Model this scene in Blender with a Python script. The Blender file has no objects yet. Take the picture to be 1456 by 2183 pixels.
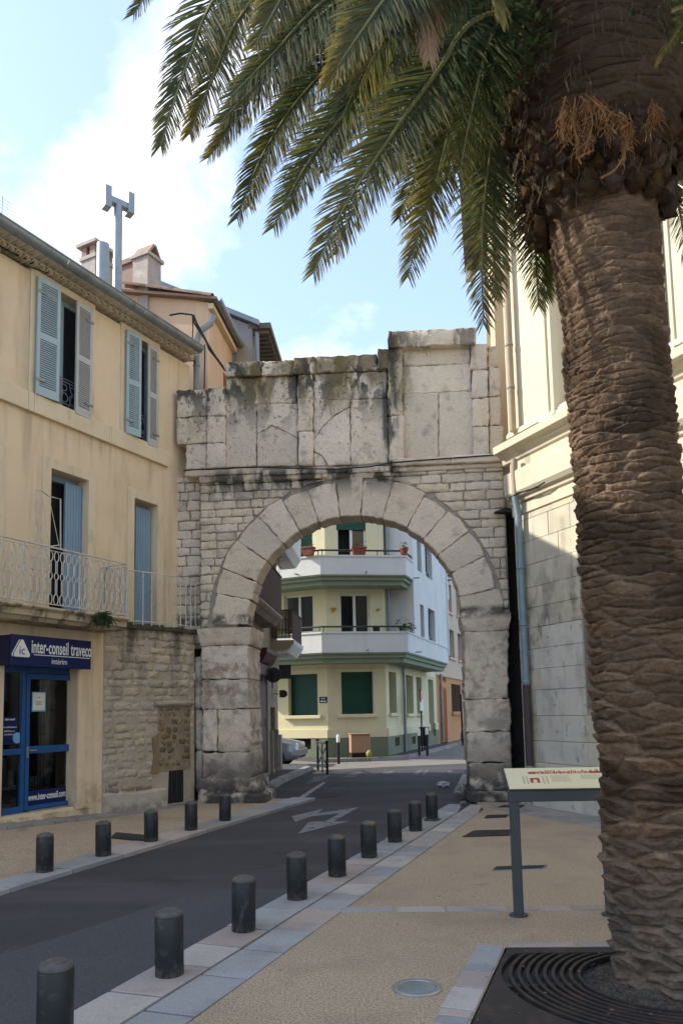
import bpy, math, random
import numpy as np
from mathutils import Vector, Matrix, noise as mnoise
random.seed(7)
S = bpy.context.scene
COL = S.collection
R_ = math.radians

# ------------------------------------------------------------------ camera
F_PX, PW, PH = 1640.0, 1456.0, 2183.0
CAM = Vector((0, 0, 1.65))
PITCH, ROLL = math.atan(F_PX / 16000.0), 0.02
PPX, PPY = 728.0, 1517 - F_PX * F_PX / 16000.0
cF = Vector((0, math.cos(PITCH), math.sin(PITCH)))
cU0 = Vector((0, -math.sin(PITCH), math.cos(PITCH)))
cR0 = Vector((1, 0, 0))
cR = cR0 * math.cos(ROLL) - cU0 * math.sin(ROLL)
cU = cU0 * math.cos(ROLL) + cR0 * math.sin(ROLL)
cd = bpy.data.cameras.new('camera')
cam = bpy.data.objects.new('camera', cd)
COL.objects.link(cam)
cam.matrix_world = Matrix(((cR.x, cU.x, -cF.x, CAM.x), (cR.y, cU.y, -cF.y, CAM.y), (cR.z, cU.z, -cF.z, CAM.z), (0, 0, 0, 1)))
cd.sensor_width = 36.0
cd.lens = F_PX / PH * 36.0
cd.shift_y = (PPY - PH / 2) / PH
cd.clip_end = 3000
S.camera = cam

# ------------------------------------------------------------------ light
SUN_AZ = (-1.0, 0.13)          # horizontal direction towards the sun
SUN_EL = R_(34)
SKY_STRENGTH, SUN_STRENGTH = 0.15, 2.5
S.view_settings.view_transform = 'Standard'
S.view_settings.look = 'None'
S.view_settings.exposure = 1.5
S.view_settings.gamma = 1
S.view_settings.use_curve_mapping = False
w = bpy.data.worlds.new('World')
S.world = w
w.use_nodes = True
nt = w.node_tree
nt.nodes.clear()
def wn(t, **kw):
    n = nt.nodes.new(t)
    for k, v in kw.items(): setattr(n, k, v)
    return n
sky = wn('ShaderNodeTexSky', sky_type='NISHITA', sun_disc=False)
sky.sun_elevation = SUN_EL
sky.sun_rotation = math.atan2(SUN_AZ[0], SUN_AZ[1])
sky.air_density = 1.0; sky.dust_density = 1.0; sky.ozone_density = 1.6
tc = wn('ShaderNodeTexCoord')
sep = wn('ShaderNodeSeparateXYZ')
nt.links.new(tc.outputs['Generated'], sep.inputs[0])
zc = wn('ShaderNodeMath', operation='MAXIMUM'); zc.inputs[1].default_value = 0.0
nt.links.new(sep.outputs[2], zc.inputs[0])
za = wn('ShaderNodeMath', operation='ADD'); za.inputs[1].default_value = 0.35
nt.links.new(zc.outputs[0], za.inputs[0])
dx = wn('ShaderNodeMath', operation='DIVIDE'); dy = wn('ShaderNodeMath', operation='DIVIDE')
nt.links.new(sep.outputs[0], dx.inputs[0]); nt.links.new(za.outputs[0], dx.inputs[1])
nt.links.new(sep.outputs[1], dy.inputs[0]); nt.links.new(za.outputs[0], dy.inputs[1])
cmb = wn('ShaderNodeCombineXYZ'); cmb.inputs[2].default_value = 0.0
nt.links.new(dx.outputs[0], cmb.inputs[0]); nt.links.new(dy.outputs[0], cmb.inputs[1])
mp = wn('ShaderNodeMapping'); mp.inputs['Location'].default_value = (3.22, 1.58, 2.0)
nt.links.new(cmb.outputs[0], mp.inputs[0])
cn = wn('ShaderNodeTexNoise'); cn.inputs['Scale'].default_value = 1.7; cn.inputs['Detail'].default_value = 9; cn.inputs['Roughness'].default_value = 0.55
nt.links.new(mp.outputs[0], cn.inputs['Vector'])
cr = wn('ShaderNodeValToRGB')
cr.color_ramp.elements[0].position = 0.53; cr.color_ramp.elements[0].color = (0, 0, 0, 1)
cr.color_ramp.elements[1].position = 0.66; cr.color_ramp.elements[1].color = (1, 1, 1, 1)
nt.links.new(cn.outputs[0], cr.inputs[0])
mx = wn('ShaderNodeMix', data_type='RGBA')
mx.inputs[7].default_value = (4.3, 4.2, 4.25, 1)
veil = wn('ShaderNodeMix', data_type='RGBA'); veil.inputs[0].default_value = 0.4   # thin high cirrus over the whole sky
veil.inputs[7].default_value = (1.9, 2.4, 3.4, 1)
nt.links.new(sky.outputs[0], veil.inputs[6])
nt.links.new(cr.outputs[0], mx.inputs[0]); nt.links.new(veil.outputs[2], mx.inputs[6])
bg = wn('ShaderNodeBackground'); bg.inputs[1].default_value = SKY_STRENGTH
nt.links.new(mx.outputs[2], bg.inputs[0])
wo = wn('ShaderNodeOutputWorld')
nt.links.new(bg.outputs[0], wo.inputs[0])

sd = bpy.data.lights.new('sun', 'SUN')
sd.energy = SUN_STRENGTH; sd.angle = R_(0.53); sd.color = (1.0, 0.93, 0.80)
sun = bpy.data.objects.new('sun', sd)
COL.objects.link(sun)
_h = Vector((SUN_AZ[0], SUN_AZ[1], 0)).normalized()
sdir = Vector((_h.x * math.cos(SUN_EL), _h.y * math.cos(SUN_EL), math.sin(SUN_EL)))
sun.rotation_euler = (-sdir).to_track_quat('-Z', 'Y').to_euler()
sun.location = (-20, 5, 25)

# ------------------------------------------------------------------ estimating places
def ray(x, y): return cF + cR * ((x - PPX) / F_PX) - cU * ((y - PPY) / F_PX)
def gnd(x, y, z=0.0):
    d = ray(x, y); return CAM + d * ((z - CAM.z) / d.z)
def dep(x, y, Y):
    """point on the sight line of a photo position at forward distance Y"""
    d = ray(x, y); return CAM + d * (Y / d.y)
class Frame:
    """a vertical plane: origin, direction u along it, outward normal n"""
    def __init__(s, o, u, flip=False):
        s.o = Vector((o[0], o[1], 0)); s.u = Vector((u[0], u[1], 0)).normalized()
        s.n = Vector((s.u.y, -s.u.x, 0))
        if flip: s.n = -s.n
    def w(s, u, d, z): return s.o + s.u * u + s.n * d + Vector((0, 0, z))
    def px(s, x, y, d=0.0):
        r = ray(x, y); o = s.o + s.n * d
        t = (o - CAM).dot(s.n) / r.dot(s.n)
        P = CAM + r * t
        return (P - s.o).dot(s.u), P.z
    def uz(s, x, y, d=0.0): return s.px(x, y, d)
    def rect(s, x0, y0, x1, y1, d=0.0):
        ym, xm = (y0 + y1) / 2, (x0 + x1) / 2
        a, b = s.px(x0, ym, d)[0], s.px(x1, ym, d)[0]
        return min(a, b), max(a, b), s.px(xm, y1, d)[1], s.px(xm, y0, d)[1]

# ------------------------------------------------------------------ mesh builder
class M:
    def __init__(s): s.v = []; s.f = []
    def add(s, vs, fs):
        b = len(s.v); s.v.extend([Vector(p) for p in vs]); s.f.extend([tuple(b + i for i in f) for f in fs]); return s
    def hexa(s, p):
        return s.add(p, [(0, 3, 2, 1), (4, 5, 6, 7), (0, 1, 5, 4), (1, 2, 6, 5), (2, 3, 7, 6), (3, 0, 4, 7)])
    def box(s, x0, x1, y0, y1, z0, z1):
        return s.hexa([(x0, y0, z0), (x1, y0, z0), (x1, y1, z0), (x0, y1, z0), (x0, y0, z1), (x1, y0, z1), (x1, y1, z1), (x0, y1, z1)])
    def fbox(s, fr, u0, u1, z0, z1, d0, d1):
        return s.hexa([fr.w(u0, d1, z0), fr.w(u1, d1, z0), fr.w(u1, d0, z0), fr.w(u0, d0, z0), fr.w(u0, d1, z1), fr.w(u1, d1, z1), fr.w(u1, d0, z1), fr.w(u0, d0, z1)])
    def fprism(s, fr, poly, d0, d1):
        n = len(poly)
        vs = [fr.w(u, d0, z) for u, z in poly] + [fr.w(u, d1, z) for u, z in poly]
        return s.add(vs, [tuple(range(n))[::-1], tuple(range(n, 2 * n))] + [(i, (i + 1) % n, n + (i + 1) % n, n + i) for i in range(n)])
    def prism(s, pts, z0, z1):
        n = len(pts)
        vs = [(p[0], p[1], z0) for p in pts] + [(p[0], p[1], z1) for p in pts]
        return s.add(vs, [tuple(range(n))[::-1], tuple(range(n, 2 * n))] + [(i, (i + 1) % n, n + (i + 1) % n, n + i) for i in range(n)])
    def sheet(s, pts): return s.add(pts, [tuple(range(len(pts)))])
    def fextr(s, fr, prof, u0, u1):
        """profile [(d,z)] swept along u"""
        n = len(prof)
        vs = [fr.w(u0, d, z) for d, z in prof] + [fr.w(u1, d, z) for d, z in prof]
        return s.add(vs, [tuple(range(n))[::-1], tuple(range(n, 2 * n))] + [(i, (i + 1) % n, n + (i + 1) % n, n + i) for i in range(n)])
    def tube(s, pts, r, n=8, close=False, r1=None):
        pts = [Vector(p) for p in pts]; k = len(pts); rings = []
        up = None
        for i, p in enumerate(pts):
            if close: t = (pts[(i + 1) % k] - pts[i - 1])
            else: t = pts[min(i + 1, k - 1)] - pts[max(i - 1, 0)]
            if t.length < 1e-9: t = Vector((0, 0, 1))
            t.normalize()
            if up is None: up = Vector((0, 0, 1)) if abs(t.z) < 0.9 else Vector((1, 0, 0))
            a = t.cross(up)
            if a.length < 1e-4: a = t.cross(Vector((0.3, 1, 0.2)))
            a.normalize(); b = a.cross(t).normalized(); up = b
            rr = r if r1 is None else r + (r1 - r) * i / (k - 1)
            rings.append([p + a * (rr * math.cos(2 * math.pi * j / n)) + b * (rr * math.sin(2 * math.pi * j / n)) for j in range(n)])
        vs = [q for g in rings for q in g]; fs = []
        for i in range(k if close else k - 1):
            i2 = (i + 1) % k
            for j in range(n): fs.append((i * n + j, i * n + (j + 1) % n, i2 * n + (j + 1) % n, i2 * n + j))
        if not close: fs += [tuple(range(n))[::-1], tuple((k - 1) * n + j for j in range(n))]
        return s.add(vs, fs)
    def lathe(s, prof, c=(0, 0, 0), n=20, axis=None):
        """profile [(r,z)] round z at c, or round a given axis"""
        c = Vector(c); vs = []; k = len(prof)
        if axis is None: A, Bv, Z = Vector((1, 0, 0)), Vector((0, 1, 0)), Vector((0, 0, 1))
        else:
            Z = Vector(axis).normalized(); A = Z.orthogonal().normalized(); Bv = Z.cross(A)
        for r, z in prof:
            for j in range(n):
                a = 2 * math.pi * j / n
                vs.append(c + A * (r * math.cos(a)) + Bv * (r * math.sin(a)) + Z * z)
        fs = [(i * n + j, i * n + (j + 1) % n, (i + 1) * n + (j + 1) % n, (i + 1) * n + j) for i in range(k - 1) for j in range(n)]
        fs += [tuple(range(n))[::-1], tuple((k - 1) * n + j for j in range(n))]
        return s.add(vs, fs)
    def build(s, name, mat, parent=None, label=None, kind=None, smooth=False, bevel=0, centre=False, **kw):
        me = bpy.data.meshes.new(name)
        off = Vector((0, 0, 0))
        if parent is not None: off = wloc(parent)
        me.from_pydata([tuple(p - off) for p in s.v], [], s.f)
        me.validate(); me.update()
        ob = bpy.data.objects.new(name, me)
        COL.objects.link(ob)
        if parent is not None: ob.parent = parent
        for m_ in (mat if isinstance(mat, (list, tuple)) else [mat]): me.materials.append(m_)
        if smooth: smooth_by(me, smooth if smooth is not True else 40)
        if bevel:
            b = ob.modifiers.new('bevel', 'BEVEL'); b.width = bevel; b.segments = 2; b.limit_method = 'ANGLE'; b.angle_limit = R_(40)
        if label: ob['label'] = label
        if kind: ob['kind'] = kind
        for k, v in kw.items(): ob[k] = v
        return ob
def smooth_by(me, deg=40):
    n = len(me.polygons)
    me.polygons.foreach_set('use_smooth', np.ones(n, dtype=bool))
    try: me.set_sharp_from_angle(angle=R_(deg))
    except Exception: pass
WL = {}
def wloc(o):
    p = Vector((0, 0, 0))
    while o is not None:
        p += o.location; o = o.parent
    return p
def thing(name, label, cat, loc=(0, 0, 0), group=None):
    o = bpy.data.objects.new(name, None); COL.objects.link(o)
    o.location = loc; o.empty_display_size = 0.2
    o['label'] = label; o['category'] = cat
    if group: o['group'] = group
    return o
def tag(o, label, cat, group=None):
    o['label'] = label; o['category'] = cat
    if group: o['group'] = group
    return o
def struct(o): o['kind'] = 'structure'; return o
def fwall(m, fr, u0, u1, z0, z1, holes, d0, d1, reveal=None):
    """flat wall front at d1, depth to d0, rectangular holes (u0,u1,z0,z1) with reveals"""
    us = sorted({u0, u1} | {h[0] for h in holes} | {h[1] for h in holes}); zs = sorted({z0, z1} | {h[2] for h in holes} | {h[3] for h in holes})
    us = [u for u in us if u0 <= u <= u1]; zs = [z for z in zs if z0 <= z <= z1]
    for i in range(len(us) - 1):
        for j in range(len(zs) - 1):
            cu, cz = (us[i] + us[i + 1]) / 2, (zs[j] + zs[j + 1]) / 2
            if any(h[0] < cu < h[1] and h[2] < cz < h[3] for h in holes): continue
            a, b, c, e = us[i], us[i + 1], zs[j], zs[j + 1]
            m.add([fr.w(a, d1, c), fr.w(b, d1, c), fr.w(b, d1, e), fr.w(a, d1, e)], [(0, 1, 2, 3)])
            m.add([fr.w(a, d0, c), fr.w(b, d0, c), fr.w(b, d0, e), fr.w(a, d0, e)], [(3, 2, 1, 0)])
    def edge(a, c, b, e): m.add([fr.w(a, d1, c), fr.w(b, d1, e), fr.w(b, d0, e), fr.w(a, d0, c)], [(0, 1, 2, 3)])
    for (a, b, c, e) in list(holes) + [(u0, u1, z0, z1)]:
        a, b, c, e = max(a, u0), min(b, u1), max(c, z0), min(e, z1)
        edge(a, c, b, c); edge(b, c, b, e); edge(b, e, a, e); edge(a, e, a, c)
def stone(fr, poly, d0, d1, gap=0.012, bev=0.03, jit=0.008, seg=0.22, proud=0.012, rnd=None, m=None):
    """one dressed or rough stone: irregular outline, worn arrises, uneven face"""
    rn = rnd or random
    cu = sum(p[0] for p in poly) / len(poly); cz = sum(p[1] for p in poly) / len(poly)
    out = []
    n = len(poly)
    for i in range(n):
        a = poly[i]; b = poly[(i + 1) % n]
        L = math.hypot(b[0] - a[0], b[1] - a[1])
        if L < 1e-4: continue
        k = max(1, int(round(L / seg)))
        cut = min(bev * 1.0, L * 0.25) / L
        for q in range(k + 1):
            t = cut + (1 - 2 * cut) * q / k
            out.append((a[0] + (b[0] - a[0]) * t, a[1] + (b[1] - a[1]) * t))
    hs = min(max(p[0] for p in poly) - min(p[0] for p in poly), max(p[1] for p in poly) - min(p[1] for p in poly)) / 2
    def shr(p, g):
        x, z = p[0] - cu, p[1] - cz
        l = math.hypot(x, z) or 1
        hu = max(abs(q[0] - cu) for q in poly); hz = max(abs(q[1] - cz) for q in poly)
        return (cu + x * max(0.2, 1 - g / hu), cz + z * max(0.2, 1 - g / hz))
    out = [shr((p[0] + rn.uniform(-jit, jit), p[1] + rn.uniform(-jit, jit)), gap / 2) for p in out]
    k = len(out); D = d1 + rn.uniform(-proud, proud)
    m = m or M()
    vs = [fr.w(u, d0, z) for u, z in out] + [fr.w(u, D - bev * 0.8, z) for u, z in out]
    inn = [shr(p, bev * rn.uniform(0.7, 1.3)) for p in out]
    vs += [fr.w(u, D + rn.uniform(-1, 1) * jit * 0.4, z) for u, z in inn]
    vs.append(fr.w(cu + rn.uniform(-.1, .1) * hs, D + rn.uniform(-.2, 1) * jit, cz + rn.uniform(-.1, .1) * hs))
    fs = []
    for i in range(k):
        j = (i + 1) % k
        fs += [(i, j, k + j, k + i), (k + i, k + j, 2 * k + j, 2 * k + i), (2 * k + i, 2 * k + j, 3 * k)]
    fs.append(tuple(range(k))[::-1])
    m.add(vs, fs)
    return m
def text_mesh(name, body, size, mat, parent, o, ux, uz, align='CENTER', sx=1.0, bold=0.0, depth=0.0015, kern=1.0, sharp=True):
    """flat lettering standing on a plane spanned by ux, uz at o"""
    cu = bpy.data.curves.new(name, 'FONT')
    cu.body = body; cu.size = size; cu.align_x = align; cu.align_y = 'CENTER'; cu.offset = bold; cu.extrude = depth; cu.space_character = kern; cu.resolution_u = 3
    tmp = bpy.data.objects.new(name, cu); COL.objects.link(tmp)
    dg = bpy.context.evaluated_depsgraph_get()
    me = bpy.data.meshes.new_from_object(tmp.evaluated_get(dg))
    bpy.data.objects.remove(tmp); bpy.data.curves.remove(cu)
    ux = Vector(ux).normalized(); uz = Vector(uz).normalized(); nn = ux.cross(uz)
    off = wloc(parent) if parent else Vector((0, 0, 0)); o = Vector(o)
    for v in me.vertices:
        c = v.co; p = o + ux * (c.x * sx) + uz * c.y + nn * c.z
        v.co = p - off
    me.materials.clear(); me.materials.append(mat); me.name = name
    ob = bpy.data.objects.new(name, me); COL.objects.link(ob)
    if parent: ob.parent = parent
    return ob

# ------------------------------------------------------------------ materials
def mat(name, c1, c2=None, scale=2.0, rough=0.85, bump=0.3, bscale=30.0, bdist=0.01, rnd=0.0, spec=0.3, metal=0.0, stains=(), fine=None, attr=None, detail=6, stretch=(1, 1, 1), transl=0.0):
    m = bpy.data.materials.new(name); m.use_nodes = True
    t = m.node_tree; N = t.nodes; L = t.links; N.clear()
    def nd(ty, **kw):
        n = N.new(ty)
        for k, v in kw.items(): setattr(n, k, v)
        return n
    out = nd('ShaderNodeOutputMaterial'); bs = nd('ShaderNodeBsdfPrincipled')
    L.new(bs.outputs[0], out.inputs[0])
    geo = nd('ShaderNodeNewGeometry'); pos = geo.outputs['Position']
    def noise(sc, det=6, rg=0.55, st=(1, 1, 1)):
        src = pos
        if st != (1, 1, 1):
            mp = nd('ShaderNodeMapping'); mp.inputs['Scale'].default_value = st
            L.new(pos, mp.inputs[0]); src = mp.outputs[0]
        n = nd('ShaderNodeTexNoise'); n.inputs['Scale'].default_value = sc; n.inputs['Detail'].default_value = det; n.inputs['Roughness'].default_value = rg
        L.new(src, n.inputs['Vector']); return n.outputs[0]
    def rng(sock, lo, hi, a=0.0, b=1.0):
        r = nd('ShaderNodeMapRange'); r.inputs[1].default_value = lo; r.inputs[2].default_value = hi; r.inputs[3].default_value = a; r.inputs[4].default_value = b
        L.new(sock, r.inputs[0]); return r.outputs[0]
    def mul(a, b):
        x = nd('ShaderNodeMath', operation='MULTIPLY')
        L.new(a, x.inputs[0])
        if isinstance(b, (int, float)): x.inputs[1].default_value = b
        else: L.new(b, x.inputs[1])
        return x.outputs[0]
    def mix(f, a, b, blend='MIX'):
        x = nd('ShaderNodeMix', data_type='RGBA', blend_type=blend)
        if isinstance(f, (int, float)): x.inputs[0].default_value = f
        else: L.new(f, x.inputs[0])
        for s, i in ((a, 6), (b, 7)):
            if isinstance(s, tuple): x.inputs[i].default_value = (*s[:3], 1)
            else: L.new(s, x.inputs[i])
        return x.outputs[2]
    if attr:
        at = nd('ShaderNodeAttribute', attribute_name=attr); col = at.outputs[0]
        if c2: col = mix(rng(noise(scale, detail, st=stretch), .35, .65, 0, .5), col, c2)
    else:
        c2 = c2 or tuple(x * 0.85 for x in c1)
        col = mix(rng(noise(scale, detail, st=stretch), .32, .68), c1, c2)
    if rnd:
        oi = nd('ShaderNodeObjectInfo')
        v = rng(oi.outputs['Random'], 0, 1, 1 - rnd, 1 + rnd)
        hs = nd('ShaderNodeHueSaturation'); L.new(v, hs.inputs['Value']); L.new(col, hs.inputs['Color'])
        m7 = nd('ShaderNodeMath', operation='MULTIPLY'); m7.inputs[1].default_value = 7.31; L.new(oi.outputs['Random'], m7.inputs[0])
        fr_ = nd('ShaderNodeMath', operation='FRACT'); L.new(m7.outputs[0], fr_.inputs[0])
        L.new(rng(fr_.outputs[0], 0, 1, 1 - rnd * 1.2, 1 + rnd * 1.2), hs.inputs['Saturation'])
        L.new(rng(fr_.outputs[0], 0, 1, .5 - rnd * .05, .5 + rnd * .04), hs.inputs['Hue'])
        col = hs.outputs[0]
    if fine:
        col = mix(rng(noise(fine[0], 2), .4, .6, 0, fine[1]), col, fine[2] if len(fine) > 2 else tuple(x * 0.4 for x in c1))
    for st in stains:
        f = rng(noise(st.get('scale', 2), st.get('det', 8), .6, st.get('st', (1, 1, 1))), st.get('lo', .5), st.get('hi', .6), 0, st.get('amt', 1))
        if 'z' in st:
            sp = nd('ShaderNodeSeparateXYZ'); L.new(pos, sp.inputs[0])
            f = mul(f, rng(sp.outputs[2], st['z'][0], st['z'][1]))
            if len(st['z']) == 4: f = mul(f, rng(sp.outputs[2], st['z'][2], st['z'][3], 1, 0))
        if 'x' in st:
            sp = nd('ShaderNodeSeparateXYZ'); L.new(pos, sp.inputs[0])
            f = mul(f, rng(sp.outputs[0], st['x'][0], st['x'][1]))
            if len(st['x']) == 4: f = mul(f, rng(sp.outputs[0], st['x'][2], st['x'][3], 1, 0))
        col = mix(f, col, st['col'])
    L.new(col, bs.inputs['Base Color'])
    bs.inputs['Roughness'].default_value = rough; bs.inputs['Metallic'].default_value = metal
    bs.inputs['Specular IOR Level'].default_value = spec
    if bump:
        bp = nd('ShaderNodeBump'); bp.inputs['Strength'].default_value = bump; bp.inputs['Distance'].default_value = bdist
        L.new(noise(bscale, 8, .65), bp.inputs['Height']); L.new(bp.outputs[0], bs.inputs['Normal'])
    if transl:
        tr = nd('ShaderNodeBsdfTranslucent'); L.new(col, tr.inputs[0])
        ms = nd('ShaderNodeMixShader'); ms.inputs[0].default_value = transl
        L.new(bs.outputs[0], ms.inputs[1]); L.new(tr.outputs[0], ms.inputs[2]); L.new(ms.outputs[0], out.inputs[0])
    return m
def glassmat(name, tint=(.9, .95, .95), dark=0.35):
    m = bpy.data.materials.new(name); m.use_nodes = True
    t = m.node_tree; t.nodes.clear()
    out = t.nodes.new('ShaderNodeOutputMaterial'); tr = t.nodes.new('ShaderNodeBsdfTransparent'); gl = t.nodes.new('ShaderNodeBsdfGlossy'); mi = t.nodes.new('ShaderNodeMixShader'); fr = t.nodes.new('ShaderNodeFresnel')
    tr.inputs[0].default_value = tuple(x * (1 - dark) for x in tint) + (1,); gl.inputs['Roughness'].default_value = 0.02; fr.inputs[0].default_value = 1.5
    t.links.new(fr.outputs[0], mi.inputs[0]); t.links.new(tr.outputs[0], mi.inputs[1]); t.links.new(gl.outputs[0], mi.inputs[2]); t.links.new(mi.outputs[0], out.inputs[0])
    return m
SOOT = (.035, .033, .032); MOSS = (.15, .12, .045)
MT = {}
gate_st = [dict(col=SOOT, scale=3.4, det=13, st=(1, 1, .45), lo=.48, hi=.53, z=(7.0, 8.0), x=(-9, -8.9, 1.15, 1.35), amt=.92), dict(col=SOOT, scale=2.6, st=(1, 1, .3), lo=.52, hi=.58, z=(7.4, 8.9), amt=.75),
           dict(col=MOSS, scale=2.6, det=12, st=(1, 1, .4), lo=.45, hi=.53, z=(7.3, 7.8), x=(-2.6, -1.6, 1.0, 1.6), amt=.75),
           dict(col=SOOT, scale=3.3, st=(1, 1, .35), lo=.42, hi=.52, z=(5.7, 6.1, 6.25, 6.5), x=(-2.8, -2.4, 1.0, 1.6), amt=.9), dict(col=SOOT, scale=6, st=(1, 1, .3), lo=.42, hi=.52, z=(6.3, 6.9), x=(.84, .9, 1.1, 1.2), amt=.85),
           dict(col=SOOT, scale=12, lo=.575, hi=.63, z=(5.9, 7.6), x=(-9, -8.9, 1.2, 1.5), amt=.75), dict(col=SOOT, scale=4, lo=.38, hi=.52, z=(3.28, 3.4, 3.5, 3.58), amt=.85),
           dict(col=(.10, .09, .08), scale=2.6, lo=.48, hi=.62, z=(4.2, 1.8), amt=.55),
           dict(col=(.19, .105, .06), scale=5, lo=.50, hi=.62, z=(1.5, 2.0, 2.6, 3.1), amt=.65),
           dict(col=SOOT, scale=2.4, lo=.33, hi=.47, z=(1.15, .25), amt=.95),
           dict(col=(.62, .60, .56), scale=6, lo=.62, hi=.72, amt=.3),
           dict(col=SOOT, scale=45, lo=.60, hi=.66, amt=.6), dict(col=(.16, .14, .12), scale=3.1, det=12, lo=.57, hi=.68, amt=.45), dict(col=(.30, .21, .13), scale=1.7, lo=.6, hi=.7, amt=.25)]
MT['gate'] = mat('gate_limestone', (.68, .585, .46), (.62, .53, .415), scale=1.6, bump=.7, bscale=9, bdist=.03, rnd=.09, stains=gate_st, fine=(70, .25))
MT['gatebrick'] = mat('gate_small_limestone', (.67, .58, .455), (.58, .50, .395), scale=4, bump=.7, bscale=14, bdist=.025, rnd=.13, stains=gate_st[2:], fine=(70, .25))
MT['mortar'] = mat('old_mortar', (.36, .32, .265), (.27, .24, .20), scale=5, bump=.8, bscale=25, bdist=.02, stains=gate_st[:4])
MT['blackgap'] = mat('near_black', (.04, .038, .036), (.025, .025, .024), scale=3, bump=.6, bscale=12)
MT['rubble'] = mat('rubble_stone', (.52, .44, .335), (.43, .36, .27), scale=5, bump=.9, bscale=16, bdist=.03, rnd=.14,
    stains=[dict(col=SOOT, scale=2.4, st=(1, 1, .25), lo=.47, hi=.58, z=(1.7, 3.2), amt=.85), dict(col=(.17, .14, .11), scale=2.3, lo=.5, hi=.6, z=(2, .4), amt=.5), dict(col=(.10, .09, .08), scale=2.2, lo=.42, hi=.55, z=(.8, .2), amt=.6)], fine=(50, .3))
MT['rubblemortar'] = mat('rubble_mortar', (.45, .38, .29), (.36, .30, .23), scale=3, bump=1.0, bscale=18, bdist=.03,
    stains=[dict(col=SOOT, scale=2.4, st=(1, 1, .25), lo=.47, hi=.58, z=(1.7, 3.2), amt=.85)])
MT['ochrepatch'] = mat('brown_rubble', (.21, .14, .07), (.14, .10, .06), scale=6, bump=1, bscale=20, bdist=.03, rnd=.15)
MT['creamplaster'] = mat('cream_plaster', (.73, .585, .40), (.69, .545, .37), scale=.9, bump=.15, bscale=45, bdist=.006,
    stains=[dict(col=(.42, .35, .25), scale=2.2, st=(1, 1, .2), lo=.55, hi=.68, z=(7.5, 9.0), amt=.35), dict(col=(.36, .27, .18), scale=1.2, lo=.5, hi=.75, amt=.35), dict(col=(.25, .19, .13), scale=3.3, lo=.48, hi=.6, z=(.7, .15), amt=.65), dict(col=(.30, .24, .17), scale=2.3, st=(1, 1, .10), lo=.53, hi=.66, amt=.38), dict(col=(.27, .21, .15), scale=5, st=(1, 1, .07), lo=.52, hi=.62, z=(5.6, 6.5, 6.55, 6.6), amt=.35)])
MT['trim'] = mat('pale_trim', (.70, .59, .41), (.63, .52, .36), scale=2, bump=.15, bscale=40, bdist=.005,
    stains=[dict(col=(.30, .26, .2), scale=4, st=(1, 1, .3), lo=.56, hi=.68, amt=.35)])
MT['slabtrim'] = mat('balcony_stone', (.50, .42, .29), (.40, .34, .24), scale=3, bump=.5, bscale=22, stains=[dict(col=SOOT, scale=5, st=(1, 1, .6), lo=.5, hi=.6, amt=.7)])
MT['shutter'] = mat('blue_grey_paint', (.36, .46, .50), (.32, .42, .46), scale=3, rough=.6, bump=.08, rnd=.04, stains=[dict(col=(.5, .55, .56), scale=7, lo=.58, hi=.7, amt=.3)])
MT['shutterpale'] = mat('pale_grey_paint', (.47, .48, .46), (.42, .43, .42), scale=3, rough=.6, bump=.08)
MT['bluedoor'] = mat('soft_blue_paint', (.22, .33, .44), (.19, .29, .40), scale=2, rough=.55, bump=.06)
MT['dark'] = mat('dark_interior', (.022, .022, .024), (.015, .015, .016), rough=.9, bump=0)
MT['darkglass'] = mat('dark_glass', (.025, .03, .033), (.02, .022, .026), rough=.06, bump=0, spec=.6)
MT['glass'] = glassmat('window_glass')
MT['zinc'] = mat('zinc', (.27, .30, .32), (.21, .24, .26), scale=5, rough=.5, bump=.05, metal=.35, stains=[dict(col=(.12, .12, .12), scale=4, st=(1, 1, .4), lo=.55, hi=.7, amt=.4)])
MT['galv'] = mat('galvanised_steel', (.30, .33, .35), (.25, .28, .30), scale=6, rough=.45, metal=.5, bump=.04)
MT['tile'] = mat('clay_tile', (.30, .205, .155), (.23, .155, .12), scale=6, bump=.4, rnd=.15)
MT['palegenoise'] = mat('painted_eave_tile', (.76, .68, .52), (.70, .62, .47), scale=5, bump=.2, rnd=.06)
MT['chimney'] = mat('chimney_render', (.40, .36, .32), (.30, .27, .24), scale=4, bump=.6, bscale=14, stains=[dict(col=(.5, .48, .45), scale=3, lo=.55, hi=.62, amt=.5)])
MT['brickcap'] = mat('chimney_brick', (.27, .18, .145), (.22, .15, .125), scale=6, bump=.4)
MT['peach'] = mat('peach_plaster', (.62, .44, .29), (.56, .39, .26), scale=1, bump=.2, stains=[dict(col=(.3, .25, .2), scale=2, st=(1, 1, .2), lo=.55, hi=.7, amt=.3)])
MT['greywall'] = mat('grey_render', (.27, .265, .26), (.22, .22, .22), scale=1, bump=.2)
MT['rail'] = mat('weathered_white_iron', (.58, .56, .50), (.45, .42, .36), scale=9, rough=.6, bump=.1, stains=[dict(col=(.22, .12, .07), scale=14, lo=.60, hi=.68, amt=.6)])
MT['navy'] = mat('navy_sign', (.008, .018, .085), (.007, .015, .075), rough=.35, bump=0)
MT['signside'] = mat('navy_sign_side', (.006, .012, .05), rough=.4, bump=0)
MT['white'] = mat('white_lettering', (.80, .80, .78), rough=.5, bump=0)
MT['shopblue'] = mat('blue_aluminium', (.016, .085, .25), (.013, .075, .22), scale=3, rough=.35, bump=0, spec=.5)
MT['paper'] = mat('paper_notice', (.72, .75, .66), rough=.7, bump=0)
MT['ltblue'] = mat('light_blue_print', (.16, .42, .62), rough=.6, bump=0)
MT['blind'] = mat('vertical_blind', (.07, .065, .065), (.05, .048, .048), rough=.9, bump=.1)
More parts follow.
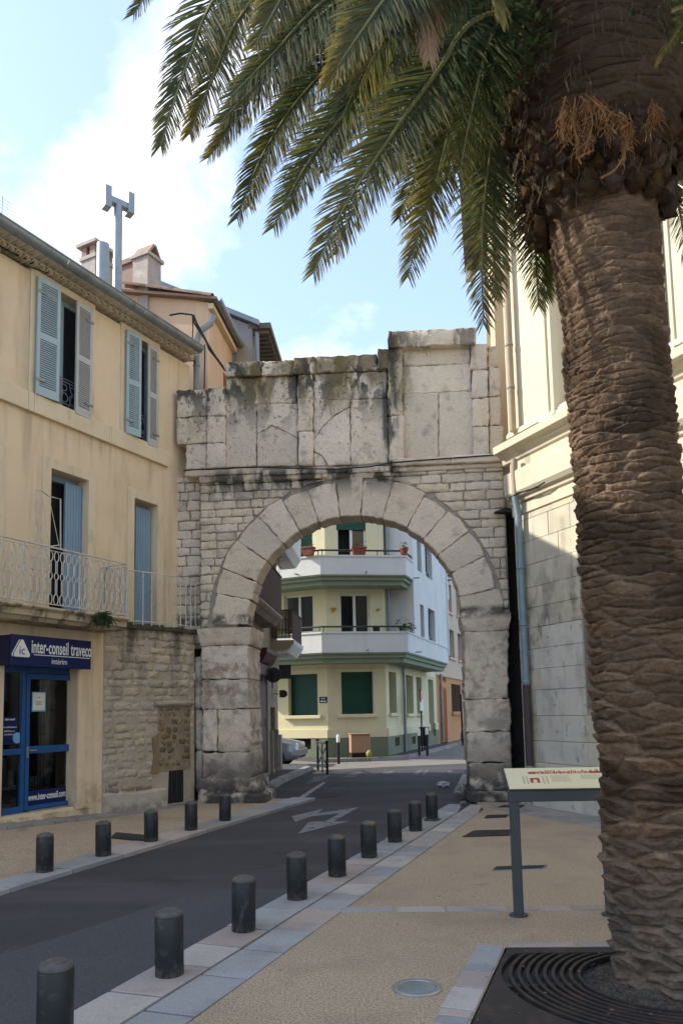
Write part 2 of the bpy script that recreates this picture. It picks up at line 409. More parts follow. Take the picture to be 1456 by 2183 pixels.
MT['greyblind'] = mat('grey_curtain', (.13, .15, .18), (.11, .13, .15), rough=.9, bump=.1)
MT['stalk'] = mat('dry_flower_stalk', (.24, .115, .035), (.16, .075, .025), scale=12, bump=0, rough=.8)
MT['cable'] = mat('black_cable', (.02, .02, .02), rough=.6, bump=0)
MT['bollard'] = mat('anthracite_cast_iron', (.018, .021, .022), (.013, .016, .017), scale=4, rough=.5, bump=.12, bscale=50, bdist=.004, spec=.4, stains=[dict(col=(.09, .095, .09), scale=9, lo=.58, hi=.7, amt=.35), dict(col=(.14, .12, .10), scale=30, lo=.42, hi=.6, z=(.09, .01), amt=.7), dict(col=(.07, .072, .07), scale=22, st=(1, 1, .4), lo=.62, hi=.66, amt=.6)])
MT['bollardcap'] = mat('worn_bollard_cap', (.10, .095, .088), (.06, .058, .055), scale=14, rough=.65, bump=.3, stains=[dict(col=(.20, .15, .05), scale=9, lo=.57, hi=.66, amt=.6)])
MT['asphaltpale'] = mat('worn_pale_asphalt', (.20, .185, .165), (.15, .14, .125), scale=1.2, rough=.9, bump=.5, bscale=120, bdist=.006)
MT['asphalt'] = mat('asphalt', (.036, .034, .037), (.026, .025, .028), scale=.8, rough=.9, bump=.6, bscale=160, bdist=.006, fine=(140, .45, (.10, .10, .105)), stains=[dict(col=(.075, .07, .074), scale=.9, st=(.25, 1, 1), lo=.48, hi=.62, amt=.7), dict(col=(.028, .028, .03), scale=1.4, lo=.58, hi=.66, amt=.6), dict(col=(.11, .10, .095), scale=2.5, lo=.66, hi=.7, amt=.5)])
MT['asphaltnew'] = mat('asphalt_patch', (.052, .053, .058), (.044, .045, .050), scale=1.5, rough=.9, bump=.6, bscale=160, bdist=.006, fine=(140, .45, (.13, .13, .14)))
MT['resin'] = mat('bound_gravel', (.53, .42, .30), (.46, .365, .26), scale=1.1, rough=.9, bump=.8, bscale=80, bdist=.012, fine=(75, .85, (.21, .155, .105)), stains=[dict(col=(.22, .175, .125), scale=.9, lo=.5, hi=.68, amt=.55), dict(col=(.62, .53, .40), scale=85, lo=.60, hi=.66, amt=.8), dict(col=(.12, .10, .08), scale=1.9, lo=.64, hi=.70, amt=.4)])
MT['flag'] = mat('pale_paving_stone', (.39, .365, .335), (.33, .31, .29), scale=2.2, rough=.8, bump=.35, bscale=60, bdist=.005, rnd=.26, fine=(90, .25), stains=[dict(col=(.22, .20, .19), scale=2.2, lo=.53, hi=.68, amt=.5), dict(col=(.07, .065, .06), scale=26, lo=.68, hi=.72, amt=.6)])
for _k, (_a, _b) in dict(flagblue=((.31, .32, .325), (.265, .275, .28)), flagpink=((.40, .345, .315), (.345, .30, .275))).items():
    MT[_k] = mat('paving_stone_' + _k[4:], _a, _b, scale=2.2, rough=.8, bump=.35, bscale=60, bdist=.005, rnd=.16, fine=(90, .25), stains=[dict(col=(.20, .19, .185), scale=2.2, lo=.53, hi=.68, amt=.5), dict(col=(.07, .065, .06), scale=26, lo=.68, hi=.72, amt=.6)])
MT['joint'] = mat('paving_joint', (.07, .065, .06), (.05, .048, .045), scale=6, bump=.5)
MT['paint'] = mat('worn_road_paint', (.22, .22, .22), (.17, .17, .17), scale=3, rough=.85, bump=.5, bscale=160, bdist=.005, stains=[dict(col=(.06, .058, .062), scale=9, lo=.53, hi=.62, amt=.8), dict(col=(.06, .058, .062), scale=70, lo=.56, hi=.63, amt=.7)])
MT['paintold'] = mat('faded_road_paint', (.15, .148, .15), (.11, .11, .112), scale=3, rough=.85, bump=.5, bscale=160, bdist=.005, stains=[dict(col=(.06, .058, .062), scale=7, lo=.46, hi=.58, amt=.9)])
MT['iron'] = mat('rusty_dark_iron', (.035, .029, .026), (.025, .022, .02), scale=9, rough=.7, bump=.5, bscale=90, bdist=.004, stains=[dict(col=(.075, .05, .035), scale=6, lo=.52, hi=.65, amt=.6)])
MT['soil'] = mat('dry_soil', (.055, .045, .036), (.035, .029, .024), scale=20, bump=1, bscale=60, bdist=.02, fine=(110, .8, (.16, .14, .11)))
MT['panelmetal'] = mat('grey_painted_steel', (.055, .064, .068), (.048, .057, .06), scale=4, rough=.5, bump=.05, spec=.4)
MT['panelface'] = mat('cream_print', (.70, .63, .41), (.66, .59, .38), scale=3, rough=.35, bump=0)
MT['redprint'] = mat('red_print', (.36, .05, .04), rough=.4, bump=0)
MT['palered'] = mat('pale_print', (.50, .42, .30), rough=.4, bump=0)
MT['steel'] = mat('brushed_steel', (.42, .44, .45), (.35, .37, .38), scale=8, rough=.35, metal=.8, bump=.05)
MT['frost'] = mat('frosted_glass', (.17, .21, .21), (.12, .15, .15), scale=8, rough=.2, bump=0, spec=.6)
hall_st = [dict(col=(.33, .30, .24), scale=1.8, st=(1, 1, .15), lo=.52, hi=.68, z=(6.6, 5.9), amt=.4),
           dict(col=(.10, .095, .085), scale=4.5, st=(1, 1, .5), lo=.47, hi=.6, z=(1.9, 2.5, 3.3, 4.4), amt=.75),
           dict(col=(.12, .11, .10), scale=2.3, lo=.5, hi=.66, z=(4.0, 3.0, ), amt=.45),
           dict(col=(.10, .10, .09), scale=2.6, lo=.46, hi=.6, z=(.7, .1), amt=.5),
           dict(col=(.23, .20, .16), scale=3.0, st=(1, 1, .08), lo=.56, hi=.64, z=(3.8, 4.9, 6.0, 6.5), amt=.55)]
MT['hall'] = mat('hall_cream_stone', (.58, .525, .39), (.53, .48, .355), scale=.8, bump=.15, bscale=30, bdist=.006, stains=hall_st)
MT['hallblock'] = mat('hall_ashlar', (.55, .50, .375), (.47, .43, .33), scale=2.5, bump=.3, bscale=22, bdist=.012, rnd=.10, stains=hall_st)
MT['hallpale'] = mat('hall_limewash', (.58, .55, .47), (.50, .475, .41), scale=2, bump=.3, bscale=18, stains=[dict(col=(.30, .29, .26), scale=3, st=(1, 1, .6), lo=.5, hi=.65, amt=.5), dict(col=(.10, .10, .09), scale=7, lo=.6, hi=.68, amt=.5)])
MT['pipeblue'] = mat('blue_grey_pipe', (.20, .27, .31), (.16, .22, .26), scale=6, rough=.5, bump=.05, metal=.2, stains=[dict(col=(.4, .45, .45), scale=12, lo=.6, hi=.66, amt=.4)])
MT['piperust'] = mat('rusted_pipe', (.36, .27, .17), (.26, .21, .16), scale=4, rough=.6, bump=.1)
MT['tan'] = mat('tan_plaster', (.50, .38, .26), (.45, .34, .23), scale=1, bump=.2)
MT['eave'] = mat('weathered_eave_wood', (.16, .135, .115), (.12, .10, .085), scale=6, bump=.3)
MT['lemon'] = mat('lemon_plaster', (.68, .63, .41), (.64, .585, .38), scale=.7, bump=.12, bscale=30, bdist=.006, stains=[dict(col=(.45, .42, .27), scale=1.3, st=(1, 1, .3), lo=.53, hi=.7, amt=.35)])
MT['greenplinth'] = mat('green_grey_plinth', (.20, .225, .15), (.17, .19, .13), scale=1.5, bump=.15)
MT['whitewall'] = mat('white_render', (.66, .68, .66), (.60, .62, .61), scale=1, bump=.1, stains=[dict(col=(.42, .43, .42), scale=2, st=(1, 1, .2), lo=.54, hi=.7, amt=.35)])
MT['slabgreen'] = mat('green_slab_edge', (.24, .29, .20), (.21, .26, .18), scale=2, bump=.1)
MT['greenshutter'] = mat('dark_green_roller', (.012, .070, .045), (.010, .06, .04), scale=3, rough=.5, bump=.05)
MT['railgreen'] = mat('dark_green_rail', (.015, .045, .04), rough=.4, bump=0)
MT['terracotta'] = mat('terracotta', (.25, .085, .055), (.20, .07, .045), scale=9, bump=.1)
MT['gold'] = mat('golden_clay', (.42, .25, .06), (.36, .21, .05), bump=.2)
MT['cabinet'] = mat('salmon_cabinet', (.38, .225, .145), (.34, .20, .13), scale=3, rough=.6, bump=.05)
MT['yellowbag'] = mat('yellow_plastic', (.30, .27, .05), rough=.4, bump=0)
MT['beige'] = mat('beige_pink_plaster', (.56, .44, .34), (.52, .41, .31), scale=.8, bump=.15)
MT['orange'] = mat('orange_plaster', (.52, .27, .12), (.47, .24, .11), scale=.8, bump=.15)
MT['brown'] = mat('brown_bars', (.10, .06, .04), rough=.6, bump=0)
MT['maroon'] = mat('maroon_paint', (.075, .016, .018), (.06, .014, .015), rough=.45, bump=0)
MT['drabwall'] = mat('drab_plaster', (.33, .28, .21), (.27, .23, .17), scale=1.5, bump=.4, stains=[dict(col=(.10, .09, .08), scale=2, st=(1, 1, .3), lo=.5, hi=.65, amt=.6)])
MT['reed'] = mat('reed_screen', (.085, .05, .035), (.06, .036, .026), scale=30, stretch=(1, 1, .05), bump=.8, bscale=60)
MT['blackmetal'] = mat('black_paint_metal', (.014, .015, .016), rough=.45, bump=0)
MT['carpaint'] = mat('silver_car_paint', (.30, .33, .36), rough=.28, metal=.55, bump=0, spec=.5)
MT['rubber'] = mat('tyre_rubber', (.015, .015, .015), rough=.8, bump=0)
MT['signback'] = mat('dark_sign_back', (.03, .032, .036), rough=.6, bump=0)
MT['plant'] = mat('house_plant_leaf', (.05, .10, .03), (.035, .07, .02), scale=9, rough=.6, bump=0, rnd=.2, transl=.25)
MT['concrete'] = mat('street_concrete', (.30, .285, .255), (.24, .23, .21), scale=2, bump=.4, bscale=60, bdist=.005, rnd=.08, stains=[dict(col=(.1, .095, .09), scale=2.5, lo=.5, hi=.65, amt=.5)])
MT['plastic'] = mat('pale_plastic_bag', (.5, .52, .54), (.42, .45, .48), scale=12, rough=.4, bump=.3)

# ================================================================== SETTING: ground, road, pavements
from mathutils.geometry import tessellate_polygon
KD = Vector((.344, .939, 0)).normalized(); KP = Vector((KD.y, -KD.x, 0))   # along the kerb, to its right
def ks(t, s, z=0.0): return KD * t + KP * s + Vector((0, 0, z))
ROADZ = -0.035
struct(M().sheet([(-900, -300, -.12), (900, -300, -.12), (900, 1500, -.12), (-900, 1500, -.12)]).build('ground', MT['concrete']))
struct(M().sheet([(-40, -12, ROADZ), (40, -12, ROADZ), (40, 75, ROADZ), (-40, 75, ROADZ)]).build('road', MT['asphalt']))
cr0 = [gnd(600, 1652), gnd(700, 1649), gnd(1000, 1628), gnd(1150, 1612)]
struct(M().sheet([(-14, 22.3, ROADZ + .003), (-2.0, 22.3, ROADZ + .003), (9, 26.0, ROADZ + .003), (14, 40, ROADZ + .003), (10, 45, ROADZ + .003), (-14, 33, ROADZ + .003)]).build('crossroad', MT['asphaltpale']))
# new asphalt strip beside the right kerb
pp = [gnd(*q, ROADZ + .004) for q in [(640, 1893), (480, 1896), (360, 1920), (150, 1990), (0, 2035), (-300, 2135)]]
pp += [ks(-3, -3.0, ROADZ + .004), ks(7.9, -3.0, ROADZ + .004)]
struct(M().add(pp, tessellate_polygon([pp])).build('road_patch', MT['asphaltnew']))

def sheet_with_holes(loops):
    """loops of Vectors, first outer; returns triangles"""
    flat = [p for l in loops for p in l]
    return flat, tessellate_polygon(loops)
GR = [Vector((1.09, 5.53, 0)), Vector((3.05, 5.43, 0)), Vector((3.05, 3.3, 0)), Vector((.30, 3.3, 0))]      # tree pit
outer = [ks(-6, -2.30), ks(12.9, -2.30), ks(13.55, -2.52), Vector((2.35, 13.95, 0)), Vector((3.25, 13.75, 0)), Vector((3.42, 13.2, 0)), Vector((9.5, -.9, 0)), Vector((9.5, -8, 0))]
fv, ft = sheet_with_holes([outer, GR])
struct(M().add(fv, [t for t in ft]).build('pavement', MT['resin']))
pav = bpy.data.objects['pavement']
struct(M().prism([ks(-6, -3.01), ks(13.45, -3.01), ks(13.7, -2.8), ks(13.62, -2.29), ks(-6, -2.29)], -.11, -.012).build('kerb_bed', MT['joint']))
kb = bpy.data.objects['kerb_bed']
rs = random.Random(3)
def paver(p4, z0, z1, parent, material='flag', name='paving_stone', gap=.013):
    if material == 'flag': material = rs.choice(['flag', 'flagblue', 'flagblue', 'flagpink'])
    c = sum((Vector(p) for p in p4), Vector()) / 4
    q = []
    for p in p4:
        v = Vector(p) - c; q.append(c + v * (1 - gap / max(v.length, .05)))
    t = [rs.uniform(-.003, .003) for _ in range(4)]
    ins = [c + (p - c) * (1 - .006 / (p - c).length) for p in q]
    m = M(); vs = [(p.x, p.y, z0) for p in q] + [(p.x, p.y, z1 - .004 + t[i]) for i, p in enumerate(q)] + [(p.x, p.y, z1 + t[i]) for i, p in enumerate(ins)]
    fs = [(0, 1, 2, 3)]
    for i in range(4):
        j = (i + 1) % 4; fs += [(i, j, 4 + j, 4 + i), (4 + i, 4 + j, 8 + j, 8 + i)]
    fs.append((8, 9, 10, 11)); m.add(vs, fs)
    return m.build(name, MT[material], parent)
for (sa, sb, off) in ((-3.02, -2.64, 0), (-2.63, -2.30, .17)):
    t = 1.5 + off
    while t < 13.5:
        L = rs.choice([.30, .38, .45, .55, .62]); t2 = min(t + L, 13.5)
        bend = lambda tt: -.16 * max(0, tt - 12.6)
        paver([ks(t, sa, 0), ks(t2, sa, 0), ks(t2, sb + bend(t2), 0), ks(t, sb + bend(t), 0)], -.09, .006, kb)
        t = t2
# stone strip across the pavement, and round the tree pit
x = -.10
while x < 4.6:
    L = rs.choice([.26, .34, .42, .5]); a = lambda xx: 6.565 - .046 * xx
    paver([(x, a(x) - .015, 0), (x + L, a(x + L) - .015, 0), (x + L, a(x + L) + .145, 0), (x, a(x) + .145, 0)], -.06, .005, pav); x += L
d = (GR[3] - GR[0]).normalized(); nrm = Vector((-d.y, d.x, 0)); nrm = nrm if nrm.x < 0 else -nrm
t = -.02
while t < 2.3:
    L = rs.choice([.10, .13, .24, .30, .36]); 
    paver([GR[0] + d * t, GR[0] + d * (t + L), GR[0] + d * (t + L) + nrm * .20, GR[0] + d * t + nrm * .20], -.06, .006, pav); t += L
t = 0.0; e = (GR[1] - GR[0]).normalized(); f_ = Vector((-e.y, e.x, 0))
while t < 2.0:
    L = rs.choice([.42, .5, .58])
    paver([GR[0] + e * t, GR[0] + e * (t + L), GR[0] + e * (t + L) + f_ * .10, GR[0] + e * t + f_ * .10], -.06, .006, pav); t += L
# flagstones along the hall
HO = gnd(1151, 1717); _a = ray(6, 1532); HF = Frame(HO, (_a.x, _a.y))
if HF.n.x > 0: HF.n = -HF.n
for r_, (da, db) in enumerate(((.02, .45), (.45, .92))):
    u = -9 + r_ * .2
    while u < .25:
        L = rs.choice([.5, .65, .8]); ub = min(u + L, .3)
        paver([HF.w(u, da, 0), HF.w(ub, da, 0), HF.w(ub, db, 0), HF.w(u, db, 0)], -.06, .005, pav, 'concrete', 'flagstone'); u += L
# left pavement
LO = CAM + ray(355, 1500) * 14.6; _a = ray(1600, 1495); LF = Frame(LO, (_a.x, _a.y))
if LF.n.x < 0: LF.n = -LF.n
def lbase(u): return min(.5, max(0.0, (-1.55 - u) * .058))
m = M()
N_ = 24; rows = []
for i in range(N_ + 1):
    f = i / N_; u = -13 + 13.35 * f
    W_ = LF.w(u, -.06, 0); 
    tt = W_.dot(KD); tt = -4 + (14.05 + 4) * f
    K = ks(tt, -5.75)
    wz = lbase(u) + .004
    rows.append([K + Vector((0, 0, -.12)), K, K.lerp(W_, .25) + Vector((0, 0, wz * .1)), Vector((W_.x, W_.y, wz))])
for r in rows: m.v.extend(r)
for i in range(N_):
    for j in range(3): m.f.append((i * 4 + j, i * 4 + 4 + j, i * 4 + 5 + j, i * 4 + 1 + j))
lp = struct(m.build('left_pavement', MT['resin']))
t = 5.2
while t < 13.7:
    L = rs.choice([.7, .9, 1.05]); t2 = min(t + L, 14.0)
    paver([ks(t, -5.70), ks(t2, -5.70), ks(t2, -6.18), ks(t, -6.18)], -.10, .012, lp, 'flag', 'kerb_stone'); t = t2
for k in range(16):
    u = -5.6 + k * .42
    paver([LF.w(u, .10, 0), LF.w(u + .42, .10, 0), LF.w(u + .42, .55, 0), LF.w(u, .55, 0)], -.05, lbase(u) * .85 + .022, lp, 'concrete', 'flagstone')
# gate threshold kerb to the left street, far pavements
kl = [gnd(556, 1698), gnd(600, 1668), gnd(640, 1650), gnd(662, 1641), gnd(655, 1634), gnd(600, 1634)]
fp = struct(M().prism([(p.x, p.y) for p in [kl[0], kl[1], kl[2], kl[3], kl[4], kl[5]]] + [(-3.2, 22.6), (-3.0, 15.2)], -.1, .085).build('street_pavement', MT['asphaltnew']))
for a, b in zip(kl[:4], kl[1:4]):
    n_ = max(1, int((b - a).length / .8)); dd = (b - a) / n_; nn = Vector((dd.y, -dd.x, 0)).normalized()
    for i in range(n_):
        p, q = a + dd * i, a + dd * (i + 1)
        paver([p + nn * .02, q + nn * .02, q - nn * .16, p - nn * .16], -.1, .10, fp, 'concrete', 'kerb_stone')
gl = [gnd(604, 1722, ROADZ + .005), gnd(650, 1691, ROADZ + .005), gnd(691, 1666, ROADZ + .005), gnd(694, 1669, ROADZ + .005), gnd(656, 1696, ROADZ + .005), gnd(612, 1721, ROADZ + .005)]
struct(M().sheet(gl).build('gutter_line', MT['concrete']))
# tar seams and an old trench patch in the road
def seam(pts, wd, name='tar_seam'):
    P = [gnd(*q, ROADZ + .0045) for q in pts]; m = M()
    for a, b in zip(P, P[1:]):
        d_ = (b - a).normalized(); n_ = Vector((-d_.y, d_.x, 0)) * wd
        m.sheet([a - n_, b - n_, b + n_, a + n_])
    struct(m.build(name, MT['blackgap']))
seam([(660, 1690), (735, 1668), (800, 1662), (870, 1668), (975, 1662)], .012)
seam([(770, 1700), (860, 1690), (880, 1678), (960, 1676)], .010)
seam([(725, 1655), (738, 1668), (742, 1690), (730, 1712)], .010)
tp = [gnd(*q, ROADZ + .0035) for q in [(655, 1702), (720, 1700), (745, 1688), (690, 1690)]]
struct(M().sheet(tp).build('road_patch', MT['blackgap']))
# painted road arrow
AP = [(247, 545), (452, 498), (420, 525), (682, 487), (520, 580), (620, 578), (290, 660), (360, 582), (470, 578), (560, 527), (375, 547), (272, 584)]
AP = [gnd(540 + x / 3.033, 1560 + y / 3.033, ROADZ + .006) for x, y in AP]
tag(M().add(AP, tessellate_polygon([AP])).build('road_arrow', MT['paint']), 'worn white two-way arrow painted on the dark asphalt before the gate', 'road marking')
cw = struct(M().sheet([gnd(*q, ROADZ + .005) for q in [(730, 1658), (748, 1648), (772, 1646), (756, 1656)]]).build('crosswalk', MT['paintold']))
for q in ([(650, 1672), (668, 1657), (704, 1652), (690, 1664)], [(812, 1650), (820, 1644), (840, 1643), (832, 1650)], [(878, 1652), (892, 1642), (902, 1641), (890, 1652)], [(897, 1652), (908, 1641), (914, 1641), (905, 1652)], [(955, 1650), (955, 1642), (988, 1641), (992, 1650)]):
    M().sheet([gnd(*p, ROADZ + .005) for p in q]).build('stripe', MT['paintold'], cw)
# right gutter stones by the gate pier
gr = [(985, 1650), (1000, 1650), (992, 1690), (965, 1688)]
g4 = [gnd(*q, 0) for q in gr]
gut = struct(M().prism([(p.x, p.y) for p in g4], -.1, -.02).build('gutter', MT['concrete']))
for k in range(5):
    a, b = k / 5, (k + 1) / 5
    paver([g4[0].lerp(g4[3], a), g4[0].lerp(g4[3], b), g4[1].lerp(g4[2], b), g4[1].lerp(g4[2], a)], -.06, -.008, gut, 'concrete', 'gutter_stone')

# ================================================================== BOLLARDS
def bollard(label, group, loc, flange=False):
    b = thing('bollard', label, 'bollard', loc, group)
    m = M(); r = .091
    m.lathe([(r * .97, -.03), (r * .97, 0), (r, .004), (r, .352), (r * .965, .360)], n=28)
    o = m.build('post', MT['bollard'], None, smooth=35); o.parent = b
    m = M(); m.lathe([(r * .93, .3605), (r * .965, .366), (r * .96, .378), (r * .90, .389), (r * .62, .397), (r * .60, .402), (r * .2, .406), (.002, .407)], n=28)
    o = m.build('cap', MT['bollardcap'], None, smooth=50); o.parent = b
    if flange:
        m = M(); m.lathe([(r * 1.42, -.01), (r * 1.42, .018), (r * 1.02, .03), (r * 1.005, .0301)], n=28); o = m.build('base_flange', MT['bollard'], None, smooth=35); o.parent = b
    return b
def copy_thing(src, loc, label, rotz=0):
    c = src.copy(); COL.objects.link(c); c.location = loc; c.rotation_euler = (rs.uniform(-.014, .014), rs.uniform(-.014, .014), rotz); c['label'] = label
    for ch in src.children:
        k = ch.copy(); COL.objects.link(k); k.parent = c
        for g in ch.children:
            k2 = g.copy(); COL.objects.link(k2); k2.parent = k
    return c
gR, gL = 'bollards along the right kerb', 'bollards along the left kerb'
RB = [None] + [gnd(*q) for q in [(362, 2079), (520, 1984.5), (634, 1917.5), (719, 1868), (787, 1828.5), (842, 1795.5), (886, 1771.5), (921, 1749)]]
RB[0] = RB[1] * 2 - RB[2]
RB[0] = RB[1] - (RB[2] - RB[1]) * 1.03
rl = ['nearest dark metal bollard, cut by the bottom edge of the view', 'second nearest dark bollard on the right kerb paving', 'third bollard from the camera in the right kerb row',
      'fourth bollard from the camera in the right kerb row', 'middle bollard of the nine in the right kerb row', 'fourth bollard from the gate in the right kerb row', 'third bollard from the gate in the right kerb row',
      'second bollard from the gate in the right kerb row', 'bollard with a flanged foot, nearest the gate on the right kerb']
ll = ['leftmost bollard of the left kerb row, before the blue shopfront', 'left kerb bollard standing left of the dark drain cover', 'left kerb bollard standing right of the dark drain cover', 'left kerb bollard before the brown niche of the rubble wall', 'left kerb bollard nearest the gate, before its left pier']
b0 = bollard(rl[0], gR, (RB[0].x, RB[0].y, .006))
for i in range(1, 8): copy_thing(b0, (RB[i].x, RB[i].y, .006), rl[i], i * 1.3)
bollard(rl[8], gR, (RB[8].x, RB[8].y, .006), True)
for i, q in enumerate([(96, 1860), (221, 1826), (323, 1795), (408, 1771), (480, 1750.5)]):
    p = gnd(*q); c = copy_thing(b0, (p.x, p.y, .012), ll[i], i * 2.1); c['group'] = gL

# ================================================================== COVERS, LIGHT IN THE GROUND, LITTER
def cover(label, pts, z=.006, frame=False):
    ps = [gnd(*q, 0) for q in pts]
    t_ = thing('drain_cover', label, 'drain cover', (ps[0].x, ps[0].y, z), 'drain covers in the paving')
    c = sum(ps, Vector()) / 4
    m = M(); ins = [c + (p - c) * .95 for p in ps]
    m.prism([(p.x, p.y) for p in ins], z - .03, z + .004); m.build('lid', MT['iron'], t_)
    m = M()
    for i in range(4):
        j = (i + 1) % 4; m.prism([(p.x, p.y) for p in (ps[i], ps[j], c + (ps[j] - c) * .955, c + (ps[i] - c) * .955)], z - .03, z + .007)
    m.build('frame', MT['steel' if frame else 'iron'], t_)
    m = M()
    for i in range(1, 9):
        a = ins[0].lerp(ins[1], i / 9); b = ins[3].lerp(ins[2], i / 9); dd = (b - a).normalized() * .0
        e_ = (ins[1] - ins[0]).normalized() * .006
        m.prism([(p.x, p.y) for p in (a.lerp(b, .06) - e_, a.lerp(b, .06) + e_, a.lerp(b, .94) + e_, a.lerp(b, .94) - e_)], z + .0041, z + .0075)
    m.build('tread_ribs', MT['iron'], t_)
cover('dark drain cover left of the info board, halfway to the gate', [(986, 1785), (1085, 1782), (1096, 1770), (1010, 1772)])
cover('smaller drain cover near the right gate pier', [(1032, 1745), (1078, 1743), (1084, 1738), (1038, 1739)])
cover('drain cover in a pale steel frame behind the info board leg', [(1048, 1858), (1157, 1854), (1166, 1846), (1056, 1849)], frame=True)
cover('round-worn drain cover at the foot of the hall wall', [(1062, 1722), (1112, 1722), (1118, 1718), (1072, 1718)], z=.009)
cover('dark drain cover on the left pavement between two bollards', [(236, 1790), (308, 1795), (322, 1785), (248, 1778)], z=.02)
gl_ = gnd(889, 2107)
t_ = thing('ground_light', 'round steel spotlight with frosted glass set into the gravel pavement', 'ground light', (gl_.x, gl_.y, 0))
M().lathe([(.148, -.05), (.148, .006), (.142, .009), (.118, .009), (.114, .005)], gl_ + Vector((0, 0, 0)), n=40).build('steel_rim', MT['steel'], t_, smooth=30)
M().lathe([(.112, .002), (.112, .0075), (.08, .0095), (.001, .010)], gl_, n=40).build('glass_disc', MT['frost'], t_, smooth=40)
p = gnd(945, 1678, ROADZ)
m = M(); rr = random.Random(5)
n1, n2 = 7, 12
for i in range(n1 + 1):
    for j in range(n2):
        a = math.pi * i / n1; b = 2 * math.pi * j / n2; q = 1 + rr.uniform(-.22, .2)
        m.v.append(p + Vector((.16 * math.sin(a) * math.cos(b) * q, .10 * math.sin(a) * math.sin(b) * q, max(0, .06 + .065 * math.cos(a) * q))))
for i in range(n1):
    for j in range(n2): m.f.append((i * n2 + j, i * n2 + (j + 1) % n2, (i + 1) * n2 + (j + 1) % n2, (i + 1) * n2 + j))
tag(m.build('plastic_bag', MT['plastic']), 'crumpled pale plastic bag on the road by the right gate pier', 'litter')
p = gnd(987, 1716, 0); ax = Vector((.9, .5, 0)).normalized()
tag(M().lathe([(.02, -.055), (.031, -.048), (.032, .045), (.026, .055), (.024, .054)], p + Vector((0, 0, .033)), n=16, axis=ax).build('drink_can', MT['steel'], smooth=35), 'small silver drink can lying at the foot of the right gate pier', 'litter')
# dead leaves and grit: nobody could count them
m = M(); rr = random.Random(11)
for k in range(260):
    z_ = .007
    if k < 90: q = GR[0].lerp(GR[3], rr.random()) + Vector((rr.uniform(-.1, 1.6), rr.uniform(-.4, .3), 0)); z_ = .012
    elif k < 150: q = ks(rr.uniform(4, 13), rr.uniform(-2.4, -.5))
    elif k < 200: q = ks(rr.uniform(5, 13), -3.05 - abs(rr.gauss(0, .12))); z_ = ROADZ + .004
    else: q = LF.w(rr.uniform(-4, .2), .15 + abs(rr.gauss(0, .25)), 0); z_ = .16
    if k >= 200: z_ = lbase((q - LF.o).dot(LF.u)) + .03
    a = rr.uniform(0, 6.28); l = rr.uniform(.006, .017); A = Vector((math.cos(a), math.sin(a), 0)) * l; B = Vector((-A.y, A.x, 0)) * .5
    m.add([q + A + Vector((0, 0, z_)), q + B + Vector((0, 0, z_ + .006)), q - A + Vector((0, 0, z_ + .002)), q - B + Vector((0, 0, z_ + .001))], [(0, 1, 2, 3)])
o = m.build('fallen_leaf_litter', MT['ochrepatch']); o['kind'] = 'stuff'; o['label'] = 'scattered dry leaf scraps and grit on the pavements'; o['category'] = 'leaf litter'

# ================================================================== THE ROMAN GATE
_pl, _pr = dep(425, 1500, 14.7), dep(1085, 1500, 14.1)
AF = Frame((_pl.x, _pl.y), (_pr.x - _pl.x, _pr.y - _pl.y))
if AF.n.y > 0: AF.n = -AF.n
gate = thing('stone_gate', 'ancient pale stone archway standing across the street', 'stone gate', AF.w(2.5, 0, 0))
RG = random.Random(21)
def apx(x, y, d=0.0): return AF.px(x, y, d)
def stonepx(poly, d=0.0, d0=-.35, name='stone_block', mt='gate', parent=None, **kw):
    P = [apx(x, y, d) for x, y in poly]
    a = sum(P[i][0] * P[(i + 1) % len(P)][1] - P[(i + 1) % len(P)][0] * P[i][1] for i in range(len(P)))
    if a < 0: P = P[::-1]
    return stone(AF, P, d0, d, rnd=RG, **kw).build(name, MT[mt], parent or gate, smooth=28)
def R4(x0, y0, x1, y1, sl=-.045): # block with the slight slope of the courses in the picture
    s = sl * (x1 - x0) / 2
    return [(x0, y0 - s), (x1, y0 + s), (x1, y1 + s), (x0, y1 - s)]
# --- core of mortar and rubble behind the facing
def corepx(poly, d0, d1, name='core', mt='mortar'):
    P = [apx(x, y) for x, y in poly]
    return M().fprism(AF, P, d0, d1).build(name, MT[mt], gate)
corepx([(398, 998), (398, 948), (382, 940), (382, 838), (484, 834), (486, 782), (822, 762), (832, 748), (832, 716), (1008, 704), (1012, 740), (1058, 742), (1068, 975)], -.55, -.06)
cu, cz = apx(757, 1328)
u_l, u_r = apx(428, 1200)[0], apx(1082, 1200)[0]
z_t, z_s = apx(757, 985)[1], cz
r_in = (apx(985, 1328)[0] - apx(530, 1328)[0]) / 2; cu = (apx(985, 1328)[0] + apx(530, 1328)[0]) / 2
z_ap = apx(757, 1100)[1]; cz = z_ap - r_in
r_out = apx(757, 1021)[1] - cz
arc = [(cu + (r_in + .22) * math.cos(math.pi * k / 32), cz + (r_in + .22) * math.sin(math.pi * k / 32)) for k in range(33)]
z_imp = apx(480, 1340)[1]
poly = [(u_r, z_imp - .05), (u_r, z_t), (u_l, z_t), (u_l, z_imp - .05), (arc[-1][0], z_imp - .05)] + arc[::-1] + [(arc[0][0], z_imp - .05)]
M().fprism(AF, poly, -.55, -.035).build('core', MT['mortar'], gate)
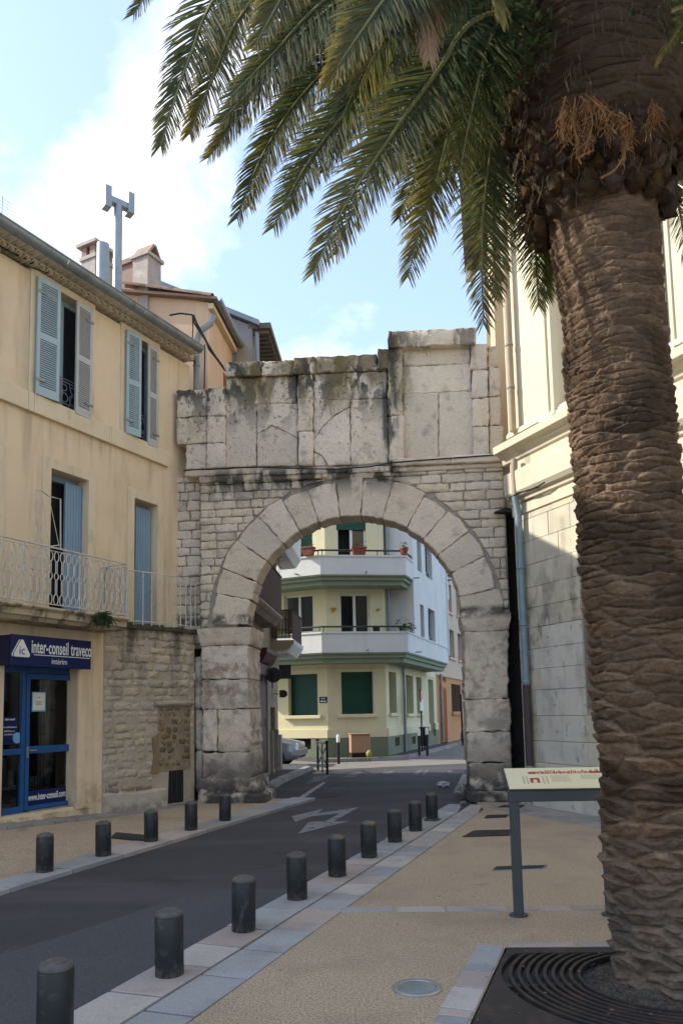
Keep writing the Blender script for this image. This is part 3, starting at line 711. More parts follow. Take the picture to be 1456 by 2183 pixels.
# --- voussoirs
NV = 15
ang = [math.pi * k / NV + (RG.uniform(-.025, .025) if 0 < k < NV else 0) for k in range(NV + 1)]
for k in range(NV):
    a, b = ang[k], ang[k + 1]
    ro = r_out + RG.uniform(-.05, .05); ri = r_in + RG.uniform(-.012, .012)
    mid = (a + b) / 2
    P = [(cu + ri * math.cos(a), cz + ri * math.sin(a)), (cu + ro * math.cos(a), cz + ro * math.sin(a)), (cu + ro * 1.01 * math.cos(mid), cz + ro * 1.01 * math.sin(mid)), (cu + ro * math.cos(b), cz + ro * math.sin(b)), (cu + ri * math.cos(b), cz + ri * math.sin(b)), (cu + ri * 1.0 * math.cos(mid), cz + ri * math.sin(mid))]
    stone(AF, P, -.50, .03, gap=.012, bev=.022, jit=.014, seg=.09, proud=.012, rnd=RG).build('voussoir', MT['gate'], gate, smooth=28)
# rear ring of the vault, a little higher
for k in range(14):
    a, b = math.pi * k / 14, math.pi * (k + 1) / 14
    P = [(cu + r * math.cos(t), cz + .02 + r * math.sin(t)) for r, t in ((r_in + .36, a), (r_in + .8, a), (r_in + .8, b), (r_in + .36, b))]
    stone(AF, P, -1.1, -.56, gap=.015, bev=.03, jit=.01, seg=.25, rnd=RG).build('rear_voussoir', MT['gate'], gate, smooth=55)
# --- small coursed masonry
def clip(poly, nx, nz, c):
    """keep points with nx*u+nz*z >= c"""
    out = []
    for i in range(len(poly)):
        a, b = poly[i], poly[(i + 1) % len(poly)]
        fa, fb = a[0] * nx + a[1] * nz - c, b[0] * nx + b[1] * nz - c
        if fa >= 0: out.append(a)
        if (fa >= 0) != (fb >= 0):
            t = fa / (fa - fb); out.append((a[0] + (b[0] - a[0]) * t, a[1] + (b[1] - a[1]) * t))
    return out
def parea(p): return abs(sum(p[i][0] * p[(i + 1) % len(p)][1] - p[(i + 1) % len(p)][0] * p[i][1] for i in range(len(p)))) / 2
def courses(fr, u0, u1, z0, z1, d, d0, hmin, hmax, lmin, lmax, parent, circle=None, name='masonry_stone', mt='gatebrick', top=None, **kw):
    z = z0; row = 0
    while z < z1 - .06:
        h = min(RG.uniform(hmin, hmax), z1 - z); 
        if z1 - z - h < .07: h = z1 - z
        u = u0 - RG.uniform(0, lmin) * (row % 2)
        while u < u1 - .03:
            L = RG.uniform(lmin, lmax); 
            if u1 - (u + L) < lmin * .5: L = u1 - u
            a, b = max(u, u0), min(u + L, u1)
            P = [(a, z), (b, z), (b, z + h), (a, z + h)]
            if top and z + h > top((a + b) / 2): 
                u += L; continue
            if circle:
                c_u, c_z, c_r = circle
                pc = ((a + b) / 2 - c_u, z + h / 2 - c_z); l = math.hypot(*pc) or 1
                n_ = (pc[0] / l, pc[1] / l)
                P = clip(P, n_[0], n_[1], n_[0] * c_u + n_[1] * c_z + c_r)
            if len(P) >= 3 and parea(P) > .008 and (b - a) > .05:
                stone(fr, P, d0, d(RG) if callable(d) else d, rnd=RG, **kw).build(name, MT[mt], parent, smooth=28)
            u += L
        z += h; row += 1
sk = dict(gap=.015, bev=.020, jit=.013, seg=.10, proud=.010)
z_m0 = apx(480, 1336)[1]
zl = apx(520, 1018)[1]; zr = apx(970, 1000)[1]
courses(AF, apx(427, 1180)[0], cu - .02, z_m0, zl, 0, -.2, .145, .20, .20, .46, gate, (cu, cz, r_out + .05), **sk)
courses(AF, cu + .02, apx(1080, 1180)[0], apx(1040, 1300)[1], zr, 0, -.2, .16, .215, .24, .55, gate, (cu, cz, r_out + .05), **sk)
# --- recessed flank on the left, against the house
uf0, uf1 = apx(346, 1180, -.18)[0], apx(426, 1180)[0]
M().fbox(AF, uf0 - .02, uf1 + .2, apx(380, 1338)[1] - .4, apx(380, 1020)[1], -.7, -.22).build('core', MT['mortar'], gate)
courses(AF, uf0, uf1 - .03, apx(380, 1338)[1] - .3, apx(380, 1012)[1], -.17, -.4, .16, .215, .18, .42, gate, **sk)
# --- attic: big blocks (x0,y0,x1,y1,front)
big = dict(gap=.007, bev=.020, jit=.014, seg=.085, proud=.006)
BL = [(377, 830, 442, 888, 0), (377, 890, 442, 945, 0), (396, 946, 442, 1000, -.02), (441, 826, 481, 886, .06), (441, 887, 481, 944, .06), (441, 945, 481, 998, .06),
      (481, 770, 556, 802, .08), (557, 768, 628, 800, .08), (482, 803, 632, 862, 0), (481, 862, 547, 996, 0), 
      (626, 760, 672, 797, .09), (634, 797, 667, 918, .07), (636, 919, 668, 992, .07),
      (671, 757, 805, 792, .03), (668, 793, 826, 852, .0), (747, 850, 828, 989, .0),
      (804, 742, 828, 786, .10), (827, 735, 858, 885, .10), (829, 886, 860, 982, .10),
      (826, 701, 1016, 736, .17), (858, 738, 1002, 778, -.02), (856, 778, 1004, 837, -.015), (858, 837, 934, 980, -.02), (935, 834, 1010, 976, -.02),
      (1003, 732, 1039, 788, .08), (1005, 789, 1040, 848, .07), (1006, 849, 1042, 908, .07), (1008, 909, 1042, 972, .07),
      (1039, 736, 1062, 782, 0), (1041, 783, 1066, 844, 0), (1042, 845, 1068, 906, 0), (1042, 907, 1073, 970, 0)]
for P_, d_ in (([(548, 862), (634, 859), (634, 932), (606, 917), (580, 906), (564, 916), (548, 924)], .01), ([(548, 925), (564, 917), (580, 907), (606, 918), (634, 933), (635, 993), (548, 995)], 0),
               ([(668, 853), (746, 851), (746, 866), (714, 884), (690, 906), (669, 936)], .012), ([(669, 938), (690, 908), (714, 886), (746, 868), (747, 990), (700, 992), (688, 972), (670, 962)], 0), ([(669, 963), (687, 973), (698, 992), (669, 993)], -.015)):
    stonepx(P_, d_, -.5, gap=.006, bev=.012, jit=.010, seg=.10, proud=.004)
for b in BL: stonepx(R4(*b[:4]), b[4], -.5, **big)
# coping lip under the raised panel top and string course below the attic
for x0, x1, ya, yb, pr in ((394, 560, 1000, 1012, .07), (560, 740, 998, 1010, .08), (740, 835, 994, 1006, .08), (836, 960, 974, 990, .12), (960, 1078, 968, 985, .12)):
    stonepx(R4(x0, ya, x1, yb), pr, -.4, name='string_course', gap=.006, bev=.02, jit=.008, seg=.18)
for x0, x1, ya, yb in ((424, 560, 1012, 1026), (560, 700, 1008, 1022), (700, 835, 1004, 1018)):
    stonepx(R4(x0, ya, x1, yb), .035, -.4, name='string_course', gap=.006, bev=.02, jit=.010, seg=.18)
stonepx(R4(836, 990, 1078, 1001), .04, -.4, name='string_course', gap=.006, bev=.02, jit=.010, seg=.18)
# --- imposts
def impost(x0, x1, ytop, ybot, label=None):
    a = apx(x0, (ytop + ybot) / 2)[0]; b = apx(x1, (ytop + ybot) / 2)[0]
    zt = apx((x0 + x1) / 2, ytop)[1]; zb = apx((x0 + x1) / 2, ybot)[1]; h = zt - zb
    prof = [(0, 0), (.02, .02), (.03, h * .35), (.04, h * .5), (.06, h * .66), (.065, h), (0, h)]
    m = M(); rings = []
    for dd, hh in prof:
        o = max(dd, 0)
        rings.append([AF.w(a - o, o, zb + hh), AF.w(b + o, o, zb + hh), AF.w(b + o, -1.1 - o * .3, zb + hh), AF.w(a - o, -1.1 - o * .3, zb + hh)])
    k = len(rings)
    # subdivide the long edges so that the moulding is worn, not ruled
    vs = []; nseg = 10
    for r in rings:
        for e in range(4):
            for s in range(nseg):
                p = r[e].lerp(r[(e + 1) % 4], s / nseg); vs.append(p + Vector((RG.uniform(-.012, .012), RG.uniform(-.012, .012), RG.uniform(-.010, .010))))
    n = 4 * nseg
    fs = [(i * n + j, i * n + (j + 1) % n, (i + 1) * n + (j + 1) % n, (i + 1) * n + j) for i in range(k - 1) for j in range(n)]
    fs += [tuple(range(n))[::-1], tuple((k - 1) * n + j for j in range(n))]
    m.add(vs, fs); return m.build('impost', MT['gate'], gate, smooth=50)
impost(430, 531, 1339, 1376)
impost(990, 1082, 1307, 1345)
# --- piers, blocks through the thickness
pr = dict(gap=.006, bev=.022, jit=.018, seg=.08, proud=.006)
for b in [(430, 1376, 530, 1448), (430, 1449, 530, 1512), (432, 1512, 463, 1602), (464, 1512, 534, 1604), (432, 1604, 535, 1662)]:
    stonepx(R4(*b, sl=-.02), 0, -1.08, **pr)
stonepx(R4(418, 1660, 548, 1722, sl=0), .10, -1.12, gap=.01, bev=.045, jit=.03, seg=.13, proud=.02)
for b in [(412, 1400, 430, 1512), (414, 1512, 432, 1600), (415, 1600, 434, 1690)]: stonepx(R4(*b), -.12, -.5, gap=.01, bev=.04, jit=.012, seg=.2)
for b in [(990, 1345, 1084, 1490), (993, 1490, 1088, 1560), (996, 1560, 1090, 1626), (1000, 1626, 1092, 1688)]:
    stonepx(R4(*b, sl=-.02), 0, -1.08, **pr)
stonepx(R4(996, 1686, 1118, 1714, sl=0), .16, -1.12, gap=.01, bev=.05, jit=.02, seg=.2)
stonepx(R4(430, 1690, 566, 1724, sl=0), .16, -1.2, gap=.01, bev=.06, jit=.025, seg=.2)
# near-black wall set back in the gap between the gate and the hall
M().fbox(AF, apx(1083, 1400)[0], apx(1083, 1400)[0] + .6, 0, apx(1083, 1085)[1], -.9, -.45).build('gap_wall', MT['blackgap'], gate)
M().fbox(AF, apx(1070, 1200)[0], apx(1070, 1200)[0] + .75, apx(1083, 1083)[1], apx(1083, 975)[1], -.9, -.12).build('gap_wall', MT['mortar'], gate)
stonepx([(1052, 1092), (1080, 1080), (1092, 1084), (1092, 1092)], .14, -.4, name='corbel', mt='blackgap', gap=.004, bev=.01)
# --- cable slung across the gate
pts = [AF.w(*(lambda q: (q[0], .13, q[1]))(apx(x, y, .13))) for x, y in [(392, 1003), (500, 997), (560, 996), (640, 999), (720, 1000), (790, 995), (836, 986), (900, 981), (1000, 974), (1076, 968)]]
m = M(); m.tube(pts, .012, 6)
tag(m.build('cable', MT['cable'], smooth=60), 'black cable strung along the string course of the stone gate', 'cable')
q = [AF.w(*(lambda q: (q[0], .13, q[1]))(apx(x, y, .13))) for x, y in [(833, 987), (834, 1000), (833, 1008)]]
tag(M().tube(q, .012, 6).build('cable', MT['cable']), 'short cable end hanging below the attic of the stone gate', 'cable')
def foliage(m, name, label, cat, loc):
    t = thing(name, label, cat, loc); o = m.build('foliage', MT['plant'], t); o['kind'] = 'stuff'; return t
# tuft in the corner of the right pier
def leaf_tuft(m, c, n, spread, h, size, rr):
    for k in range(n):
        p = c + Vector((rr.gauss(0, spread), rr.gauss(0, spread), abs(rr.gauss(0, h))))
        a = rr.uniform(0, 6.28); t = Vector((math.cos(a), math.sin(a), rr.uniform(-.5, .7))).normalized() * size * rr.uniform(.6, 1.4); b = t.cross(Vector((0, 0, 1))).normalized() * size * .3
        m.add([p, p + t * .5 + b, p + t, p + t * .5 - b], [(0, 1, 2, 3)])
rr = random.Random(9)
m = M(); leaf_tuft(m, gnd(985, 1702) + Vector((.05, .1, 0)), 260, .09, .14, .05, rr)
foliage(m, 'weed_tuft', 'weeds growing at the foot of the right gate pier', 'weed', gnd(985, 1702))

# ================================================================== LEFT HOUSE
house = thing('cream_house', 'cream plastered house with blue shutters on the left, beside the gate', 'house', LF.w(-2, 0, 0))
gz = (LF.px(5, 468, .44)[1] + LF.px(420, 731, .44)[1]) / 2 - .03; DZ_ = gz - 9.42
H_TOP = 9.22 + DZ_
def lr(x0, y0, x1, y1, d=0.0): return LF.rect(x0, y0, x1, y1, d)
wu0, wu1 = -13.0, LF.px(404, 800)[0]
def zpx(x, y, d=0.0): return LF.px(x, y, d)[1]
zb2, zt2 = 6.80, 8.76           # upper windows
W2 = [(-3.12, -2.06), (-1.16, -.42)]
ua = LF.px(76, 720)[0]; ub = LF.px(190, 750)[0]; W2[0] = (ua, ub)
uc = LF.px(267, 800)[0]; ud = LF.px(331, 840)[0]; W2[1] = (uc, ud)
pit = (W2[1][0] + W2[1][1] - W2[0][0] - W2[0][1]) / 2; wd = ub - ua
wins = [(a, b, zb2, zt2) for a, b in W2] + [(W2[0][0] - pit * k - .1, W2[0][0] - pit * k + wd - .1, zb2, zt2) for k in (1, 2, 3, 4)]
z1b = zpx(150, 1310)
d1 = (LF.px(107, 1100)[0], LF.px(187, 1120)[0]); d2 = (LF.px(285, 1180)[0], LF.px(334, 1190)[0])
zt1 = zpx(150, 1012); 
doors = [(d1[0], d1[1], z1b - .1, zt1), (d2[0], d2[1], z1b - .1, zpx(300, 1066))] + [(d1[0] - pit * k, d1[1] - pit * k, z1b - .1, zt1) for k in (1, 2, 3)]
so = (LF.px(9, 1580)[0] - .02, LF.px(163, 1580)[0], .16, zpx(100, 1424) + .06)
m = M(); fwall(m, LF, wu0, wu1, 0, H_TOP, wins + doors + [so], -.35, 0)
m.build('wall', MT['creamplaster'], house)
M().fbox(LF, wu0, wu1 - .02, 0, H_TOP, -6.5, -1.9).build('rear_wall', MT['creamplaster'], house)
M().fbox(LF, wu1 - .25, wu1 - .01, 0, H_TOP, -1.9, -.36).build('end_wall', MT['creamplaster'], house)
# trims round the openings
def surround(fr, h, wdt, proud, mt, parent, sides='lrt', name='window_surround'):
    a, b, c, e = h; m = M()
    if 'l' in sides: m.fbox(fr, a - wdt, a - .002, c, e + wdt, -.05, proud)
    if 'r' in sides: m.fbox(fr, b + .002, b + wdt, c, e + wdt, -.05, proud)
    if 't' in sides: m.fbox(fr, a - .001, b + .001, e + .002, e + wdt - .001, -.05, proud - .001)
    return m.build(name, MT[mt], parent)
for h in wins[:3]: surround(LF, h, .12, .022, 'trim', house)
for h in doors[:3]: surround(LF, h, .17, .025, 'trim', house, name='door_surround')
surround(LF, so, .32, .03, 'creamplaster', house, 'r', name='door_surround')
# string course with a joint or two
zs1 = zpx(200, 897); zs0 = zpx(200, 920)
zs1, zs0 = zb2 - .02, zb2 - .33
us = [wu0, -9, -6.5, -4.1, LF.px(56, 850)[0], LF.px(68, 850)[0], LF.px(228, 900)[0], LF.px(233, 900)[0], LF.px(356, 975)[0]]
for a, b in zip(us, us[1:]):
    M().fbox(LF, a + .003, b - .003, zs0, zs1, -.1, .07).build('string_course', MT['trim'], house, bevel=.008)
# shutters: louvred leaves
def shutter(parent, hinge, width, z0, z1, ang, mt, side, d=.03, lab=None):
    """leaf hinged at u=hinge, opening angle from the facade; side +1 runs towards +u"""
    ca, sa = math.cos(ang), math.sin(ang)
    fr = Frame((0, 0), (1, 0)); fr.o = LF.w(hinge, d, 0); fr.u = LF.u * (side * ca) + LF.n * sa; fr.n = LF.n * ca - LF.u * (side * sa)
    m = M(); t = .035; st = .055
    for a, b in ((0, st), (width - st, width)): m.fbox(fr, a, b, z0, z1, 0, t)
    for c, e in ((z0, z0 + .13), ((z0 + z1) / 2 - .05, (z0 + z1) / 2 + .05), (z1 - .09, z1)): m.fbox(fr, st, width - st, c, e, .002, t - .002)
    root = m.build('shutter', MT[mt], parent)
    if lab: root['label'] = lab
    slat = None; off = wloc(parent)
    for lo, hi in ((z0 + .13, (z0 + z1) / 2 - .05), ((z0 + z1) / 2 + .05, z1 - .09)):
        n = int((hi - lo) / .036)
        for k in range(n):
            z = lo + (k + .5) * (hi - lo) / n
            if slat is None:
                mm = M(); mm.hexa([fr.w(st, .030, -.022), fr.w(width - st, .030, -.022), fr.w(width - st, .006, .012), fr.w(st, .006, .012), fr.w(st, .033, -.017), fr.w(width - st, .033, -.017), fr.w(width - st, .009, .017), fr.w(st, .009, .017)])
                c0 = fr.w(width / 2, 0, 0); mm.v = [v - c0 for v in mm.v]
                me = bpy.data.meshes.new('slat'); me.from_pydata([tuple(v) for v in mm.v], [], mm.f); me.materials.append(MT[mt]); slat = me
            o = bpy.data.objects.new('slat', slat); COL.objects.link(o); o.parent = root; o.location = fr.w(width / 2, 0, z) - off
    m = M()
    for z in (z0 + .25, z1 - .25): m.fbox(fr, -.02, .16, z - .02, z + .02, t, t + .012)
    m.build('hinge', MT['zinc'], root)
    return root
for i, (a, b, c, e) in enumerate(wins[:3]):
    wdt = (b - a) / 2
    if i == 0:
        shutter(house, a - .03, wdt * .74, c - .02, e, R_(6), 'shutter', 1, .055); shutter(house, b + .02, wdt * .66, c - .06, e - .02, R_(3), 'shutterpale', -1, .035)
    elif i == 1:
        shutter(house, a - .03, wdt * .80, c - .02, e, R_(10), 'shutter', 1, .05); shutter(house, b + .02, wdt * .74, c - .06, e - .02, R_(3), 'shutterpale', -1, .035)
    else:
        shutter(house, a, wdt * .8, c, e, R_(6), 'shutter', 1, .04); shutter(house, b + .03, wdt * .8, c - .02, e, R_(4), 'shutter', -1, .04)
    # frame and half open casement, dark room
    m = M()
    for x0, x1 in ((a, a + .06), (b - .06, b)): m.fbox(LF, x0, x1, c, e, -.26, -.19)
    m.fbox(LF, a + .06, b - .06, e - .07, e, -.26, -.19)
    cx = a + (b - a) * .62
    m.fbox(LF, cx - .045, cx, c, e - .07, -.25, -.18); m.fbox(LF, cx + .002, cx + .05, c, e - .07, -.26, -.20)
    wn_ = m.build('window_frame', MT['shutter'], house)
    M().fbox(LF, cx + .05, b - .06, c, e - .07, -.235, -.225).build('pane', MT['darkglass'], wn_)
    M().fbox(LF, a + .06, cx - .045, c, e - .07, -.235, -.225).build('pane', MT['darkglass'], wn_)
    # wrought iron guard
    m = M(); g0, g1 = c + .03, c + .52
    for z in (g0, g0 + .06, g1 - .05, g1): m.tube([LF.w(a + .02, -.06, z), LF.w(b - .02, -.06, z)], .009, 6)
    n = 6; sp = (b - a) / n
    for k in range(n):
        u = a + sp * (k + .5)
        for r_, zc in ((sp * .42, g0 + .17), (sp * .30, g0 + .34)):
            m.tube([LF.w(u + r_ * math.cos(t), -.06, zc + r_ * math.sin(t)) for t in [2 * math.pi * j / 12 for j in range(12)]], .007, 5, close=True)
        m.tube([LF.w(u - sp * .5, -.06, g0), LF.w(u - sp * .1, -.06, g0 + .25), LF.w(u - sp * .45, -.06, g1 - .05)], .006, 5)
    m.build('window_guard', MT['zinc'], house)
for (a, b, c, e) in wins[3:]:
    M().fbox(LF, a, b, c, e, -.25, -.2).build('shutter', MT['shutter'], house)
# French windows
def french(a, b, c, e, first):
    m = M(); m.fbox(LF, a, a + .05, c, e, -.34, -.24); m.fbox(LF, b - .05, b, c, e, -.34, -.24); m.fbox(LF, a + .05, b - .05, e - .10, e, -.34, -.24)
    f = m.build('door_frame', MT['bluedoor'], house)
    # an opened leaf of tongue and groove boards, one object each
    wdt = (LF.px(174, 1100, -.13)[0] - LF.px(139, 1100, -.13)[0]) if first else (b - .03 - LF.px(289, 1190, -.13)[0]); u0 = (LF.px(139, 1100, -.13)[0] + a - d1[0]) if first else LF.px(289, 1190, -.13)[0]
    n = 6
    lf = M().fbox(LF, u0, u0 + wdt, c + .05, e - .10, -.16, -.145).build('door_leaf', MT['bluedoor'], house)
    for k in range(n):
        M().fbox(LF, u0 + wdt * k / n + .004, u0 + wdt * (k + 1) / n - .004, c + .05, e - .10, -.143, -.125).build('board', MT['bluedoor'], lf)
    if first: M().fbox(LF, u0 + wdt + .004, u0 + wdt + .035, c, e - .1, -.33, -.12).build('door_leaf', MT['bluedoor'], house)
    M().fbox(LF, a + .05, b - .05, c, e - .1, -.345, -.335).build('dark_room', MT['dark'], house)
for i, (a, b, c, e) in enumerate(doors): french(a, b, c, e, i != 1)
M().fbox(LF, d2[0] - .02, d2[1], z1b - .45, z1b - .1, -.36, -.02).build('door_sill', MT['trim'], house)
# balcony
BD = .62
bu1 = LF.px(277, 1250, BD)[0]; zsl1 = LF.px(150, 1300, BD)[1]; zsl0 = LF.px(150, 1322, BD)[1]
zra = LF.px(140, 1172, BD)[1]
slab = M()
slab.fextr(LF, [(0.001, zsl0 - .06), (BD - .18, zsl0 - .05), (BD - .14, zsl0), (BD - .06, zsl0 + .01), (BD - .05, zsl0 + .09), (BD + .02, zsl0 + .12), (BD + .03, zsl1 - .02), (BD, zsl1), (0.001, zsl1 + .02)], wu0, bu1)
bs_ = slab.build('balcony_slab', MT['slabtrim'], house)
m = M(); zr0, zr1 = zsl1 + .05, zra
def ironpanel(m, P, L):
    """P(s, z) along a rail of length L: chain-link bars with rings"""
    n = int(L / .115)
    m.tube([P(0, zr1), P(L, zr1)], .014, 6); m.tube([P(0, zr0), P(L, zr0)], .009, 6); m.tube([P(0, zr1 - .05), P(L, zr1 - .05)], .006, 5)
    hh = zr1 - .05 - zr0
    for k in range(n + 1):
        s = L * k / n
        prev = None
        for (za_, zb_, w_) in ((0, .20, .045), (.20, .46, .014), (.46, .60, .04), (.60, .80, .014), (.80, 1.0, .045)):
            zm = zr0 + hh * (za_ + zb_) / 2; hz = hh * (zb_ - za_) / 2
            pts = []
            for j in range(10):
                t = 2 * math.pi * j / 10; cx_, sx_ = math.cos(t), math.sin(t)
                if w_ < .02: cx_ = math.copysign(1, cx_) if abs(cx_) > .05 else 0
                ss = min(max(s + w_ * cx_, 0), L)
                pts.append(P(ss, zm + hz * (sx_ if w_ > .02 else max(-1, min(1, sx_ * 1.3)))))
            m.tube(pts, .009, 4, close=True)
    for k in range(0, n + 1, 9): 
        s = L * k / n; m.tube([P(s, zr0 - .05), P(s, zr1)], .011, 5)
bl = bu1 - (-5.6)
ironpanel(m, lambda s, z: LF.w(bu1 - .03 - s, BD - .03, z), bl)
m2 = M()
ironpanel(m2, lambda s, z: LF.w(bu1 - .035, .02 + s, z), BD - .06)
rl_ = m.build('balcony_railing', MT['rail'], house, smooth=50); m2.build('balcony_railing', MT['rail'], house, smooth=50)
# a light iron gate standing open on the balcony
m = M()
gg = [LF.px(x, y, .3) for x, y in [(77, 1170), (77, 1046), (90, 1046), (105, 1058), (130, 1064), (130, 1172)]]
m.tube([LF.w(u, .3, z) for u, z in gg], .012, 6)
for x, y0, y1, x2 in ((80, 1060, 1165, 92), (90, 1050, 1165, 106), (106, 1062, 1165, 127), (78, 1100, 1168, 90)): 
    a = LF.px(x, y0, .3); b = LF.px(x2, y1, .3); m.tube([LF.w(a[0], .3, a[1]), LF.w(b[0], .3, b[1])], .006, 5)
a = LF.px(78, 1168, .3); b = LF.px(130, 1162, .3); m.tube([LF.w(a[0], .3, a[1]), LF.w(b[0], .3, b[1])], .009, 5)
m.build('iron_screen', MT['rail'], house, smooth=50)
# genoise eave and gutter
tilemesh = None
zg1 = 8.925

def halfround(r, L, t=.012, n=8):
    m = M(); prof = [(r * math.cos(math.pi * k / n), r * math.sin(math.pi * k / n)) for k in range(n + 1)] + [((r - t) * math.cos(math.pi * k / n), (r - t) * math.sin(math.pi * k / n)) for k in range(n, -1, -1)]
    k = len(prof)
    m.v = [Vector((x, 0, z)) for x, z in prof] + [Vector((x, L, z)) for x, z in prof]
    m.f = [tuple(range(k))[::-1], tuple(range(k, 2 * k))] + [(i, (i + 1) % k, k + (i + 1) % k, k + i) for i in range(k)]
    return m
def shared(name, m, mt):
    me = bpy.data.meshes.new(name); me.from_pydata([tuple(v) for v in m.v], [], m.f); me.materials.append(MT[mt]); smooth_by(me, 50); return me
gm = shared('eave_tile', halfround(.062, .26), 'palegenoise')
off = wloc(house)
def place(me, name, parent, M4):
    o = bpy.data.objects.new(name, me); COL.objects.link(o); o.parent = parent; o.matrix_local = Matrix.Translation(-wloc(parent)) @ M4; return o
bas = Matrix((( LF.u.x, LF.n.x, 0, 0), (LF.u.y, LF.n.y, 0, 0), (0, 0, 1, 0), (0, 0, 0, 1)))
for row, (z, d_) in enumerate(((zg1, -.13), (zg1 + .080, .04))):
    u = wu1 - .1 - row * .09; k = 0
    while u > -5.4:
        p = LF.w(u, d_, z - .03); place(gm, 'eave_tile', house, Matrix.Translation(p) @ bas @ Matrix.Diagonal((1, 1, 1, 1))); u -= .150
    M().fbox(LF, wu0, wu1, z + .034, z + .052, -.3, d_ + .255).build('eave_band', MT['palegenoise'], house)
M().fbox(LF, wu0, wu1 + .05, zg1 + .134, gz + .05, .1, .315).build('eave_band', MT['palegenoise'], house)
m = M(); prof = [(.10 * math.cos(math.pi + math.pi * k / 10), .10 * math.sin(math.pi + math.pi * k / 10)) for k in range(11)]
gd = .44
ring = [(gd + x, gz + z) for x, z in prof] + [(gd + x * .93, gz + z * .93) for x, z in prof[::-1]]
u1g = LF.px(428, 737, .44)[0]
for a, b in ((wu0, -7), (-7, -3.0), (-3.0, -1.2), (-1.2, u1g)): m.fextr(LF, ring, a, b - .004)
m.tube([LF.w(wu0, gd - .10, gz), LF.w(u1g, gd - .10, gz)], .016, 6); m.tube([LF.w(wu0, gd + .10, gz), LF.w(u1g, gd + .10, gz)], .016, 6)
for u in [-5.2 + .62 * k for k in range(10)]: m.fextr(LF, [(gd + x * 1.06, gz + z * 1.06) for x, z in prof] + [(gd + x, gz + z) for x, z in prof[::-1]], u, u + .03)
m.build('gutter', MT['zinc'], house, smooth=40)
# roof with rows of canal tiles
m = M(); rz = 9.33 + DZ_
m.hexa([LF.w(wu0, .10, rz + .01), LF.w(wu1 + .1, .10, rz + .01), LF.w(wu1 + .1, -4.2, rz + .85), LF.w(wu0, -4.2, rz + .85), LF.w(wu0, .10, rz + .05), LF.w(wu1 + .1, .10, rz + .05), LF.w(wu1 + .1, -4.2, rz + .92), LF.w(wu0, -4.2, rz + .92)])
m.hexa([LF.w(wu0, -8.6, rz - .06), LF.w(wu1 + .1, -8.6, rz - .06), LF.w(wu1 + .1, -4.2, rz + .85), LF.w(wu0, -4.2, rz + .85), LF.w(wu0, -8.6, rz), LF.w(wu1 + .1, -8.6, rz), LF.w(wu1 + .1, -4.2, rz + .92), LF.w(wu0, -4.2, rz + .92)])
rf = m.build('roof', MT['tile'], house)
rt = shared('roof_tile', halfround(.09, 4.3), 'tile')
u = wu1
tl = Vector((0, 4.6, -.92)); 
while u > -6:
    p = LF.w(u, -4.2, rz + .92); place(rt, 'roof_tile', rf, Matrix.Translation(p) @ bas @ Matrix.Rotation(-math.atan2(.92, 4.6), 4, 'X')); u -= .24
# cables under the eave
m = M()
pts = [LF.w(LF.px(x, y, .05)[0], .05, LF.px(x, y, .05)[1]) for x, y in [(0, 524), (40, 545), (68, 556), (110, 578), (190, 617), (240, 646), (300, 684), (350, 722), (400, 755), (408, 748), (412, 735)]]
m.tube(pts, .014, 6); 
pts = [LF.w(LF.px(x, y, .05)[0], .05, LF.px(x, y, .05)[1]) for x, y in [(0, 537), (30, 553), (60, 568), (98, 580), (130, 592), (200, 628), (280, 676), (350, 726), (398, 760), (404, 762)]]
m.tube(pts, .008, 5)
for x, y in ((68, 556), (110, 578), (190, 617), (300, 684)): 
    u, z = LF.px(x, y, .05); m.fbox(LF, u - .03, u + .03, z - .03, z + .03, .0, .07)
tag(m.build('cable', MT['cable'], smooth=60), 'dark cables clipped under the eave of the cream house', 'cable')

# --- shop
a, b, c, e = so
zs = zpx(100, 1735)
fr_ = M()
dz0 = max(lbase(-3) + .10, .2)
fd0, fd1 = -.26, -.17
ux = lambda x: LF.px(x, 1580, fd1)[0]
zz = lambda y: LF.px(105, y, fd1)[1]
x_l, x_m0, x_m1, x_r0, x_r1 = ux(8), ux(47), ux(63), ux(150), ux(163)
shop = thing('shopfront', 'blue framed glass shopfront door under the navy sign', 'shopfront', LF.w((a + b) / 2, -.2, dz0))
zt_, zb_ = e + .02, zz(1722)
fm = M()
for p, q in ((x_l - .12, x_l), (x_m0, (x_m0 + x_m1) / 2 - .003), (x_r1 - .03, x_r1 + .04)): fm.fbox(LF, p, q, zb_ - .02, zt_, fd0, fd1)
for p, q in ((x_l, x_m0), ((x_m0 + x_m1) / 2 - .003, x_r1 - .03)): fm.fbox(LF, p, q, zt_ - .16, zt_, fd0, fd1 - .002)
for z0_, z1_ in ((zb_ - .02, zb_ + .08), (zz(1604), zz(1592))): fm.fbox(LF, x_l, x_m0, z0_, z1_, fd0, fd1 - .002)
fm.build('frame', MT['shopblue'], shop, bevel=.006)
dm = M(); dl, dr = (x_m0 + x_m1) / 2 + .003, x_r1 - .034; zd0, zd1 = zb_ + .01, zt_ - .165
dm.fbox(LF, dl, x_m1, zd0, zd1, fd0 + .01, fd1 + .012); dm.fbox(LF, x_r0, dr, zd0, zd1, fd0 + .01, fd1 + .012)
for z0_, z1_ in ((zd0, zd0 + .06), (zz(1604), zz(1589)), (zd1 - .09, zd1)): dm.fbox(LF, x_m1, x_r0, z0_, z1_, fd0 + .01, fd1 + .010)
door = dm.build('door', MT['shopblue'], shop, bevel=.006)
M().fbox(LF, x_m1, x_r0, zd0 + .06, zz(1604), -.222, -.215).build('pane', MT['glass'], door)
M().fbox(LF, x_m1, x_r0, zz(1589), zd1 - .09, -.222, -.215).build('pane', MT['glass'], door)
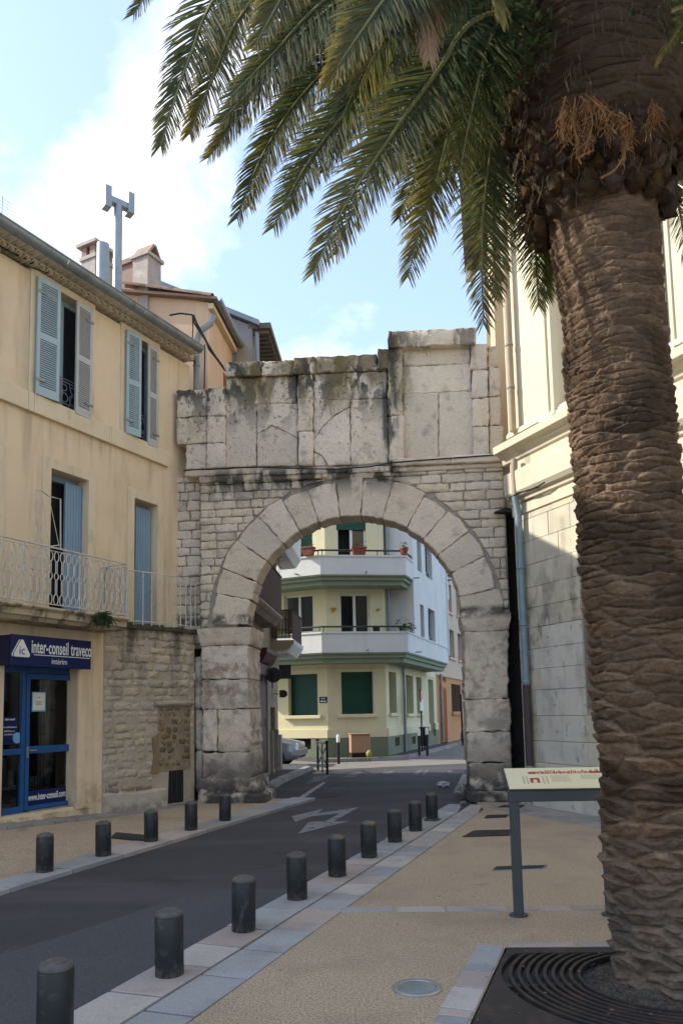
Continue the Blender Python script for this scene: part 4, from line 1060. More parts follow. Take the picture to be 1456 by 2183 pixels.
M().fbox(LF, x_l, x_m0, zb_ + .08, zz(1604), -.222, -.215).build('pane', MT['glass'], shop)
M().fbox(LF, x_l, x_m0, zz(1592), zt_ - .16, -.222, -.215).build('pane', MT['glass'], shop)
hm = M(); hu = (dl + x_m1) / 2; hz = zz(1597)
hm.tube([LF.w(hu, fd1 + .01, hz), LF.w(hu, fd1 + .06, hz), LF.w(hu + .13, fd1 + .065, hz)], .010, 8); hm.fbox(LF, hu - .02, hu + .02, hz - .11, hz + .06, fd1 + .010, fd1 + .018)
hm.build('handle', MT['steel'], door, smooth=40)
bm_ = M(); zw0, zw1 = zz(1713), zz(1682)
band = M().fbox(LF, x_m1, x_r0, zw0, zw1, -.2145, -.2115).build('web_address_band', MT['navy'], door)
text_mesh('lettering', 'www.inter-conseil.com', .150, MT['white'], door, LF.w((x_m1 + x_r0) / 2, -.2105, (zw0 + zw1) / 2 + .01), LF.u, (0, 0, 1), sx=(x_r0 - x_m1) * .96 / 1.50, bold=.002)
nu, nz = LF.px(84, 1496, -.21)
M().fbox(LF, nu - .135, nu + .135, nz - .155, nz + .155, -.2145, -.2125).build('notice_border', MT['ltblue'], door)
nt_ = M().fbox(LF, nu - .115, nu + .115, nz - .13, nz + .14, -.2124, -.2115).build('notice', MT['paper'], door)
m = M()
for k, w_ in ((.07, .03), (.0, .07), (-.02, .05), (-.04, .06)): m.fbox(LF, nu - w_, nu + w_, nz + k - .004, nz + k + .003, -.2114, -.2110)
m.build('notice_print', MT['signside'], nt_)
su, sz = LF.px(22, 1556, -.21)
st_ = M().fbox(LF, x_l + .002, LF.px(34, 1556, -.21)[0], sz - .22, sz + .20, -.2145, -.2125).build('hours_sticker', MT['navy'], shop)
text_mesh('lettering', 'inter-conseil', .05, MT['white'], shop, LF.w(su, -.2115, sz + .16), LF.u, (0, 0, 1), sx=.72, bold=.001)
m = M(); rk = random.Random(2)
for zo, n_, w0_ in ((.03, 13, .13), (-.03, 9, .10), (-.08, 9, .10)):   # small print, too small to read
    for k in range(n_):
        u_ = su - w0_ + 2 * w0_ * k / n_; m.fbox(LF, u_, u_ + .010, sz + zo, sz + zo + rk.uniform(.014, .026), -.2124, -.2115)
m.build('small_print', MT['white'], shop)['kind'] = 'stuff'
su, sz = LF.px(38, 1573, -.21)
M().lathe([(.085, -.001), (.085, .001), (.001, .0011)], LF.w(su, -.2115, sz), n=20, axis=LF.n).build('round_sticker', MT['ltblue'], shop)
# blinds behind the glass, dark room, threshold
bmesh_ = None
for k in range(18):
    u = x_l + .02 + k * (x_r0 - .30 - x_l) / 18
    if x_m0 - .02 < u < x_m1: continue
    M().add([LF.w(u, -.42, zd0), LF.w(u + .07, -.46, zd0), LF.w(u + .07, -.46, zd1), LF.w(u, -.42, zd1)], [(0, 1, 2, 3)]).build('blind_slat', MT['blind'], shop)
M().fbox(LF, x_r0 - .26, x_r0 + .06, zd0, zd1, -.45, -.44).build('curtain', MT['greyblind'], shop)
m = M(); m.fbox(LF, a - .6, b + .3, 0, e + .3, -1.6, -1.55); m.build('dark_room', MT['dark'], shop)
M().fbox(LF, a - .1, b - .01, lbase(-3) - .02, zb_ - .02, -.34, -.03).build('threshold', MT['trim'], shop)
M().fbox(LF, x_m1 - .02, x_r1, zb_ - .018, zb_ + .005, fd1 + .0, fd1 + .045).build('door_bar', MT['steel'], shop)
# shop sign
sf0, sf1 = .02, .26
q0 = LF.px(24, 1386, sf1)[0]; q1 = LF.px(195, 1386, sf1)[0]; r0 = LF.px(110, 1423, sf1)[1]; r1 = LF.px(110, 1359, sf1)[1]
sign = thing('shop_sign', 'navy box sign reading inter-conseil traveco intérim over the blue door', 'shop sign', LF.w((q0 + q1) / 2, sf0, r0))
M().fbox(LF, q0 - .015, q1 - .005, r0 + .01, r1 - .01, sf0, sf1 - .03).build('box', MT['signside'], sign, bevel=.006)
M().fbox(LF, q0, q1, r0, r1, sf1 - .03, sf1).build('face', MT['navy'], sign, bevel=.004)
wS, hS = q1 - q0, r1 - r0
TXL = q0 + wS * .265
text_mesh('lettering', 'inter-conseil traveco', hS * .62, MT['white'], sign, LF.w(q0 + wS * .62, sf1 + .002, r0 + hS * .635), LF.u, (0, 0, 1), sx=wS * .715 / (hS * .62 * 8.05), bold=hS * .009, kern=1.03)
M().fbox(LF, TXL, q1 - wS * .02, r0 + hS * .375, r0 + hS * .40, sf1, sf1 + .003).build('underline', MT['white'], sign)
text_mesh('lettering', 'intérim', hS * .27, MT['white'], sign, LF.w(q0 + wS * .58, sf1 + .002, r0 + hS * .20), LF.u, (0, 0, 1), sx=.85, bold=.0)
# triangle badge with rounded corners
cx_, cz_ = q0 + wS * .125, r0 + hS * .50; R0_ = hS * .35
def rtri(R, rr, cx, cz, lean=0.0):
    P = []
    for k in range(3):
        a0 = math.pi / 2 + k * 2 * math.pi / 3
        c0 = (cx + (R - rr) * math.cos(a0), cz + (R - rr) * math.sin(a0))
        for j in range(7):
            t = a0 - math.pi / 3 + j * (2 * math.pi / 3) / 6; P.append((c0[0] + rr * math.cos(t) + lean * (c0[1] - cz), c0[1] + rr * math.sin(t)))
    return P
M().fprism(LF, rtri(R0_, R0_ * .2, cx_ - hS * .07, cz_), sf1, sf1 + .0015).build('badge', MT['white'], sign)
M().fprism(LF, rtri(R0_ * 1.04, R0_ * .2, cx_ - hS * .02, cz_), sf1 + .0008, sf1 + .0022).build('badge_gap', MT['navy'], sign)
M().fprism(LF, rtri(R0_, R0_ * .2, cx_, cz_), sf1 + .0018, sf1 + .0035).build('badge', MT['white'], sign)
text_mesh('lettering', 'ic', hS * .40, MT['navy'], sign, LF.w(cx_, sf1 + .006, cz_ - hS * .01), LF.u, (0, 0, 1), sx=.9)

# ================================================================== RUBBLE WALL WITH CURVED RAILING
rub = thing('rubble_wall', 'rough rubble stone wall with a bricked-up niche, between shop and gate', 'wall', LF.w(-.6, .2, 0))
ru0, ru1 = LF.px(219, 1550)[0], .34
def rd(u):
    f = min(1, max(0, (u - ru0) / (ru1 - ru0))); return .03 + .40 * math.sin(f * math.pi / 2) ** 1.2
class Curve:
    def w(s, u, d, z): return LF.w(u, rd(u) + d, z)
CW = Curve()
zrt = LF.px(320, 1338, .3)[1]
m = M(); n = 24
for i in range(n + 1):
    u = ru0 + (ru1 - ru0) * i / n
    for z in (-.05, zrt): m.v.append(CW.w(u, -.03, z))
    m.v.append(LF.w(u, -.02, zrt)); m.v.append(LF.w(u, -.02, -.05))
for i in range(n):
    for j in range(4): m.f.append((i * 4 + j, i * 4 + 4 + j, i * 4 + 4 + (j + 1) % 4, i * 4 + (j + 1) % 4))
m.f += [(3, 2, 1, 0), (n * 4, n * 4 + 1, n * 4 + 2, n * 4 + 3)]
m.build('mortar_bed', MT['rubblemortar'], rub)
# position of the niche
nu0, nu1 = LF.px(338, 1600, .33)[0], LF.px(408, 1600, .40)[0]; nz0, nz1 = .03, LF.px(370, 1505, .38)[1]
pz = LF.px(290, 1690, .25)[1]
def rubble(u0, u1, z0, z1, lmin, lmax, hmin, hmax, mt, skip=None, prd=.03):
    z = z0; row = 0
    while z < z1 - .03:
        h = min(RG.uniform(hmin, hmax), z1 - z); u = u0 - RG.uniform(0, lmin)
        while u < u1:
            L = RG.uniform(lmin, lmax); a, b = max(u, u0), min(u + L, u1); u += L
            if b - a < .05: continue
            if skip and skip((a + b) / 2, z + h / 2): continue
            if RG.random() < .10: continue
            k1, k2 = RG.uniform(-.02, .02), RG.uniform(-.02, .02)
            stone(CW, [(a, z + k1), (b, z + k2), (b, z + h + k2), (a, z + h + k1)], -.05, RG.uniform(-.028, -.010 + (.02 if RG.random() < .12 else 0) + (prd - .03)), gap=.022, bev=.018, jit=.020, seg=.09, proud=.006, rnd=RG).build('rubble_stone', MT[mt], rub, smooth=65)
        z += h; row += 1
rubble(ru0 + .01, ru1, pz + .02, zrt - .02, .14, .36, .10, .17, 'rubble', lambda u, z: nu0 - .05 < u < nu1 + .02 and z < nz1 + .08)
m = M(); uu_ = [nu0 + .03 + (nu1 - nu0 - .05) * k / 8 for k in range(9)]
for u in uu_: m.v += [CW.w(u, -.028, .62), CW.w(u, -.026, nz1 - .02)]
for k in range(8): m.f.append((2 * k, 2 * k + 2, 2 * k + 3, 2 * k + 1))
m.build('niche_back', mat('niche_mortar', (.33, .26, .18), (.22, .165, .11), scale=7, bump=1, bscale=20, bdist=.03), rub)
rubble(nu0 + .05, nu1 - .03, .70, nz1 - .05, .10, .24, .09, .15, 'ochrepatch', None, .02)
M().fprism(CW, [(nu0 - .11, .62), (nu0 + .02, .60), (nu0 + .05, .9), (nu0 + .02, 1.2), (nu0 + .03, nz1 - .5), (nu0 - .03, nz1 - .55), (nu0 - .09, 1.25), (nu0 - .06, .9)], -.05, .002).build('ochre_render', mat('ochre_render', (.25, .18, .09), (.19, .14, .08), scale=5, bump=.6), rub)
stone(CW, [(nu0 - .06, nz1), (nu1 + .02, nz1), (nu1 + .02, nz1 + .10), (nu0 - .06, nz1 + .10)], -.05, .04, gap=.01, bev=.03, jit=.015, seg=.15, rnd=RG).build('lintel', MT['rubblemortar'], rub, smooth=60)
vu0, vu1 = LF.px(362, 1670, .37)[0], LF.px(390, 1670, .38)[0]; vz1 = LF.px(376, 1642, .37)[1]
M().fprism(CW, [(vu0, .05), (vu1, .05), (vu1, vz1), (vu0 + .02, vz1)], -.03, -.018).build('vent_hole', MT['dark'], rub)
m = M()
for k in range(3):
    u = vu0 + (vu1 - vu0) * (k + .5) / 3; m.tube([CW.w(u, -.005, .05), CW.w(u, -.005, vz1)], .008, 5)
m.build('vent_bars', MT['iron'], rub)
# whitewashed foot
m = M(); n = 14; ue = LF.px(354, 1700, .35)[0]
for i in range(n + 1):
    u = ru0 + .01 + (ue - ru0) * i / n; j = RG.uniform(-.02, .02)
    m.v += [CW.w(u, .03, -.03), CW.w(u, .035, pz - .02 + j), CW.w(u, -.03, pz + .02 + j), CW.w(u, -.03, -.03)]
for i in range(n):
    for j in range(4): m.f.append((i * 4 + j, i * 4 + 4 + j, i * 4 + 4 + (j + 1) % 4, i * 4 + (j + 1) % 4))
m.f += [(3, 2, 1, 0), (n * 4, n * 4 + 1, n * 4 + 2, n * 4 + 3)]
m.build('whitewashed_foot', mat('dirty_whitewash', (.46, .41, .33), (.38, .33, .26), scale=4, bump=.6, bscale=20, stains=[dict(col=(.14, .12, .10), scale=4, lo=.45, hi=.6, z=(.25, .0), amt=.8)]), rub)
# mossy top ledge
m = M(); n = 22
for i in range(n + 1):
    u = ru0 + (ru1 - ru0) * i / n; j = RG.uniform(-.03, .03)
    m.v += [CW.w(u, .05 + j * .5, zrt - .03), CW.w(u, .06 + j, zrt + .05 + j), LF.w(u, .0, zrt + .08), LF.w(u, 0, zrt - .03)]
for i in range(n):
    for j in range(4): m.f.append((i * 4 + j, i * 4 + 4 + j, i * 4 + 4 + (j + 1) % 4, i * 4 + (j + 1) % 4))
m.f += [(3, 2, 1, 0), (n * 4, n * 4 + 1, n * 4 + 2, n * 4 + 3)]
m.build('ledge', mat('mossy_ledge', (.10, .085, .06), (.05, .05, .03), scale=6, bump=.8), rub)
# curved railing on the ledge
cr_ = []
for i in range(25):
    u = bu1 + .05 + (ru1 + .02 - bu1 - .05) * i / 24
    cr_.append((u, rd(u) - .02 + .10 * math.sin(math.pi * i / 24)))
ctop = LF.px(285, 1214, .3)[1]
m = M(); m.tube([LF.w(u, d_, ctop) for u, d_ in cr_], .013, 6); m.tube([LF.w(u, d_, zrt + .10) for u, d_ in cr_], .010, 6)
rlg = thing('terrace_railing', 'curved thin-barred white railing on top of the rubble wall', 'railing', LF.w(-.3, .3, zrt + .08))
m.build('rails', MT['rail'], rlg, smooth=60)
for i in range(0, 25, 2):
    u, d_ = cr_[i]
    mm = M(); mm.tube([LF.w(u, d_, zrt + .03), LF.w(u, d_, ctop)], .011, 6)
    for z in (zrt + .24, ctop - .17): mm.lathe([(.008, -.012), (.016, 0), (.008, .012)], LF.w(u, d_, z), n=8)
    mm.build('bar', MT['rail'], rlg, smooth=60)
# plant on the balcony edge
m = M(); rr = random.Random(4)
c_ = LF.w(LF.px(212, 1312, BD)[0], BD + .02, LF.px(212, 1316, BD)[1])
for k in range(420):
    a = rr.uniform(0, 6.28); L_ = rr.uniform(.05, .20)
    p = c_ + LF.u * rr.gauss(0, .06) + LF.n * rr.gauss(.03, .04) + Vector((0, 0, rr.gauss(0, .03)))
    t = (LF.u * math.cos(a) + LF.n * (abs(math.sin(a)) * .5) + Vector((0, 0, rr.uniform(-1.0, .5)))).normalized() * L_; b_ = t.cross(Vector((.2, .3, 1))).normalized() * .006
    m.add([p - b_, p + b_, p + t * .6 + b_ * .8 - Vector((0, 0, L_ * .1)), p + t - Vector((0, 0, L_ * .35))], [(0, 1, 2, 3)])
foliage(m, 'balcony_weed', 'bushy green weed growing from the edge of the balcony slab', 'plant', c_)

# ================================================================== ROOFSCAPE ON THE LEFT
def chim_frame(c): return Frame((c.x, c.y), LF.u.to_2d() if hasattr(LF.u, 'to_2d') else (LF.u.x, LF.u.y))
def atroof(x, y, back): # a point on the sight line, set back from the facade
    u, z = LF.px(x, y, -back); return LF.w(u, -back, z)
ROOF = house
# chimney with a flat cap on brick stubs
p = atroof(208, 545, 2.0); fr = Frame((p.x, p.y), (LF.u.x, LF.u.y)); fr.n = LF.n
zc0, zc1 = rz + .2, LF.px(208, 543, -2.0)[1] - .16; zc2 = LF.px(208, 516, -2.0)[1] - .18
ch = M().fbox(fr, -.25, .25, zc0, zc1, -.2, .2).fbox(fr, -.28, .28, zc1 - .08, zc1 + .003, -.23, .23).build('chimney', MT['chimney'], house)
m = M()
for u in (-.17, .17):
    for d_ in (-.12, .12): M().fbox(fr, u - .09, u + .09, zc1 + .001, zc2 - .05, d_ - .07, d_ + .07).build('chimney_stub', MT['brickcap'], ch)
M().fbox(fr, -.33, .33, zc2 - .05, zc2 + .02, -.28, .28).build('chimney_cap', MT['chimney'], ch)
# short flue and tall steel flue with H cowl
p = atroof(220, 580, 1.1)
M().tube([Vector((p.x, p.y, rz + .1)), Vector((p.x, p.y, LF.px(220, 521, -1.1)[1]))], .12, 20).build('short_flue', MT['galv'], house, smooth=40)
p = atroof(251, 590, 1.2); zf = LF.px(251, 436, -1.2)[1]
flue = thing('steel_flue', 'tall galvanised flue pipe with an H-shaped cowl above the roof', 'flue', (p.x, p.y, rz + .2))
M().tube([Vector((p.x, p.y, rz + .1)), Vector((p.x, p.y, zf))], .088, 20).build('pipe', MT['galv'], flue, smooth=40)
m = M(); al = (LF.u * .92 + LF.n * .38).normalized()
fr = Frame((p.x, p.y), (al.x, al.y))
m.fbox(fr, -.25, .25, zf - .03, zf + .10, -.08, .08)
for s in (-1, 1): m.fbox(fr, s * .25 - .07, s * .25 + .07, zf - .18 + (.0 if s < 0 else .06), zf + .28 + (0 if s < 0 else .06), -.11, .11)
m.build('cowl', MT['galv'], flue, bevel=.008)
# stone chimney with a pair of tiles leaning together
p = atroof(314, 570, 1.7); fr = Frame((p.x, p.y), (LF.u.x, LF.u.y)); fr.n = LF.n
zc1 = LF.px(314, 541, -1.7)[1] - .14
ch = M().fbox(fr, -.22, .22, rz + .1, zc1 - .06, -.22, .22).build('chimney', MT['chimney'], house)
M().fbox(fr, -.27, .27, zc1 - .06, zc1 + .02, -.27, .27).build('chimney_cap', MT['chimney'], ch)
m = M(); ztp = LF.px(314, 519, -1.7)[1] - .12
for s in (-1, 1): m.hexa([fr.w(-.01 + s * .21, -.25, zc1 + .02), fr.w(-.01 + s * .165, -.25, zc1 + .02), fr.w(-.01 + s * .165, .25, zc1 + .02), fr.w(-.01 + s * .21, .25, zc1 + .02), fr.w(-.01 + s * .03, -.25, ztp + .03), fr.w(-.01 + s * .002, -.25, ztp - .03), fr.w(-.01 + s * .002, .25, ztp - .03), fr.w(-.01 + s * .03, .25, ztp + .03)])
m.build('ridge_tile', MT['tile'], ch)
p = atroof(286, 575, 2.6); fr = Frame((p.x, p.y), (LF.u.x, LF.u.y)); fr.n = LF.n
zc1 = LF.px(286, 550, -2.6)[1] - .2
ch = M().fbox(fr, -.26, .26, rz + .3, zc1 - .12, -.25, .25).build('chimney', MT['brickcap'], house)
M().fbox(fr, -.32, .32, zc1 - .12, zc1, -.3, .3).build('chimney_cap', MT['brickcap'], ch)
# television aerial at the far left
p = atroof(4, 470, 2.2)
an = thing('roof_aerial', 'thin television aerial above the roof at the left edge', 'aerial', (p.x, p.y, rz + .4))
m = M(); zt = LF.px(6, 418, -2.2)[1]
m.tube([Vector((p.x, p.y, rz + .2)), Vector((p.x, p.y, zt))], .012, 6)
for k in range(6):
    z = zt - .04 - .07 * k; c_ = Vector((p.x, p.y, z)); m.tube([c_ - LF.u * .2, c_ + LF.u * (.22 + .02 * k)], .004, 4)
m.build('mast_and_rods', MT['zinc'], an)

# --- peach house behind the cream roof
pk = dep(446, 900, 16.0)
PF = Frame((pk.x, pk.y), (.107, .994)); PF.n = PF.n if PF.n.x > 0 else -PF.n
PS = Frame((pk.x, pk.y), (-.97, .24)); PS.n = PS.n if PS.n.y < 0 else -PS.n
peach = thing('peach_house', 'peach plastered house rising behind the cream house roof', 'house', (pk.x - 2, pk.y + 1, 0))
g1 = PS.px(448, 645); g0 = PS.px(288, 618)
M().fprism(PS, [(0, 0), (g0[0] + 2, 0), (g0[0] + 2, g0[1] + .2), (g0[0], g0[1]), (0, g1[1])], -.3, 0).build('side_wall', MT['peach'], peach)
m = M(); wp = PF.px(480, 800)
fwall(m, PF, .01, 2.6, 0, g1[1] + .02, [(1.2, 1.9, PF.px(470, 836)[1] - .8, PF.px(468, 778)[1])], -.3, 0); m.build('street_wall', MT['peach'], peach)
M().fbox(PF, 1.15, 1.95, PF.px(470, 836)[1] - .8, PF.px(468, 778)[1], -.28, -.2).build('shutter', MT['trim'], peach)
rt_ = shared('verge_tile', halfround(.10, .42), 'tile')
L_ = g0[0] + .2; nt2 = 9
for k in range(nt2):
    f = k / nt2; P = PS.w(-.12 + L_ * f, .08, g1[1] + (g0[1] - g1[1]) * f + .05)
    ang = math.atan2(PS.u.y, PS.u.x) - math.pi / 2
    place(rt_, 'verge_tile', peach, Matrix.Translation(P) @ Matrix.Rotation(ang, 4, 'Z') @ Matrix.Rotation(math.atan2(g0[1] - g1[1], L_), 4, 'X'))
m = M(); vs = [PS.w(-.25, .15, g1[1] - .03), PS.w(g0[0] + 2, .15, g0[1] + .35), PS.w(g0[0] + 2, .15, g0[1] + .40), PS.w(-.25, .15, g1[1] + .03)]
bk = PF.u * 2.7
m.hexa([vs[0], vs[1], vs[1] + bk, vs[0] + bk, vs[3], vs[2], vs[2] + bk, vs[3] + bk]); m.build('roof', MT['tile'], peach)
m = M(); zg = g1[1] + .04
rg_ = [(.22 + .09 * math.cos(math.pi + math.pi * k / 8), zg + .09 * math.sin(math.pi + math.pi * k / 8)) for k in range(9)]; rg_ += [(.22 + (x - .22) * .9, zg + (z - zg) * .9) for x, z in rg_[::-1]]
m.fextr(PF, rg_, -.1, 2.8); m.build('gutter', MT['zinc'], peach, smooth=40)
M().fbox(PF, -.05, 2.7, g1[1] - .16, g1[1] - .04, 0.001, .12).build('cornice', MT['trim'], peach)
# downpipe in the corner of the two houses
def pxline(pts, Y): return [dep(x, y, Y) for x, y in pts]
Yd = 15.35
m = M(); m.tube(pxline([(455, 672), (450, 690), (430, 704), (421, 722), (420, 740), (419, 850), (419, 1000)], Yd), .065, 12)
for y in (735, 780): m.lathe([(.064, -.02), (.075, -.015), (.075, .015), (.064, .02)], dep(419.5, y, Yd), n=12)
dp = m.build('downpipe', MT['zinc'], peach, smooth=40)
m = M(); m.tube(pxline([(362, 672), (385, 668), (410, 671), (415, 690), (425, 705), (440, 728), (446, 745), (470, 775), (480, 790)], Yd - .1), .018, 6)
m.tube(pxline([(413, 672), (420, 690), (432, 712), (444, 735), (458, 758), (476, 783)], Yd - .12), .026, 6)
m.tube(pxline([(437, 735), (437, 770), (436, 830)], Yd - .1), .014, 6); m.tube(pxline([(411, 675), (412, 700), (410, 740), (405, 755)], Yd - .1), .013, 6)
tag(m.build('cable', MT['cable'], smooth=60), 'bundle of black cables in the corner between cream and peach houses', 'cable')

# ================================================================== HOUSE INSIDE THE STREET, LEFT
sc0, sc1 = dep(545, 1500, 18.0), dep(592.5, 1500, 21.6)
SF = Frame((sc0.x, sc0.y), (sc1.x - sc0.x, sc1.y - sc0.y)); SF.n = SF.n if SF.n.x > 0 else -SF.n
SL = (sc1 - sc0).to_2d().length
st_h = thing('street_house', 'shaded house with reed-screened balconies just inside the gate on the left', 'house', SF.w(1.5, 0, 0))
zst = 10.7
mdoor = (SF.px(552.5, 1500)[0], SF.px(571, 1500)[0]); zmd = SF.px(563, 1442)[1]
pdoor = (SF.px(577.5, 1560)[0], SF.px(587, 1560)[0]); zpd = SF.px(582, 1508)[1]
m = M(); fwall(m, SF, -2.6, 0, 0, 6.2, [(mdoor[0], mdoor[1], .1, zmd)] if mdoor[1] < 0 else [], -.4, 0)
hl = [h for h in [(mdoor[0], mdoor[1], .1, zmd), (pdoor[0], pdoor[1], .15, zpd)] if h[0] > 0]
wf = [(1.6, 2.5, 4.4, 6.3), (1.6, 2.5, 7.6, 9.4)]
fwall(m, SF, .005, SL, 0, zst, hl + wf, -.4, 0); m.build('wall', MT['drabwall'], st_h)
SE = Frame((sc1.x, sc1.y), (-1, .1)); SE.n = SE.n if SE.n.y > 0 else -SE.n
M().fbox(SE, .02, 8, 0, zst, -.4, 0).build('end_wall', MT['drabwall'], st_h)
SB = Frame((sc0.x, sc0.y), (-1, .12)); SB.n = SB.n if SB.n.y < 0 else -SB.n
zb0 = SB.px(545, 690)[1]; gq = SB.px(330, 592)
M().fprism(SB, [(.01, 0), (gq[0] + 1, 0), (gq[0] + 1, gq[1] + .3), (.01, zb0 - .05)], -.4, 0).build('gable_wall', MT['greywall'], st_h)
m = M(); v = [SB.w(-.2, .12, zb0 - .10), SB.w(gq[0] + 1, .12, gq[1] + .30)]; vt = [p + Vector((0, 0, .13)) for p in v]; bk = SF.u * (SL + .2)
m.hexa([v[0], v[1], v[1] + bk, v[0] + bk, vt[0], vt[1], vt[1] + bk, vt[0] + bk]); m.build('roof', MT['zinc'], st_h)
m = M()
for k in range(16):
    u = .1 + k * (SL - .1) / 16; m.fbox(SF, u, u + .12, zb0 - .2, zb0 - .12, 0, .38)
m.fbox(SF, 0, SL + .1, zb0 - .12, zb0 + .02, -.1, .45); m.build('eave', MT['eave'], st_h)
M().tube([SF.w(.08, .10, zb0 - .2), SF.w(.08, .10, 7.0)], .055, 10).build('downpipe', MT['zinc'], st_h, smooth=40)
# door, canopy, poster door
M().fbox(SF, mdoor[0], mdoor[1], .1, zmd, -.12, -.06).fbox(SF, mdoor[0] + .1, mdoor[1] - .1, .3, 1.3, -.06, -.03).fbox(SF, mdoor[0] + .1, mdoor[1] - .1, 1.5, zmd - .2, -.06, -.03).build('door', MT['maroon'], st_h)
cz0 = SF.px(563, 1440)[1]; cz1 = SF.px(563, 1388)[1]
m = M(); m.fextr(SF, [(0.001, cz0), (.06, cz0), (.07, cz0 + .25), (.14, cz0 + .30), (.24, cz1 - .1), (.25, cz1), (.001, cz1)], mdoor[0] - .25, mdoor[1] + .12); m.build('door_canopy', MT['maroon'], st_h)
M().fbox(SF, pdoor[0], pdoor[1], .15, zpd, -.15, -.1).build('poster_door', MT['dark'], st_h)
for k in range(9):
    z = zpd - .25 - k * .23
    M().fbox(SF, pdoor[0] + .08, pdoor[1] - .10, z - .19, z, -.099, -.094).build('poster', MT['paper' if k > 4 else 'panelmetal'], st_h)
for u in (pdoor[0] - .12, pdoor[1] + .02): M().fbox(SF, u, u + .10, .05, 1.2, .001, .08).build('stone_jamb', MT['concrete'], st_h)
M().fbox(SF, pdoor[1] + .25, SL + .08, .05, 1.05, .001, .10).build('stone_plinth', MT['concrete'], st_h)
# balconies with reed screens
def reed_bal(u0, u1, z0, z1, D, lab):
    s_ = M(); s_.fextr(SF, [(0, z0 - .28), (D - .18, z0 - .25), (D - .1, z0 - .16), (D - .05, z0 - .12), (D, z0 - .06), (D, z0), (0, z0)], u0 - .03, u1 + .03)
    sl_ = s_.build('balcony_slab', MT['drabwall'], st_h)
    n = 14
    m = M(); 
    m.fbox(SF, u0, u1, z0 + .05, z1, D - .05, D - .03); sc_ = m.build('reed_screen', MT['reed'], st_h)
    for e_ in (u0,):
        for k in range(n):
            d_ = .03 + (D - .08) * k / n; M().tube([SF.w(e_, d_, z0 + .05), SF.w(e_, d_, z1 + .01 * (k % 2))], (D - .08) / n * .46, 5).build('reed', MT['reed'], sc_)
    m = M(); m.tube([SF.w(u0, 0, z1), SF.w(u0, D - .02, z1), SF.w(u1, D - .02, z1), SF.w(u1, 0, z1)], .018, 6); m.build('rail', MT['blackmetal'], st_h)
zc0 = SF.px(590, 1350, .4)[1]; zc1 = SF.px(590, 1290, .4)[1]
zd0 = SF.px(612, 1358, .55)[1]; zd1 = SF.px(612, 1292, .55)[1]
reed_bal(-2.2, 1.2, 4.05, 5.05, .50, '')
reed_bal(SL - 1.2, SL + .9, zd0, zd1, .62, '')
M().fextr(SF, [(0, zd0 - .38), (.45, zd0 - .34), (.62, zd0 - .1), (.64, zd0 - .001), (0, zd0 - .001)], SL - 1.2, SL + .95).build('balcony_slab', MT['whitewall'], st_h)
zu = SF.px(610, 1165, .5)[1]
M().fextr(SF, [(0, zu - .15), (.45, zu - .12), (.60, zu + .10), (.62, zu + .8), (.52, zu + .8), (.50, zu + .15), (0, zu + .15)], SL - 1.6, SL + .9).build('upper_balcony', MT['whitewall'], st_h)
M().fbox(SF, 1.55, 2.55, 4.3, 6.35, -.38, -.3).fbox(SF, 1.55, 2.55, 7.5, 9.5, -.38, -.3).build('window_glass', MT['darkglass'], st_h)
# shrub on the balcony
m = M(); rr = random.Random(12); c_ = SF.w(.75, .25, 5.05)
for s in range(14):
    a = c_ + SF.u * rr.uniform(-.9, .9) + SF.n * rr.uniform(-.1, .2); top = a + Vector((rr.uniform(-.2, .2), rr.uniform(-.2, .2), rr.uniform(.35, .95)))
    m.tube([a, top], .006, 4); leaf_tuft(m, top, 26, .09, .10, .09, rr); leaf_tuft(m, a.lerp(top, .5), 14, .08, .15, .08, rr)
foliage(m, 'balcony_shrub', 'leafy oleander in a pot on the reed-screened balcony inside the arch', 'plant', c_)
# traffic signs seen from behind, on brackets of the house
sp_ = dep(583.5, 1439, 19.6)
t_ = thing('round_sign', 'round road sign seen from behind on the street house corner', 'road sign', sp_)
M().lathe([(.19, -.008), (.195, 0), (.19, .008), (.001, .009)], sp_, n=28, axis=(.1, -1, 0)).build('disc', MT['signback'], t_, smooth=30)
M().tube([sp_ + Vector((-.03, -.03, -.33)), sp_ + Vector((-.03, -.03, .1))], .018, 6).build('bracket', MT['blackmetal'], t_)
sq = dep(608, 1432, 20.2)
t_ = thing('square_sign', 'square dark sign back beside the round one', 'road sign', sq)
M().box(sq.x - .155, sq.x + .155, sq.y - .01, sq.y + .01, sq.z - .185, sq.z + .185).build('plate', MT['signback'], t_, bevel=.01)
M().tube([sq + Vector((-.5, .03, .05)), sq + Vector((.1, .03, .05))], .015, 6).build('bracket', MT['blackmetal'], t_)
ar = dep(604, 1479, 20.8); m = M()
m.add([], []); fr = Frame((ar.x, ar.y), (1, 0)); fr.n = Vector((0, -1, 0))
m.fprism(fr, [(-.10, ar.z - .10), (.04, ar.z - .10), (.10, ar.z - .05), (.115, ar.z), (.10, ar.z + .05), (.04, ar.z + .10), (-.10, ar.z + .10)], -.06, .01)
m.tube([ar + Vector((-.25, .03, 0)), ar + Vector((0, .03, 0))], .012, 6)
tag(m.build('arrow_sign', MT['signback']), 'small dark tab-shaped sign jutting from the corner below the round sign', 'road sign')

